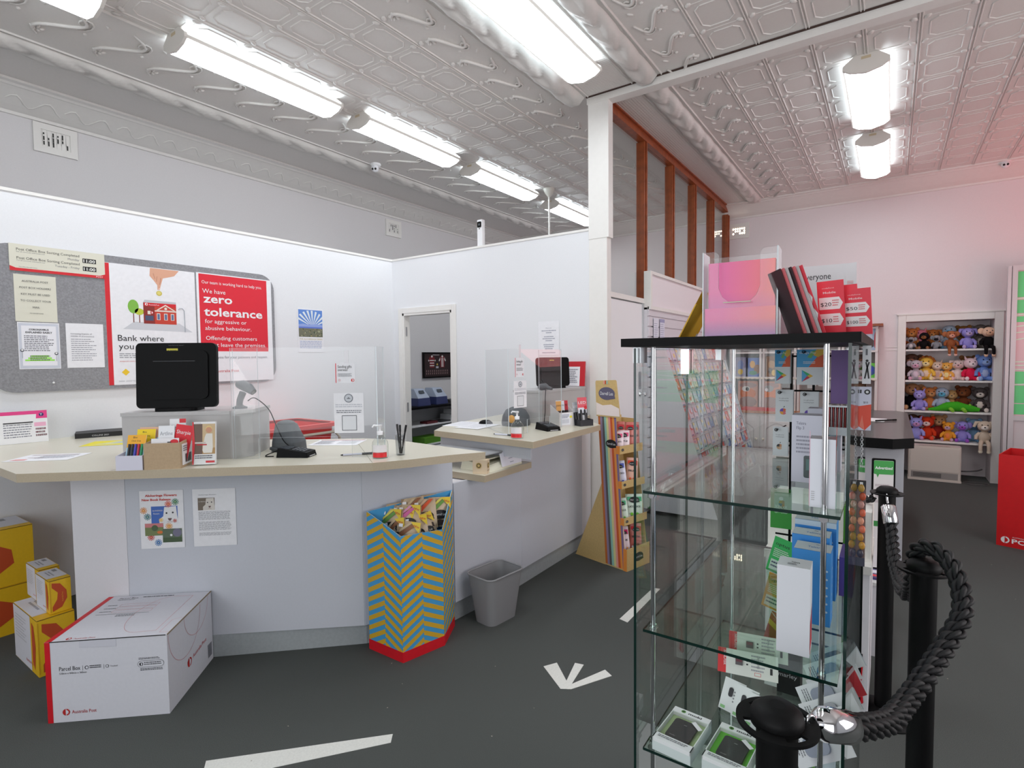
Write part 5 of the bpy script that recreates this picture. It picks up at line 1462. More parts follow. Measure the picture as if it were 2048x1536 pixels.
def sweet_bag(label, x, y, z, rz, w_, h_, cols, word, tilt=-.12, roll=0.0):
    m = ST @ at_angle((x, y, z), rz) @ Matrix.Rotation(tilt, 4, 'X') @ Matrix.Rotation(PI / 2, 4, 'X') @ Matrix.Rotation(roll, 4, 'Z') @ Matrix.Translation((-w_ / 2, 0, 0))
    b = MB()
    c0, c1, c2 = [C(*c, .3) for c in cols]
    n = 6; vs = []; fs = []
    for s_ in (1, -1):
        for i in range(n + 1):
            for j in range(n + 1):
                u, v = i / n, j / n
                vs.append((w_ * u, h_ * v, s_ * .016 * (math.sin(PI * u) * math.sin(PI * min(1, v * 1.05))) ** .6 if v < .95 else 0))
    N = (n + 1) ** 2
    for i in range(n):
        for j in range(n):
            a = i * (n + 1) + j
            fs.append((a, a + n + 1, a + n + 2, a + 1)); fs.append((N + a, N + a + 1, N + a + n + 2, N + a + n + 1))
    b.add(vs, fs, c0, True)
    z = .0172
    b.poly([(w_ * .08, h_ * .9), (w_ * .92, h_ * .9), (w_ * .92, h_ * .72), (w_ * .08, h_ * .78)], c1, z)
    dl_badge(b, w_ * .5, h_ * .78, w_ * .3, z + .0005)
    b.text(word, w_ * .5, h_ * .48, h_ * .1, INK, z + .0005, 'C', width=w_ * .7, bold=True)
    for k in range(5):
        b.disc(w_ * (.18 + .16 * k), h_ * (.14 + .08 * (k % 2)), w_ * .09, c2 if k % 2 else C(244, 244, 240), z + .0004 + .0001 * k, n=10)
    tag(b.build('sweet_bag', mat=m), label, 'bag', 'sweet bags on the striped stand')
PKs, REDs, BLs, ORs, GRs = ((244, 226, 232), (230, 60, 120), (250, 170, 60)), ((206, 120, 110), (200, 40, 50), (150, 90, 60)), ((222, 222, 240), (60, 80, 190), (70, 90, 206)), ((240, 190, 170), (232, 80, 50), (236, 96, 50)), ((222, 240, 226), (90, 190, 140), (120, 200, 60))
for args in (('leftmost pink liquorice bag on the top tray of the striped stand', .085, .04, .866, 30, .08, .155, PKs, 'BULLETS'),
             ('pink liquorice bag with a round black badge on the top tray', .10, .09, .866, 35, .085, .16, PKs, 'LIQ'),
             ('tall red rocklea bar box at the back of the top tray', .05, .12, .866, 40, .06, .22, REDs, 'ROCKLEA'),
             ('red rocklea bag at the right of the top tray', .10, .17, .866, 45, .07, .215, REDs, 'ROCKLEA'),
             ('rocklea bag at the far right end of the top tray', .10, .235, .866, 50, .065, .21, REDs, 'ROCKLEA'),
             ('blue and white sweet bag leaning left on the second tray', .11, .06, .611, 35, .075, .19, BLs, 'BLOO', -.1, .12),
             ('orange sweet bag on the second tray', .115, .165, .611, 45, .085, .2, ORs, 'FRUIT', -.1, -.05),
             ('green sweet bag leaning left on the third tray', .125, .06, .341, 35, .075, .18, GRs, 'BALLS', -.1, .12),
             ('green and orange sweet bag on the right of the third tray', .13, .18, .341, 50, .13, .19, GRs, 'LICORICE'),
             ('pink sweet bag leaning left on the bottom tray', .125, .045, .10, 35, .06, .20, PKs, 'PINK', -.1, .12),
             ('pink sweet bag next to the leaning one on the bottom tray', .13, .085, .10, 40, .06, .20, PKs, 'PINK', -.1, .1),
             ('silver and red sweet bag at the right of the bottom tray', .13, .20, .10, 50, .09, .2, REDs, 'SNOW')):
    sweet_bag(*args)
# ---------------------------------------------------------------- glass display cabinet
CX0, CX1, CY0, CY1 = -.470, -.058, 1.152, 1.915
Z1, Z2, Z3 = 1.280, .963, .686
cab = thing('display_cabinet', 'tall glass display cabinet with a black top standing in the shop', 'cabinet', (0, 0, 0))
MB().box(-.492, -.043, 1.132, 1.955, 1.601, 1.619, BLACK).build('top', cab, bevel=.002)
MB().box(-.492, -.043, 1.132, 1.955, 0, .20, BLACK).build('base', cab, bevel=.003)
MB().box(CX0 + .01, CX1 - .01, CY0 + .01, CY1 - .01, .20, .215, WHITE).build('deck', cab)
def pane(name, x0, x1, y0, y1, z0, z1, m=GLASS, th='x'):
    b = MB()
    vs = [(x0, y0, z0), (x1, y0, z0), (x1, y1, z0), (x0, y1, z0), (x0, y0, z1), (x1, y0, z1), (x1, y1, z1), (x0, y1, z1)]
    F = {'x': [(1, 2, 6, 5), (3, 0, 4, 7)], 'y': [(0, 1, 5, 4), (2, 3, 7, 6)], 'z': [(3, 2, 1, 0), (4, 5, 6, 7)]}
    for k, fs in F.items():
        b.add(vs, fs, m if k == th else GLASS_EDGE)
    return b.build(name, cab)
YM = 1.53
pane('side_pane', CX1 - .0055, CX1, CY0, CY1, .215, 1.6)
pane('back_pane', CX0 + .006, CX1 - .006, CY1 - .005, CY1, .215, 1.6, th='y')
for y0, y1, lab in ((CY0 + .001, YM - .001, 'front'), (YM + .001, CY1, 'rear')):
    d = pane('door', CX0, CX0 + .006, y0, y1, .22, 1.598)
    hy = y0 + .012 if lab == 'front' else y1 - .05
    b = MB(); b.box(CX0 - .006, CX0 + .012, hy, hy + .038, 1.565, 1.600, STEEL).box(CX0 - .006, CX0 + .012, hy, hy + .038, .222, .255, STEEL); tag(b.build('hinge', d), 'steel clamp hinge')
    hy = YM - .02 if lab == 'front' else YM + .004
    b = MB(); b.box(CX0 - .008, CX0 + .014, hy, hy + .016, 1.53, 1.598, CHROME); tag(b.build('lock', d), 'chrome door lock')
def gshelf(z):
    b = MB(); vs = [(x, y, q) for q in (z - .0065, z) for x, y in ((-.452, 1.162), (-.072, 1.162), (-.072, 1.892), (-.452, 1.892))]
    b.add(vs, [(3, 2, 1, 0), (4, 5, 6, 7)], GLASS_SHELF); b.add(vs, [(0, 1, 5, 4), (1, 2, 6, 5), (2, 3, 7, 6), (3, 0, 4, 7)], GLASS_EDGE)
    return b.build('glass_shelf', cab)
for z in (Z1, Z2, Z3):
    gshelf(z)
RODS = ((-.444, 1.205), (-.102, 1.205), (-.416, 1.852), (-.102, 1.852))
for x, y in RODS:
    b = MB().tube([(x, y, .215), (x, y, 1.6)], .0052, CHROME, 10); r_ = b.build('rod', cab); tag(r_, 'chrome upright rod')
    for z in (Z1, Z2, Z3):
        c = MB(); c.tube([(x, y - .014, z - .016), (x, y + .014, z - .016)], .0075, CHROME, 12); c.tube([(x, y, z - .024), (x, y, z - .008)], .008, CHROME, 12); c.build('shelf_clip', r_)

# stock inside the cabinet
def play(b, w_, h_):
    b.rect(0, h_ * .5, w_, h_, C(74, 170, 226), .0009)
    b.poly([(w_ * .45, h_ * .5), (w_ * .98, h_ * .98), (w_, h_), (w_, h_ * .5)], C(232, 100, 60), .0011)
    b.poly([(w_ * .6, h_ * .85), (w_ * .75, h_), (w_, h_), (w_, h_ * .86), (w_ * .8, h_ * .78)], C(232, 190, 70), .0012); b.poly([(w_ * .4, h_ * .78), (w_ * .55, h_ * .95), (w_ * .72, h_ * .97), (w_ * .55, h_ * .75)], C(120, 190, 110), .0013)
    b.text('Google Play', w_ * .1, h_ * .88, h_ * .085, WHITE, .0016, width=w_ * .62); b.rules(w_ * .25, w_ * .7, h_ * .66, h_ * .58, 2, WHITE, .0016, jag=0)
    x, y, k = w_ * .38, h_ * .25, h_ * .17
    b.poly([(x - k * .7, y + k), (x - k * .7, y - k), (x + k * .1, y)], C(90, 180, 230), .0009)
    b.poly([(x - k * .7, y + k), (x + k * .1, y), (x + k * .5, y + k * .3)], C(60, 190, 120), .0011); b.poly([(x - k * .7, y - k), (x + k * .1, y), (x + k * .5, y - k * .3)], C(206, 50, 80), .0011)
    b.poly([(x + k * .1, y), (x + k * .5, y + k * .3), (x + k * .95, y), (x + k * .5, y - k * .3)], C(240, 190, 60), .0012)
def fruit(b, w_, h_, cs=((236, 170, 70), (226, 120, 130), (230, 110, 60), (110, 80, 190)), cy=.32, full=True):
    if full:
        b.text("I'm a gift card for", w_ * .2, h_ * .72, h_ * .05, GREY_INK, .0009, width=w_ * .55); b.text('everything Apple', w_ * .2, h_ * .65, h_ * .05, GREY_INK, .0009, width=w_ * .55)
    x, y, r = w_ * .45, h_ * cy, w_ * .2
    def ap(a0, a1, c, z):
        pts = []
        for i in range(13):
            a = a0 + (a1 - a0) * i / 12
            rr_ = r * (1 + .08 * math.cos(2 * a) - .1 * abs(math.cos(a)) ** 6)
            if abs(a) < .55:
                rr_ *= .72
            pts.append((x + rr_ * math.cos(a), y + rr_ * 1.08 * math.sin(a)))
        b.poly([(x, y)] + pts, C(*c), z)
    for k in range(4):
        ap(-PI / 2 + k * PI / 2, -PI / 2 + (k + 1) * PI / 2, cs[(k + 1) % 4], .0009)
    b.poly([(x + r * .05, y + r * 1.2), (x + r * .12, y + r * 1.55), (x + r * .42, y + r * 1.8), (x + r * .38, y + r * 1.42)], C(40, 70, 60), .001)
def peg_cards(x, y, z, w_, h_, draw, n, lab_front, lab_rest, grp, col=None, parentpeg=True):
    for k in range(n):
        m = frame((x, y + .006 * k, z), (1, .06, 0), (0, 0, 1))
        sheet('gift_card', lab_front if k == 0 else lab_rest, 'gift card', m, w_, h_, (lambda b: draw(b, w_, h_)) if k == 0 else None, col or C(236, 240, 242), .0006, group=grp)
    pg = MB(); pg.tube([(x + w_ * .5, y + .10, z + h_ * .93), (x + w_ * .3, y - .022, z + h_ * .93)], .0018, BLACK, 6)
    pg.tube([(x + w_ * .3 + .004 * math.cos(a), y - .022, z + h_ * .935 + .004 * math.sin(a)) for a in [k * PI / 4 for k in range(8)]], .0011, BLACK, 5, closed=True)
    tag(pg.build('card_peg'), 'thin black peg holding the ' + grp, 'peg')
gg = 'gift cards hanging in the cabinet'
peg_cards(-.279, 1.752, 1.496, .040, .098, play, 5, 'front gift card with a coloured triangle, left hanging stack in the cabinet', 'white gift cards behind the front card of the left triangle stack', 'triangle cards on the left')
peg_cards(-.222, 1.752, 1.494, .066, .100, play, 5, 'front gift card with a coloured triangle, wider right hanging stack in the cabinet', 'white gift cards behind the front card of the right triangle stack', 'triangle cards on the right')
peg_cards(-.276, 1.75, 1.386, .046, .092, fruit, 4, 'front white gift card with a coloured fruit, middle left stack in the cabinet', 'white gift cards behind the front card of the middle left fruit stack', 'fruit cards on the left')
peg_cards(-.212, 1.75, 1.384, .046, .090, fruit, 4, 'front white gift card with a coloured fruit, half hidden by the grey phone box', 'white gift cards behind the half hidden fruit card', 'fruit cards on the right')
peg_cards(-.282, 1.75, 1.285, .040, .084, lambda b, w_, h_: fruit(b, w_, h_, ((206, 170, 130), (226, 190, 160), (206, 150, 110), (60, 60, 60))), 3, 'lowest white gift card with a tan fruit just above the upper glass shelf', 'white gift cards behind the lowest tan fruit card', 'tan fruit cards')
b = MB()
for x in (-.25, -.19):
    b.tube([(x, 1.865, .72), (x, 1.865, 1.58)], .004, BLACK, 6)
for z in (.74, 1.02, 1.30, 1.47, 1.575):
    b.tube([(-.29, 1.865, z), (-.09, 1.865, z)], .003, BLACK, 6)
tag(b.build('wire_rack'), 'thin black wire card rack inside the back of the cabinet', 'rack')
def pbox(label, loc, rz, w_, d_, h_, side, front=None, right=None, top=None, cat='box', name='phone_box', topm=None, group=None, bevel=.0012):
    b = MB(); b.box(0, w_, 0, d_, 0, h_, side)
    if front:
        b.T = frame((0, -.0003, 0), (1, 0, 0), (0, 0, 1)); front(b)
    if right:
        b.T = frame((w_ + .0003, 0, 0), (0, 1, 0), (0, 0, 1)); right(b)
    if top or topm:
        b.T = frame((0, 0, h_ + .0003), (1, 0, 0), (0, 1, 0))
        if topm:
            b.rect(.0005, .0005, w_ - .0005, d_ - .0005, topm, .0001)
        if top:
            top(b)
    b.T = Matrix()
    return tag(b.build(name, loc=loc, rotz=math.radians(rz), bevel=bevel), label, cat, group)
PGREY = C(214, 214, 228, .4)
def f_ess(b):
    b.text('Telstra Essential', .006, .128, .012, C(120, 122, 140), .0003, width=.055); b.text('Smart 3', .006, .113, .012, C(120, 122, 140), .0003, width=.03)
    b.rect(.035, .055, .068, .105, C(90, 180, 186), .0003); b.poly([(.045, .06), (.066, .07), (.066, .1), (.045, .09)], C(206, 226, 240), .0006)
pbox('grey phone box with small blue print behind the tall flip phone box', (-.176, 1.60, Z1 + .0005), 0, .075, .05, .160, PGREY, f_ess)
def f_flip(b):
    b.text('Telstra', .010, .136, .010, C(120, 122, 140), .0003, width=.02); b.text('Flip 3', .010, .125, .010, C(120, 122, 140), .0003, width=.016)
    b.rules(.010, .055, .11, .065, 5, C(160, 160, 176), .0003)
    b.prism(rrect(.032, .052, .004, 4, .026, .012), .0003, .0008, C(40, 60, 62, .2)); b.rect(.031, .03, .052, .056, C(60, 110, 106, .15), .001)
pbox('tall grey flip phone box standing on the upper glass shelf', (-.190, 1.43, Z1 + .0005), 0, .066, .055, .158, PGREY, f_flip)
def r_or(b):
    b.rect(0, .07, .052, .158, C(226, 70, 50), .0003); b.poly([(0, .07), (.02, .05), (.02, .09)], C(206, 60, 110), .0005); b.prism(rrect(.02, .09, .004, 4, .006, .03), .0005, .0008, C(236, 238, 244)); b.poly([(.03, .05), (.05, .035), (.05, .11), (.03, .11)], C(236, 90, 56), .0005)
    b.text('Telstra', .018, .135, .01, WHITE, .0006, width=.026)
def f_wh(b):
    b.line([(.0, .002), (.0, .15)], .001, C(236, 180, 200), .0003)
    for k in range(5):
        b.rect(-.0 + .003, .014 + k * .004, .009, .016 + k * .004, C(200, 200, 204), .0003)
pbox('white phone box with an orange printed side at the right of the upper glass shelf', (-.128, 1.208, Z1 + .0005), 3, .044, .052, .135, C(236, 238, 246), f_wh, r_or, name='phone_box')
BLU = C(64, 150, 226, .4)
def top_tel(b, w_, d_):
    b.text('Telstra', w_ * .35, d_ * .35, d_ * .28, C(90, 140, 206), .0004, width=w_ * .4)
    b.line([(w_ * .55, d_ * .8), (w_ * .65, d_ * .75)], .002, C(40, 60, 90), .0004)
for lab, loc, w_, d_, h_ in (('blue and white modem box at the front of the row on the lower glass shelf', (-.178, 1.395, Z2 + .0005), .075, .062, .170),
                             ('blue and white modem box in the middle of the row on the lower glass shelf', (-.192, 1.475, Z2 + .0005), .080, .06, .180),
                             ('tallest blue and white modem box at the back of the lower glass shelf', (-.196, 1.555, Z2 + .0005), .092, .07, .196)):
    def fr_(b, w_=w_, h_=h_):
        b.rect(0, h_ * .93, w_, h_, C(206, 222, 236), .0003) if 'tallest' in lab else None
        for k in range(6):
            b.disc(w_ * .9, h_ * (.2 + .11 * k), .0025, C(190, 220, 244), .0004, n=8)
    def ri_(b, d_=d_, h_=h_):
        for k in range(6):
            b.disc(d_ * .5, h_ * (.15 + .12 * k), .004, C(180, 214, 244), .0004, n=8)
    pbox(lab, loc, 0, w_, d_, h_, BLU, fr_, ri_, lambda b, w_=w_, d_=d_: top_tel(b, w_, d_), name='modem_box', topm=C(206, 212, 220), group='blue modem boxes')
def top_w(b):
    b.text('Telstra', .024, .024, .012, INK, .0004, width=.016); b.rules(.018, .036, .02, .008, 2, GREY_INK, .0004)
def r_red(b):
    b.poly([(.01, .01), (.045, .02), (.045, .10), (.02, .06)], C(206, 30, 50), .0003); b.poly([(.004, .005), (.012, .005), (.012, .09), (.004, .07)], C(206, 30, 50), .0004)
pbox('big plain white upright phone box at the front of the lower glass shelf', (-.187, 1.228, Z2 + .0005), 2, .061, .056, .183, C(232, 234, 240), None, r_red, top_w)
def recharge(word, base, lower):
    def d(b, w_, h_):
        b.rect(0, 0, w_, h_, base, .0009); b.text(word, w_ * .12, h_ * .78, h_ * .13, INK, .0012, width=w_ * .6)
        b.rules(w_ * .12, w_ * .9, h_ * .68, h_ * .42, 5, C(230, 236, 220), .0012); b.rect(w_ * .1, h_ * .06, w_ * .92, h_ * .36, lower, .0011); b.rules(w_ * .15, w_ * .85, h_ * .3, h_ * .1, 2, C(80, 90, 110), .0014)
    return d
rg = 'recharge cards hanging at the right inside the cabinet'
def xb(b, w_, h_):
    b.rect(0, 0, w_, h_, C(64, 160, 60), .0009); b.disc(w_ * .5, h_ * .75, w_ * .1, C(220, 240, 220), .0012); b.text('XBOX', w_ * .2, h_ * .5, h_ * .12, C(220, 240, 220), .0012, width=w_ * .6); b.text('GIFT CARD', w_ * .2, h_ * .38, h_ * .08, C(220, 240, 220), .0012, width=w_ * .6)
sheet('gift_card', 'dark green game gift card hanging under the upper glass shelf', 'gift card', frame((-.286, 1.75, 1.070), (1, .1, 0), (.0, 0, 1)), .056, .118, lambda b: xb(b, .056, .118), C(64, 160, 60), .0008, group=rg)
sheet('recharge_card', 'bright green recharge card below the dark green game card', 'gift card', frame((-.289, 1.70, .960), (.9, -.1, -.22), (.2, 0, .97)), .062, .105, lambda b: recharge('optus', C(60, 190, 96), C(206, 230, 210))(b, .062, .105), C(60, 190, 96), .0008, group=rg)
sheet('recharge_card', 'amber recharge card between the green card and the red card', 'gift card', frame((-.294, 1.665, .972 - .105), (.92, -.1, -.2), (.17, 0, .98)), .062, .102, lambda b: recharge('optus', C(232, 164, 60), C(236, 230, 214))(b, .062, .102), C(232, 164, 60), .0008, group=rg)
sheet('recharge_card', 'red and orange recharge card, lowest of the hanging recharge cards', 'gift card', frame((-.286, 1.64, .772), (.92, -.1, -.24), (.2, 0, .97)), .056, .098, lambda b: (b.rect(0, 0, .056, .098, C(190, 70, 56), .0009), b.poly([(0, .06), (.056, .035), (.056, .05), (0, .075)], C(232, 180, 60), .0012), b.line([(0, .095), (.05, .06)], .002, C(236, 206, 200), .0012), b.text('VODAFONE', .008, .012, .008, C(236, 180, 170), .0012, width=.04)), C(190, 70, 56), .0008, group=rg)
def usb(b, w_, h_):
    b.rect(0, 0, w_ * .14, h_, C(226, 40, 44), .0009); b.text('SanDisk', w_ * .10, h_ * .92, w_ * .085, WHITE, .0012, width=h_ * .62, rot=-PI / 2)
    b.box(w_ * .30, w_ * .42, h_ * .42, h_ * .68, .0009, .008, C(50, 40, 44, .3)); b.rect(w_ * .31, h_ * .55, w_ * .41, h_ * .66, C(110, 50, 60), .0083)
    for k in range(2):
        b.rect(w_ * .48, h_ * (.46 + .14 * k), w_ * .51, h_ * (.52 + .14 * k), INK, .0012)
    b.rules(w_ * .56, w_ * .8, h_ * .9, h_ * .2, 5, C(170, 170, 176), .0012); b.line([(w_ * .62, h_ * .1), (w_ * .72, h_ * .1), (w_ * .72, h_ * .22), (w_ * .62, h_ * .22), (w_ * .62, h_ * .1)], .0008, RED, .0012)
    b.rect(w_ * .87, h_ * .25, w_ * .91, h_ * .5, INK, .0014); b.text('Ultra USB', w_ * .66, h_ * .9, w_ * .05, GREY_INK, .0012, rot=-PI / 2, width=h_ * .5)
for k, (x, y, z, lab) in enumerate(((-.352, 1.42, .772, 'nearer of two white memory stick packs with a red end hanging sideways'), (-.338, 1.475, .795, 'farther of two white memory stick packs with a red end, behind the other'))):
    m = frame((x, y, z), (.97, .18, -.0), (0.05, .35, .93))
    sheet('memory_stick_pack', lab, 'memory stick', m, .140, .058, lambda b: usb(b, .14, .058), C(236, 238, 230), .0008, group='memory stick packs in the cabinet')
def mok(green):
    def d(b, w_, h_):
        b.rect(0, h_ * .86, w_, h_, C(240, 242, 242), .0006); b.disc(w_ * .28, h_ * .93, h_ * .04, C(90, 150, 60), .001, n=14); b.disc(w_ * .28, h_ * .93, h_ * .02, C(40, 60, 40), .0013, n=10)
        b.text('moki', w_ * .42, h_ * .90, h_ * .075, INK, .001, width=w_ * .36, bold=True)
    return d
def moki_box(label, loc, rz, w_, l_, h_, inner, dev):
    t = thing('accessory_box', label, 'box', loc, math.radians(rz), group='boxed phone accessories on the bottom glass shelf')
    b = MB(); b.box(0, w_, 0, l_, 0, h_ - .009, C(214, 226, 224)); b.box(0, .002, 0, l_, h_ - .009, h_, C(226, 236, 232)); b.box(w_ - .002, w_, 0, l_, h_ - .009, h_, C(226, 236, 232)); b.box(0, w_, l_ * .86, l_, h_ - .009, h_, C(236, 240, 240)); b.box(0, w_, 0, l_ * .16, h_ - .009, h_, C(236, 240, 240))
    b.T = Matrix.Translation((0, 0, h_)); mok(True)(b, w_, l_)
    b.rules(w_ * .1, w_ * .9, l_ * .12, l_ * .05, 2, GREY_INK, .001)
    b.T = frame((0, l_ + .0004, 0), (-1, 0, 0), (0, 0, 1)); b.rect(-w_, 0, 0, h_, C(70, 140, 206), .0002)
    b.build('carton', t)
    b = MB(); b.rect(.004, l_ * .17, w_ - .004, l_ * .85, inner, h_ - .0085); b.build('tray_liner', t)
    b = MB(); b.prism(rrect(w_ * .62, l_ * .56, .008, 5, w_ * dev, l_ * .18), h_ - .0083, h_ - .002, C(56, 56, 58, .5)); b.T = Matrix.Translation((0, 0, h_ - .002)); b.text('moki', w_ * (dev + .1), l_ * .24, l_ * .05, C(170, 170, 172), .0006); b.rect(w_ * (dev + .28), l_ * .6, w_ * (dev + .36), l_ * .61, C(190, 190, 192), .0006); tag(b.build('device', t), 'dark grey device under the window')
    b = MB(); b.rect(.003, l_ * .16, w_ - .003, l_ * .86, CELLO, h_ - .001); tag(b.build('window', t), 'clear plastic window')
    b = MB(); b.T = Matrix.Translation((w_ * .62, l_ * .72, h_)) @ Matrix.Rotation(-.7, 4, 'Z'); b.box(0, w_ * .34, 0, l_ * .075, .0008, .0014, C(240, 240, 242)); tag(b.build('price_sticker', t), 'white price sticker')
moki_box('grey device in a windowed box, left of the two on the bottom glass shelf', (-.432, 1.168, Z3 + .0005), -4, .088, .135, .030, C(180, 204, 150), .2)
moki_box('green lined windowed accessory box, right of the two on the bottom glass shelf', (-.322, 1.170, Z3 + .0005), -4, .088, .135, .030, C(110, 206, 60), .22)
for k, (x, y, lab) in enumerate(((-.345, 1.40, 'leftmost white blister pack standing on the bottom glass shelf'), (-.312, 1.385, 'middle white blister pack standing on the bottom glass shelf'), (-.278, 1.365, 'rightmost white blister pack with a silver plug on the bottom glass shelf'))):
    m = frame((x, y, Z3 + .004), (.94, -.25, 0), (.08, .5, .86))
    sheet('blister_pack', lab, 'blister pack', m, .055, .075, lambda b, k=k: (b.prism(rrect(.010, .022, .005, 4, .018, .034), .0006, .005, C(50, 50, 54, .3)), b.rect(.004, .003, .016, .010, C(150, 206, 140), .001), b.rules(.03, .05, .05, .02, 4, GREY_INK, .001), b.box(.034, .052, .018, .044, .0006, .01, C(200, 200, 206, .2)) if k == 2 else None), C(238, 242, 240), .0008, group='white blister packs on the bottom shelf')
pbox('bright green accessory carton at the right of the bottom glass shelf', (-.165, 1.30, Z3 + .0005), 8, .045, .085, .058, C(124, 206, 56), None, lambda b: (b.disc(.03, .03, .008, WHITE, .0004), b.text('moki', .04, .026, .012, WHITE, .0004, width=.03)), lambda b: b.text('moki', .02, .02, .012, WHITE, .0004, rot=PI / 2, width=.03), name='accessory_box')
pbox('black accessory box with white lettering behind the memory stick packs', (-.235, 1.56, Z3 + .0005), 0, .055, .05, .115, C(20, 20, 22), lambda b: b.text('marley', .004, .045, .016, C(200, 200, 204), .0004, width=.044), name='accessory_box')
pbox('small teal and white carton at the right edge of the bottom glass shelf', (-.108, 1.25, Z3 + .0005), 5, .03, .06, .075, C(206, 222, 228), None, lambda b: b.rect(.005, .005, .05, .05, C(90, 180, 206), .0004), name='accessory_box')
rnd = random.Random(4)
for k in range(8):
    x, y = -.172 + .006 * (k % 3), 1.27 + k * .045
    m = frame((x, y, Z3 + .075 + .012 * (k % 4)), (.35, -.35, -.5), (.25, .3, .75))
    cc = [(226, 228, 232), (200, 206, 212), (232, 232, 236)][k % 3]
    sheet('blister_pack', 'silver and white cable blister pack in the leaning row at the cabinet right side', 'blister pack', m, .062, .12, lambda b, k=k: (b.prism(rrect(.036, .05, .012, 4, .013, .03), .0008, .010, [C(120, 130, 150, .2), C(60, 60, 66, .2), C(150, 152, 160, .2)][k % 3]), b.rect(.0, .098, .062, .118, C(206, 50, 60) if k == 5 else C(236, 236, 238), .001), b.rules(.008, .05, .024, .008, 3, GREY_INK, .001)), C(*cc), .0008, group='leaning cable blister packs')
pbox('lilac printed tall carton at the right of the lower glass shelf', (-.10, 1.60, Z2 + .0005), 0, .03, .12, .10, C(110, 80, 160), None, lambda b: b.rect(.01, .02, .1, .06, C(196, 70, 100), .0004), name='accessory_box')
pbox('narrow green carton at the right of the lower glass shelf behind the modems', (-.10, 1.74, Z2 + .0005), 0, .026, .09, .20, C(110, 190, 60), name='accessory_box')
pbox('row of purple and red card wallets standing at the top right of the cabinet', (-.125, 1.60, 1.455), 0, .05, .10, .135, C(120, 90, 150), None, lambda b: (b.rect(.0, .0, .1, .05, C(190, 60, 80), .0004), b.rules(.02, .08, .12, .095, 2, WHITE, .0006)), name='card_wallets')
b = MB()
for k in range(14):
    b.box(-.130 + .0042 * k, -.1285 + .0042 * k, 1.58, 1.64, 1.385, 1.447, C(206, 80, 80) if k % 2 else C(236, 230, 230))
tag(b.build('card_tray_stock'), 'tightly packed red and white cards below the purple wallets', 'cards', kind='stuff')
t = thing('card_tray', 'clear acrylic tray for packed cards at the top right of the cabinet', 'tray', (0, 0, 0))
b = MB(); b.box(-.136, -.07, 1.575, 1.705, 1.378, 1.382, ACRYL, ACRYL_EDGE).box(-.136, -.07, 1.573, 1.575, 1.378, 1.398, ACRYL, ACRYL_EDGE).box(-.136, -.07, 1.575, 1.705, 1.448, 1.452, ACRYL, ACRYL_EDGE); b.build('shelf', t)
MB().box(-.074, -.070, 1.575, 1.705, 1.382, 1.60, ACRYL, ACRYL_EDGE).build('hanger', t)

# things on top of the cabinet
ZS = 1.6195
t = thing('brochure_holder', 'clear acrylic brochure holder full of pink brochures on the cabinet top', 'brochure holder', mat=frame((-.372, 1.35, ZS), (1, .05, 0), (-.05, 1, 0)))
W_ = .158
b = MB(); b.box(-.003, W_ + .003, -.01, .06, 0, .004, ACRYL, ACRYL_EDGE)
b.T = frame((0, .06, 0), (1, 0, 0), (0, .0, 1)); b.prism([(0, 0), (W_, 0), (W_, .20), (0, .20)], -.002, 0, ACRYL, ACRYL_EDGE); b.T = Matrix()
for x in (-.003, W_):
    b.box(x, x + .003, -.004, .06, .004, .205, ACRYL, ACRYL_EDGE)
b.T = frame((0, -.004, .004), (1, 0, 0), (0, 0, 1))
def front_outline(o=0.0):
    pts = [(0, 0), (W_, 0), (W_, .200), (W_ - .022, .200)]
    pts += [(W_ - .022 - .012 * math.sin(a), .188 + .012 * math.cos(a)) for a in (.4, .8, 1.2, PI / 2)]
    pts += [(W_ - .034, .115), (W_ - .042, .094), (W_ - .055, .082), (W_ - .075, .078), (.075, .078), (.055, .082), (.042, .094), (.034, .115)]
    pts += [(.022 + .012 * math.cos(a), .188 + .012 * math.sin(a)) for a in (0, .4, .8, 1.2, PI / 2)]
    return pts + [(0, .200)]
fo = front_outline()
b.prism(fo, -.0015, .0015, ACRYL, ACRYL_EDGE)
b.build('holder', t)
PINK = M('pink_gradient_print', (240, 60, 130), .22, coat=.5)
_nt = PINK.node_tree; _tc = _nt.nodes.new('ShaderNodeTexCoord'); _sp = _nt.nodes.new('ShaderNodeSeparateXYZ'); _r1 = _nt.nodes.new('ShaderNodeValToRGB'); _r2 = _nt.nodes.new('ShaderNodeValToRGB'); _mx = _nt.nodes.new('ShaderNodeMix'); _mx.data_type = 'RGBA'
_nt.links.new(_tc.outputs['Generated'], _sp.inputs[0]); _nt.links.new(_sp.outputs['X'], _r1.inputs[0]); _nt.links.new(_sp.outputs['Z'], _r2.inputs[0])
_r1.color_ramp.elements[0].color = lin((236, 60, 150)); _r1.color_ramp.elements[1].color = lin((246, 90, 80)); _r1.color_ramp.elements[0].position = .25
_r2.color_ramp.elements[0].color = (1, 1, 1, 1); _r2.color_ramp.elements[1].color = (0, 0, 0, 1); _r2.color_ramp.elements[1].position = .6
_nt.links.new(_r2.outputs[0], _mx.inputs[0]); _nt.links.new(_r1.outputs[0], _mx.inputs[6]); _mx.inputs[7].default_value = lin((150, 50, 160)); _nt.links.new(_mx.outputs[2], _nt.nodes['Principled BSDF'].inputs['Base Color'])
b = MB(); b.box(.008, W_ - .004, .010, .042, .005, .180, PINK); tag(b.build('brochures', t, bevel=.001), 'stack of glossy pink brochures')
b = MB(); b.box(.002, W_ - .002, .0, .006, .0055, .072, PINK); tag(b.build('front_brochure', t), 'folded pink and purple front brochure')
b = MB(); b.T = frame((.045, -.006, .083), (1, 0, 0), (0, 0, 1)); b.box(0, .060, -.0, .0025, 0, .001, C(206, 190, 170, .2)); b.build('edge_glint', t)
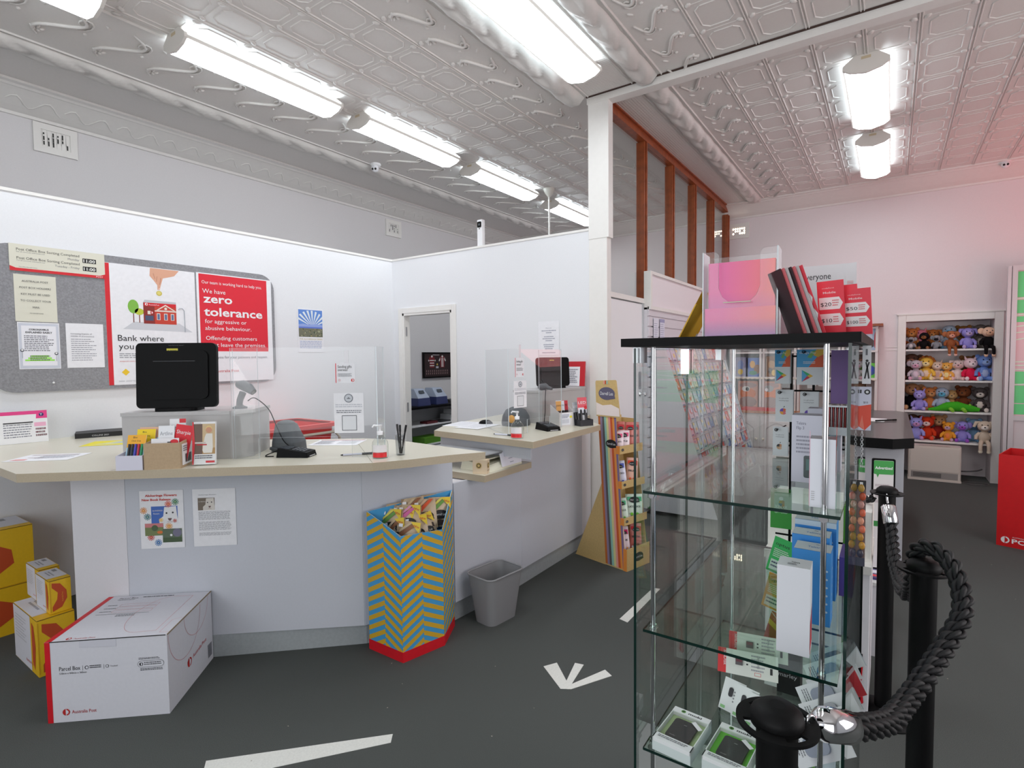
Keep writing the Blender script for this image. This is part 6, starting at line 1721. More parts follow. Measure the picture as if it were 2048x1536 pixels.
def hifi(b):
    b.rect(0, 0, .10, .13, C(232, 176, 40), .0009); b.rect(.0, 0, .1, .02, C(206, 206, 204), .0012); b.rect(.02, .03, .05, .10, C(220, 226, 90), .0012); b.line([(.03, .035), (.045, .10)], .004, C(176, 206, 206), .0014)
    b.rect(.01, .004, .03, .016, INK, .0014); b.rect(.05, .004, .08, .016, C(120, 120, 120), .0014)
sheet('card_pack', 'yellow edged pack leaning beside the pink brochure holder on the cabinet top', 'card pack', frame((-.440, 1.36, ZS + .0005), (.14, 1, 0), (.47, -.1, .88)), .085, .098, hifi, C(226, 176, 50), .003)
def apc(b):
    b.rect(0, .062, .085, .085, C(232, 226, 60), .0009); b.text('HI-FI', .035, .068, .012, INK, .0012, bold=True, width=.03); b.rect(0, .088, .085, .108, C(60, 50, 70), .0009)
    aplogo(b, .012, .032, .006, C(206, 110, 110), C(232, 230, 232)); b.text('Australia Post', .022, .028, .009, C(200, 110, 110), .0012, width=.045); b.rect(0, .0, .085, .012, C(120, 110, 116), .0009)
sheet('card_pack', 'white and yellow card pack behind the pink brochure holder', 'card pack', frame((-.25, 1.50, ZS + .0005), (1, .1, 0), (0, .1, 1)), .09, .118, apc, C(232, 230, 232), .002)
t = thing('header_card', 'white header card reading everyone behind the red recharge cards', 'sign', mat=frame((-.272, 1.66, ZS + .0005), (1, .06, 0), (0, .02, 1)))
b = MB(); b.box(0, .17, 0, .195, 0, .002, WHITE); b.text('everyone', .072, .158, .024, INK, .0026, width=.066); b.text('r', .0, .12, .026, INK, .0026); b.rect(.11, .09, .145, .115, C(56, 44, 52), .0024); b.rules(.115, .165, .088, .03, 5, C(200, 214, 214), .0024); b.build('card', t)
b = MB(); b.prism([(.17, 0), (.198, 0), (.195, .197), (.17, .195)], -.004, -.002, WHITE); b.rules(.175, .19, .15, .03, 7, C(240, 206, 206), .0); b.build('wing', t)
CORAL = C(236, 74, 88, .4)
def credit(amounts):
    def d(b):
        w_, h_ = .052, .135
        b.text('vodafone', w_ * .15, h_ * .84, h_ * .035, C(250, 214, 216), .0012, width=w_ * .5); b.text('Mobile', w_ * .2, h_ * .75, h_ * .055, C(250, 214, 216), .0012, width=w_ * .5, bold=True)
        b.rect(w_ * .4, h_ * .93, w_ * .62, h_ * .96, C(60, 50, 54), .0012)
        for k, a in enumerate(amounts):
            y = h_ * (.48 - .26 * k)
            b.poly([(w_ * .06, y), (w_ * .06, y + h_ * .2), (w_ * .8, y + h_ * .2), (w_ * .96, y + h_ * .1), (w_ * .8, y)], C(244, 240, 240), .0012)
            b.text(a, w_ * .12, y + h_ * .06, h_ * .09, INK, .0015, width=w_ * .42); b.rules(w_ * .58, w_ * .8, y + h_ * .16, y + h_ * .04, 3, C(220, 120, 126), .0015)
    return d
cg = 'red recharge cards on the cabinet top'
for k in range(7):
    x = -.190 + .0075 * k
    m = frame((x, 1.38 - .004 * k, ZS + .001), (.62, -.78, .10), (-.36, -.02, .93))
    sheet('recharge_card', 'red recharge card in the tight fan behind the front one' if k < 6 else 'front red recharge card of the tight fan, tallest on the cabinet top', 'recharge card', m, .052, .150, credit(('$20', '$10')) if k == 6 else None, CORAL if k == 6 else [C(60, 44, 48), C(232, 120, 126), C(206, 206, 206)][k % 3], .0009, group=cg)
for k, (x, y, h_, am, lab) in enumerate(((-.128, 1.36, .115, ('$20', '$10'), 'second red recharge card from the front of the fan, showing twenty dollars'), (-.105, 1.37, .105, ('$40', '$30'), 'red recharge card to the right of the twenty dollar one'), (-.082, 1.36, .095, ('$50', '$100'), 'rightmost red recharge card on the cabinet top, showing fifty dollars'))):
    m = frame((x, y, ZS + .001), (.93, -.36, .0), (-.34, -.02, .94))
    def dd(b, am=am, h_=h_):
        b.text('vodafone', .01, h_ * .86, h_ * .035, C(250, 214, 216), .0012, width=.025); b.text('Mobile', .012, h_ * .77, h_ * .055, C(250, 214, 216), .0012, width=.026, bold=True)
        for q, a in enumerate(am):
            yy = h_ * (.48 - .3 * q)
            b.poly([(.003, yy), (.003, yy + h_ * .22), (.044, yy + h_ * .22), (.051, yy + h_ * .11), (.044, yy)], C(244, 240, 240), .0012)
            b.text(a, .006, yy + h_ * .06, h_ * .1, INK, .0015, width=.022); b.rules(.03, .044, yy + h_ * .17, yy + h_ * .04, 3, C(220, 120, 126), .0015)
    sheet('recharge_card', lab, 'recharge card', m, .054, h_, dd, CORAL, .0009, group=cg)

# tags hanging on the right side of the cabinet
def hang(name, label, cat, x, y, z, w_, h_, draw, paper=None, rz=0.0):
    m = at_angle((x, y, z), rz) @ frame((0, 0, 0), (1, 0, 0), (0, 0, 1))
    return sheet(name, label, cat, m, w_, h_, draw, paper, .0012)
hang('hanging_tag', 'narrow white hanging tag with a black tool picture at the cabinet top right corner', 'tag', -.0545, 1.50, 1.511, .017, .088, lambda b: (b.line([(.005, .012), (.009, .035), (.013, .05)], .003, INK, .0016), b.line([(.013, .012), (.010, .035), (.007, .05)], .003, INK, .0016), b.rect(.006, .066, .010, .08, GREY_INK, .0016), b.disc(.009, .053, .003, INK, .0016, n=8)))
hang('hanging_tag', 'white and orange pointed hanging tag beside the cabinet', 'tag', -.0605, 1.485, 1.405, .025, .10, lambda b: (b.poly([(0, .055), (.025, .06), (.025, .014), (.013, .0), (0, .010)], C(238, 84, 62), .0016), b.poly([(.008, .035), (.013, .0), (.003, .01)], C(244, 130, 110), .002), b.disc(.017, .088, .006, INK, .0016, n=12), b.disc(.017, .088, .003, WHITE, .002, n=8), b.rect(.003, .085, .006, .093, INK, .0016), b.text('$10', .010, .062, .006, INK, .0016)), C(222, 222, 240))
t = thing('key_ring_strip', 'long narrow pack of orange toys on a chain hanging beside the cabinet', 'toy pack', (-.052, 1.48, 1.40))
b = MB()
for k in range(14):
    b.tube([(.0025 * math.cos(a) * (1 if k % 2 else .3), .0025 * math.cos(a) * (.3 if k % 2 else 1), -.0055 * k + .004 * math.sin(a)) for a in [j * PI / 3 for j in range(6)]], .0007, STEEL, 5, closed=True)
b.build('chain', t)
b = MB(); b.T = frame((-.008, 0, -.31), (1, 0, 0), (-.05, 0, 1)); b.box(0, .018, 0, .20, -.002, .002, C(120, 96, 90, .3))
for k, c in enumerate(((70, 66, 80), (206, 150, 60), (196, 140, 60), (230, 120, 90), (236, 160, 130), (226, 110, 80), (206, 150, 140), (200, 90, 60), (190, 150, 70))):
    b.ell((.009 + .003 * (k % 2), .03 + .019 * k, .004), (.007, .010, .004), C(*c, .4), 8)
b.rect(.0, .0, .018, .02, C(70, 70, 84), .0026); b.rect(0, .18, .018, .2, C(40, 40, 44), .0026); b.rect(.006, .186, .012, .196, WHITE, .003)
b.build('pack', t)

# ---------------------------------------------------------------- bollards and rope
def bollard(label, x, y, base_r=.15):
    t = thing('bollard', label, 'bollard', (x, y, 0), group='black rope barrier posts')
    MB().lathe([(base_r, 0), (base_r, .008), (base_r * .8, .022), (.045, .034), (.034, .04)], MATT_BLACK, 40).build('base', t)
    MB().lathe([(.0315, .034), (.0315, .985)], MATT_BLACK, 32).build('post', t)
    b = MB(); vs, fs = [], []
    def seg(r0, r1, a0, a1, n=8):
        P_ = []
        for i in range(n + 1):
            a = a0 + (a1 - a0) * i / n
            P_.append((math.cos(a), math.sin(a)))
        out = [(r1 * c, r1 * s_) for c, s_ in P_] + [(r0 * c, r0 * s_) for c, s_ in P_[::-1]]
        b.prism(out, .978, .983, MATT_BLACK)
    for k in range(8):
        seg(.020, .041, k * PI / 4, (k + 1) * PI / 4); seg(.053, .0625, k * PI / 4, (k + 1) * PI / 4)
    for k in range(4):
        seg(.041, .053, k * PI / 2 - .42, k * PI / 2 + .42)
    b.build('rope_collar', t)
    MB().lathe([(.040, .982), (.041, .990), (.039, .997), (.030, 1.005), (.026, 1.008), (.012, 1.010)], MATT_BLACK, 32).build('cap', t)
    return t
bollard('black rope barrier post nearest the camera, in front of the glass cabinet', -.143, .957)
bollard('black rope barrier post with the rope draped over its cap', .085, 1.874, .122)
bollard('farthest black rope barrier post, beside the green sign', -.004, 2.830, .13)
ROPE = M('black_braided_rope', (24, 24, 26), .55, spec=.35, bump=(700, .3))
def smooth_path(pts, k=8):
    V_ = [Vector(p) for p in pts]; out = []
    for i in range(len(V_) - 1):
        a, b_, c, d = V_[max(i - 1, 0)], V_[i], V_[i + 1], V_[min(i + 2, len(V_) - 1)]
        for s_ in range(k):
            u = s_ / k
            out.append(.5 * ((2 * b_) + (c - a) * u + (2 * a - 5 * b_ + 4 * c - d) * u * u + (3 * b_ - a - 3 * c + d) * u ** 3))
    out.append(V_[-1])
    return out
def rope(label, pts, r=.0235, caps=(True, True)):
    t = thing('barrier_rope', label, 'rope', pts[0])
    o = Vector(pts[0])
    path = [p - o for p in smooth_path(pts, 12)]
    # even spacing
    L = [0]
    for p, q in zip(path, path[1:]):
        L.append(L[-1] + (q - p).length)
    n = int(L[-1] / .006)
    ev, j = [], 0
    for i in range(n + 1):
        s_ = L[-1] * i / n
        while j < len(L) - 2 and L[j + 1] < s_:
            j += 1
        ev.append(path[j].lerp(path[j + 1], (s_ - L[j]) / max(1e-6, L[j + 1] - L[j])))
    b = MB()
    pitch = .105
    prev = None
    frames = []
    for i, p in enumerate(ev):
        tg = (ev[min(i + 1, n)] - ev[max(i - 1, 0)]).normalized()
        if prev is None:
            prev = tg.cross(Vector((0, 0, 1)) if abs(tg.z) < .9 else Vector((1, 0, 0))).normalized()
        prev = (prev - tg * prev.dot(tg)).normalized()
        frames.append((p, prev.copy(), tg.cross(prev)))
    for k in range(3):
        core = []
        for i, (p, u, v) in enumerate(frames):
            a = 2 * PI * (L[-1] * i / n / pitch + k / 3)
            core.append((p + (u * math.cos(a) + v * math.sin(a)) * r * .52, u * math.cos(a) + v * math.sin(a), -u * math.sin(a) + v * math.cos(a)))
        for j in range(3):
            st = []
            for i, (c, u, v) in enumerate(core):
                a = -2 * PI * (L[-1] * i / n / .05) + j * 2 * PI / 3
                st.append(c + (u * math.cos(a) + v * math.sin(a)) * r * .25)
            b.tube(st, r * .27, ROPE, 6)
    b.build('braid', t)
    for w_, i0, sg in ((0, 0, 1), (1, n, -1)):
        if not caps[w_]:
            continue
        e = ev[i0]; d = (ev[i0 + sg * 6] - e).normalized()
        c = MB(); c.tube([e + d * .06, e + d * .057, e - d * .012, e - d * .02, e - d * .026], [.025, .027, .027, .02, .008], CHROME, 20); tag(c.build('end_cap', t), 'chrome rope end')
        h = MB(); q = e - d * .026
        h.tube([q, q - d * .012], .004, CHROME, 8)
        up = Vector((0, 0, 1))
        h.tube([q - d * .012 + d * (-.012 + .012 * math.cos(a)) + up * .012 * math.sin(a) for a in [k * 2 * PI / 14 for k in range(12)]], .003, CHROME, 8)
        tag(h.build('hook', t), 'chrome hook')
    return t
rope('thick black braided rope sagging between the posts and draped over the middle one', [(.003, 2.765, .925), (.014, 2.72, .855), (.022, 2.60, .786), (.037, 2.45, .742), (.054, 2.2, .783), (.062, 2.0, .885), (.064, 1.935, .965), (.070, 1.895, 1.025), (.092, 1.872, 1.046), (.120, 1.845, 1.040), (.143, 1.80, 1.02), (.156, 1.74, .975), (.150, 1.68, .939), (.116, 1.60, .897), (.079, 1.50, .868), (.039, 1.38, .853), (.010, 1.26, .868), (-.018, 1.16, .905), (-.045, 1.085, .935), (-.075, 1.025, .962)])
rope('short black rope running from the farthest post behind the glass cabinet', [(-.055, 2.88, .940), (-.085, 2.92, .925), (-.13, 3.0, .955), (-.17, 3.1, .97)], .017, (False, False))
# ---------------------------------------------------------------- slat wall and greeting card racks along the screen
t = thing('slat_wall', 'white slatted display wall with a blank header board along the timber screen', 'display wall', (SX, 5.20, 0))
SL = 3.05
MB().box(.003, .04, 0, SL, .06, 2.06, PANEL_W).build('backing', t)
k = 0; z = .08
while z < 2.0:
    b = MB(); b.prism([(0, 0), (SL, 0), (SL, .088), (0, .088)], 0, .018, PANEL_W)
    b.T = Matrix()
    s_ = MB(); s_.box(.040, .058, 0, SL, z, z + .088, M('slat_face', (222, 218, 224), .4)); s_.build('slat', t, bevel=.003)
    z += .1
b = MB(); b.box(.003, .075, 0, SL, 2.04, 2.075, TRIM).box(.003, .075, 0, SL, 2.385, 2.415, TRIM).box(.003, .075, 0, .05, 2.075, 2.385, TRIM).box(.003, .075, SL - .04, SL, 2.075, 2.385, TRIM); b.build('header_frame', t, bevel=.003)
MB().box(.02, .055, .05, SL - .04, 2.075, 2.385, C(238, 232, 236, .35)).build('header_board', t)
for y, c, lab in ((5.30, (232, 234, 246), 'left white leaflet hanging near the top of the slat wall'), (5.48, (226, 226, 242), 'leaflet with a lilac top hanging beside the left one on the slat wall')):
    sheet('leaflet', lab, 'leaflet', frame((SX + .066, y, 1.70), (0, 1, 0), (0, 0, 1)), .14, .26, lambda b, c=c: (b.rect(0, .225, .14, .26, C(160, 160, 196) if c[0] < 230 else C(226, 228, 240), .0016), b.rules(.015, .125, .21, .02, 9, C(176, 180, 200), .0016, frac=.35)), C(*c), group='leaflets on the slat wall')
def rack_x(z):
    return -1.30 - .31 * z
def card_rack(label, y0, y1):
    t = thing('card_rack', label, 'card rack', (0, 0, 0), group='sloping greeting card racks')
    xb = -1.955
    for y in (y0, y1 - .018):
        b = MB(); b.T = frame((0, y, 0), (1, 0, 0), (0, 0, 1)); b.prism([(xb, .04), (rack_x(.04), .04), (rack_x(1.68), 1.68), (xb, 1.68)], -.018, 0, C(206, 208, 214, .4)); b.build('side_panel', t, bevel=.002)
    for i in range(10):
        z = .20 + .145 * i
        b = MB(); b.box(rack_x(z) - .11, rack_x(z) - .006, y0 + .001, y1 - .019, z, z + .006, C(214, 214, 220, .4)); b.box(rack_x(z) - .010, rack_x(z) - .006, y0 + .001, y1 - .019, z + .006, z + .035, glass_mat('card_lip', (.95, .95, .96), 1.45, 1)); b.build('card_shelf', t)
    MB().box(xb, xb + .005, y0, y1, .04, 1.68, C(200, 200, 206, .5)).build('back_panel', t)
card_rack('nearer sloping greeting card rack seen through the glass cabinet', 5.24, 6.32)
card_rack('farther sloping greeting card rack seen through the glass cabinet', 6.36, 7.44)
designs = []
rnd = random.Random(11)
PAL = [(226, 200, 214), (206, 214, 232), (236, 236, 238), (236, 196, 190), (196, 214, 220), (232, 222, 206), (214, 206, 230), (222, 90, 80), (120, 150, 200), (240, 214, 120), (240, 232, 238), (180, 206, 190)]
for d in range(9):
    b = MB(); w_, h_ = .125, .165
    b.box(0, w_, 0, h_, 0, .002, C(*PAL[d % len(PAL)]))
    for q in range(4):
        x, y, r_ = rnd.uniform(.03, .09), rnd.uniform(.05, .14), rnd.uniform(.012, .03)
        b.disc(x, y, r_, C(*rnd.choice(PAL)), .0024 + .0003 * q, r_ * rnd.uniform(.6, 1.2), n=9)
    b.rect(.02, .012, .10, .03, C(*rnd.choice([(120, 90, 110), (90, 110, 150), (200, 120, 130), (220, 220, 226)])), .0024)
    o = b.build('greeting_card'); tag(o, 'x', 'greeting card')
    designs.append([o, False])
def put_card(T, lab, grp):
    d = rnd.choice(designs)
    if d[1]:
        o = d[0].copy(); COL.objects.link(o)
    else:
        o = d[0]; d[1] = True
    o.matrix_world = T; o['label'] = lab; o['group'] = grp
for nm, y0, lab in (('near', 5.26, 'pastel greeting card in the nearer sloping card rack'), ('far', 6.38, 'pastel greeting card in the farther sloping card rack')):
    for i in range(10):
        z = .208 + .145 * i
        for q in range(7):
            y = y0 + .01 + q * .147 + rnd.uniform(0, .012)
            if nm == 'far' and i > 8 and q > 5:
                continue
            put_card(frame((rack_x(z) - .020, y, z), (0, 1, 0), (-.30, 0, 1)), lab, 'greeting cards in the %s rack' % ('nearer' if nm == 'near' else 'farther'))
for d in designs:
    if not d[1]:
        bpy.data.objects.remove(d[0])

# ---------------------------------------------------------------- white gondola, plinth and green sign behind the cabinet
t = thing('display_gondola', 'white display gondola with chrome hooks standing between the cabinet and the farthest post', 'gondola', (-.46, 2.70, 0))
GW = .405
MB().box(0, GW, .0, .44, .05, .655, PANEL_W).build('base', t, bevel=.003)
for fx in (.03, GW - .28):
    for fy in (.03, .37):
        MB().box(fx, fx + .04, fy, fy + .04, 0, .05, BLACK).build('foot', t)
MB().box(-.004, GW + .004, -.012, .45, .655, .69, C(214, 212, 208, .4)).build('ledge', t, bevel=.002)
MB().box(0, GW, .05, .39, .69, .905, C(236, 232, 226, .5)).build('upper_panel', t, bevel=.002)
for z in (.76, .46):
    b = MB(); b.tube([(GW - .03, .05 if z > .7 else 0, z), (GW - .03, -.02, z), (GW - .03, -.028, z + .008)], .003, CHROME, 8); b.build('hook', t)
b = MB(); b.T = frame((GW - .028, -.003, .08), (1, 0, 0), (0, 0, 1)); b.poly([(-.008, .18), (.008, .18), (.003, .10), (.012, .02), (-.002, .0), (-.012, .01), (-.004, .1)], RED, .001); b.rect(-.006, .18, .006, .23, INK, .001); tag(b.build('ribbon_sticker', t), 'red ribbon sticker')
t = thing('display_plinth', 'low white plinth behind the farthest black post', 'plinth', (-.36, 3.36, 0))
MB().box(0, .385, 0, .45, 0, .375, PANEL_W).build('body', t, bevel=.003)
MB().box(-.005, .39, -.005, .455, .375, .392, C(220, 220, 218, .4)).build('top', t, bevel=.002)
b = MB(); b.box(0, .10, 0, .14, 0, .012, C(60, 50, 110, .3)); b.T = Matrix.Translation((0, 0, .012)); b.rect(.01, .02, .09, .05, C(220, 70, 80), .0004); b.rect(.01, .07, .09, .12, C(226, 226, 236), .0004)
tag(b.build('magazine', loc=(-.075, 3.40, .3925)), 'purple and white magazine lying on the low white plinth', 'magazine')
t = thing('counter_sign', 'black framed sign with a green band reading Advertised behind the farthest post', 'sign', mat=frame((-.078, 3.58, .393), (1, .22, 0), (0, 0, 1)))
W_, H_ = .108, .615
b = MB(); b.prism(rrect(W_, H_, .008, 4), 0, .012, BLACK); b.build('frame', t, bevel=.001)
b = MB(); b.prism(rrect(W_ - .016, H_ - .02, .006, 4, .008, .01), .012, .0126, C(226, 222, 222)); b.prism(rrect(W_ - .016, .075, .006, 4, .008, H_ - .086), .0126, .013, C(70, 160, 80)); b.poly([(.02, H_ - .085), (.034, H_ - .085), (.026, H_ - .105)], C(70, 160, 80), .013)
b.text('Advertised', W_ / 2, H_ - .058, .022, WHITE, .0135, 'C', width=W_ - .028, bold=True)
b.rect(.008, .24, W_ - .008, .27, C(60, 140, 70), .013); b.rules(.016, W_ - .016, H_ - .14, H_ - .26, 4, C(200, 190, 192), .013)
b.build('face', t)

# ---------------------------------------------------------------- black topped counter, red bin, glazed screen
t = thing('counter', 'dark topped grey counter in the back of the shop', 'counter', (0, 0, 0))
BT = M('dark_grey_worktop', (62, 58, 58), .3, coat=.2)
MB().prism([(-.62, 4.50), (.02, 4.50), (.14, 4.62), (.14, 6.62), (.05, 6.74), (-.62, 6.74)], .93, 1.0, BT, BLACK).build('worktop', t, bevel=.004)
MB().box(-.58, .085, 4.58, 6.68, .06, .93, M('mid_grey_panel', (168, 168, 174), .45, bump=(200, .02))).build('body', t, bevel=.002)
MB().box(-.56, .06, 4.62, 6.66, 0, .06, BLACK).build('kickboard', t)
b = MB(); b.prism([(-.25, 5.62), (-.04, 5.60), (-.02, 5.86), (-.22, 5.90)], 1.0005, 1.002, WHITE)
tag(b.build('paper'), 'white sheet lying on the dark counter behind the orange hanging tag', 'paper')
b = MB(); b.tube([(-.10, 5.60, 1.0085), (.02, 5.72, 1.0085)], .006, BLACK, 8); b.tube([(.02, 5.72, 1.0085), (.045, 5.745, 1.0085)], .0068, BLACK, 8); tag(b.build('pen'), 'black pen lying beside the white sheet on the dark counter', 'pen')

t = thing('post_bin', 'open red post bin at the right edge of the picture', 'bin', mat=frame((.737, 5.905, 0), (.96, -.28, 0), (.28, .96, 0)))
W_, D_, H_ = .50, .46, .75
PR = M('red_bin_board', (206, 16, 22), .45, vary=.03)
for nm, a in (('front_panel', (0, W_, 0, .006)), ('back_panel', (0, W_, D_ - .006, D_)), ('side_panel', (0, .006, .006, D_ - .006)), ('side_panel', (W_ - .006, W_, .006, D_ - .006))):
    b = MB(); b.box(*a, .0, H_, PR)
    if nm == 'front_panel':
        b.T = frame((0, -.0005, 0), (1, 0, 0), (0, 0, 1)); aplogo(b, .055, .055, .027, WHITE, PR, .0004); b.text('POST', .095, .035, .050, WHITE, .0004, width=.17, bold=True); b.text('AUSTRALIA', .097, .08, .012, WHITE, .0004, width=.08)
    b.build(nm, t)
MB().box(.006, W_ - .006, .006, D_ - .006, .004, .012, PR).build('floor', t)
carton('packing_roll', 'brown wrapped parcel standing inside the red post bin', 'parcel', (1.12, 6.0, .013), .14, .14, .74, (90, 66, 50))

t = thing('glazed_screen', 'tall aluminium framed glazed screen with green striped film at the right edge', 'screen', mat=frame((1.075, 8.40, 0), (1, 0, 0), (0, 0, 1)))
AL = M('aluminium_frame', (206, 202, 204), .35, metal=.25)
for x0, x1 in ((0, .03), (.04, .085), (1.05, 1.10)):
    MB().box(x0, x1, 0, 2.56, -.03, .03, AL).build('post', t, bevel=.002)
for z0, z1 in ((0, .05), (.80, .855), (2.50, 2.56)):
    MB().box(.085, 1.05, z0, z1, -.025, .025, AL).build('rail', t, bevel=.002)
MB().box(.085, 1.05, .05, .80, -.01, .01, C(216, 208, 210, .4)).build('lower_panel', t)
b = MB(); b.box(.085, 1.05, .855, 2.50, -.004, .004, M('frosted_glazing', (226, 200, 204), .25, coat=.3)); b.build('glazing', t)
b = MB(); GF = C(104, 226, 140, .3)
for z0, z1 in ((2.20, 2.49), (2.02, 2.17), (1.92, 1.985), (1.22, 1.36), (1.0, 1.2), (.87, .99)):
    b.rect(.085, z0, 1.05, z1, GF, .005)
for k, (z, sl) in enumerate(((1.87, .12), (1.80, .12), (1.72, .2), (1.47, 0), (1.43, 0), (1.385, -.05), (2.185, .05), (2.0, .1), (1.21, .08))):
    b.line([(.085, z), (1.05, z + sl)], .012, C(214, 246, 222, .3), .0056 + .0003 * k)
tag(b.build('film', t), 'green striped privacy film')

# ---------------------------------------------------------------- white dresser against the far wall
t = thing('dresser', 'white dresser with open shelves, timber benchtop and arched cupboard doors against the far wall', 'dresser', (-1.94, 8.15, 0))
DW, CRM = 1.80, M('cream_gloss', (226, 218, 216), .4, bump=(60, .03))
OAK = M('orange_timber', (190, 120, 72), .45, bump=(40, .06), vary=.12)
MB().box(0, DW, .02, .52, .06, .775, CRM).build('base', t, bevel=.003)
MB().box(-.02, DW + .03, -.01, .535, .775, .805, OAK).build('benchtop', t, bevel=.004)
HB, HT = .805, 1.93
for x in (0, .40, .44, .84, .88, 1.36, 1.40, DW - .03):
    MB().box(x, x + .03, .24, .53, HB, HT, CRM).build('upright', t, bevel=.002)
MB().box(.03, DW - .03, .515, .53, HB, HT, C(176, 168, 168)).build('back_board', t)
for z in (1.245, 1.60, HT - .03):
    MB().box(.0, DW, .235, .515, z, z + .025, CRM).build('shelf', t, bevel=.002)
b = MB()
for k in range(28):
    b.T = frame((.03 + k * .063, .232, 1.245), (1, 0, 0), (0, 0, 1)); b.prism([(.0, .012), (.06, .012)] + [(.03 + .03 * math.cos(a), .012 - .02 * math.sin(a)) for a in (.5, 1.0, PI / 2, 2.1, 2.6)], -.004, .002, C(236, 226, 206))
tag(b.build('scalloped_edging', t), 'scalloped trim along the shelf')
MB().box(-.03, DW + .05, .17, .54, HT, HT + .03, TIMBER).build('cornice', t, bevel=.006)
for k in range(4):
    x = .03 + k * .44
    d = MB(); d.T = frame((x, .02, .10), (1, 0, 0), (0, 0, 1)); d.box(0, .42, 0, .64, 0, .02, CRM)
    dd = d.build('door', t, bevel=.003)
    a = MB(); a.T = frame((x, -.0005, .10), (1, 0, 0), (0, 0, 1))
    o_ = [(.07, .07), (.35, .07), (.35, .46)] + [(.35 - .28 * q / 10, .46 + .08 * math.sin(PI * q / 10)) for q in range(1, 10)] + [(.07, .46)]
    a.line(o_ + [o_[0]], .012, C(196, 186, 184), .001)
    a.build('arched_moulding', dd)
    kn = MB(); kn.T = frame((x + (.385 if k % 2 == 0 else .035), -.0005, .42), (1, 0, 0), (0, 0, 1)); kn.lathe([(.008, 0), (.010, .012), (.018, .02), (.012, .032), (.002, .034)], C(236, 226, 206), 14); kn.build('knob', dd)
def goods(nm, lab, cat, x, z, w_, h_, d_, c, patches, y=8.43, grp='boxed toys on the far dresser'):
    b = MB(); b.box(0, w_, 0, d_, 0, h_, C(*c))
    b.T = frame((0, -.0005, 0), (1, 0, 0), (0, 0, 1))
    for q, (u, v, r1, r2, cc) in enumerate(patches):
        b.disc(w_ * u, h_ * v, w_ * r1, C(*cc), .0004 + .0003 * q, h_ * r2, n=12)
    tag(b.build(nm, loc=(x, y, z + .0005), bevel=.003), lab, cat, grp)
goods('toy_box', 'lilac boxed toy, leftmost on the upper shelf of the far dresser', 'toy', -1.87, 1.27, .14, .28, .10, (150, 150, 176), [(.5, .6, .3, .25, (120, 140, 190)), (.5, .25, .25, .15, (220, 190, 80))])
goods('toy_box', 'blue boxed toy with an orange figure on the upper shelf of the far dresser', 'toy', -1.70, 1.27, .18, .27, .10, (90, 120, 190), [(.35, .65, .2, .2, (226, 170, 80)), (.7, .4, .25, .25, (150, 100, 60)), (.4, .2, .3, .12, (70, 140, 110))])
goods('toy_box', 'brown animal picture box behind the hanging triangle cards on the far dresser', 'toy', -1.46, 1.27, .15, .29, .10, (130, 90, 56), [(.5, .6, .3, .2, (176, 130, 80)), (.4, .3, .2, .15, (90, 80, 76)), (.7, .2, .2, .15, (226, 190, 90))])
goods('seed_bag', 'left pink and orange printed bag on the bench of the far dresser', 'bag', -1.83, .806, .27, .40, .13, (206, 150, 130), [(.5, .85, .45, .1, (170, 140, 136)), (.5, .55, .4, .2, (216, 120, 66)), (.5, .25, .45, .2, (160, 130, 124)), (.4, .72, .2, .10, (226, 230, 226)), (.48, .71, .09, .07, (40, 40, 44))], grp='printed bags on the far dresser')
goods('seed_bag', 'right pink and orange printed bag on the bench of the far dresser', 'bag', -1.54, .806, .27, .40, .13, (210, 156, 130), [(.5, .85, .45, .1, (176, 146, 140)), (.5, .55, .4, .2, (220, 126, 70)), (.5, .25, .45, .2, (160, 136, 130)), (.45, .74, .24, .12, (160, 164, 164)), (.35, .7, .08, .06, (236, 236, 240))], grp='printed bags on the far dresser')
b = MB(); b.loft([(-1.75, 8.17, .806), (-1.25, 8.17, .806), (-1.25, 8.36, .806), (-1.75, 8.36, .806)], [(-1.72, 8.22, .85), (-1.28, 8.22, .84), (-1.28, 8.34, .84), (-1.72, 8.34, .85)], C(190, 44, 44)); tag(b.build('red_pouch', bevel=.006), 'flat red pouch lying in front of the printed bags on the far dresser', 'pouch')
goods('cushion_pack', 'blue and red printed pillow pack at the top right of the far dresser', 'cushion', -.32, 1.627, .17, .285, .07, (176, 190, 214), [(.45, .25, .35, .2, (110, 130, 150)), (.9, .45, .1, .4, (206, 50, 60)), (.4, .9, .3, .08, (190, 70, 80)), (.45, .6, .25, .18, (206, 216, 232))], y=8.42, grp='')
goods('game_box', 'green boxed game with a blue picture at the right of the far dresser', 'game', -.33, 1.27, .19, .19, .09, (110, 200, 70), [(.5, .5, .42, .36, (60, 90, 150)), (.55, .55, .2, .2, (60, 70, 190)), (.3, .6, .12, .14, (180, 150, 90))], y=8.42, grp='')
b = MB(); b.box(-.38, -.2, 8.28, 8.36, .8055, .815, WHITE); tag(b.build('paper_stack'), 'thin stack of white paper on the bench at the right of the far dresser', 'paper')

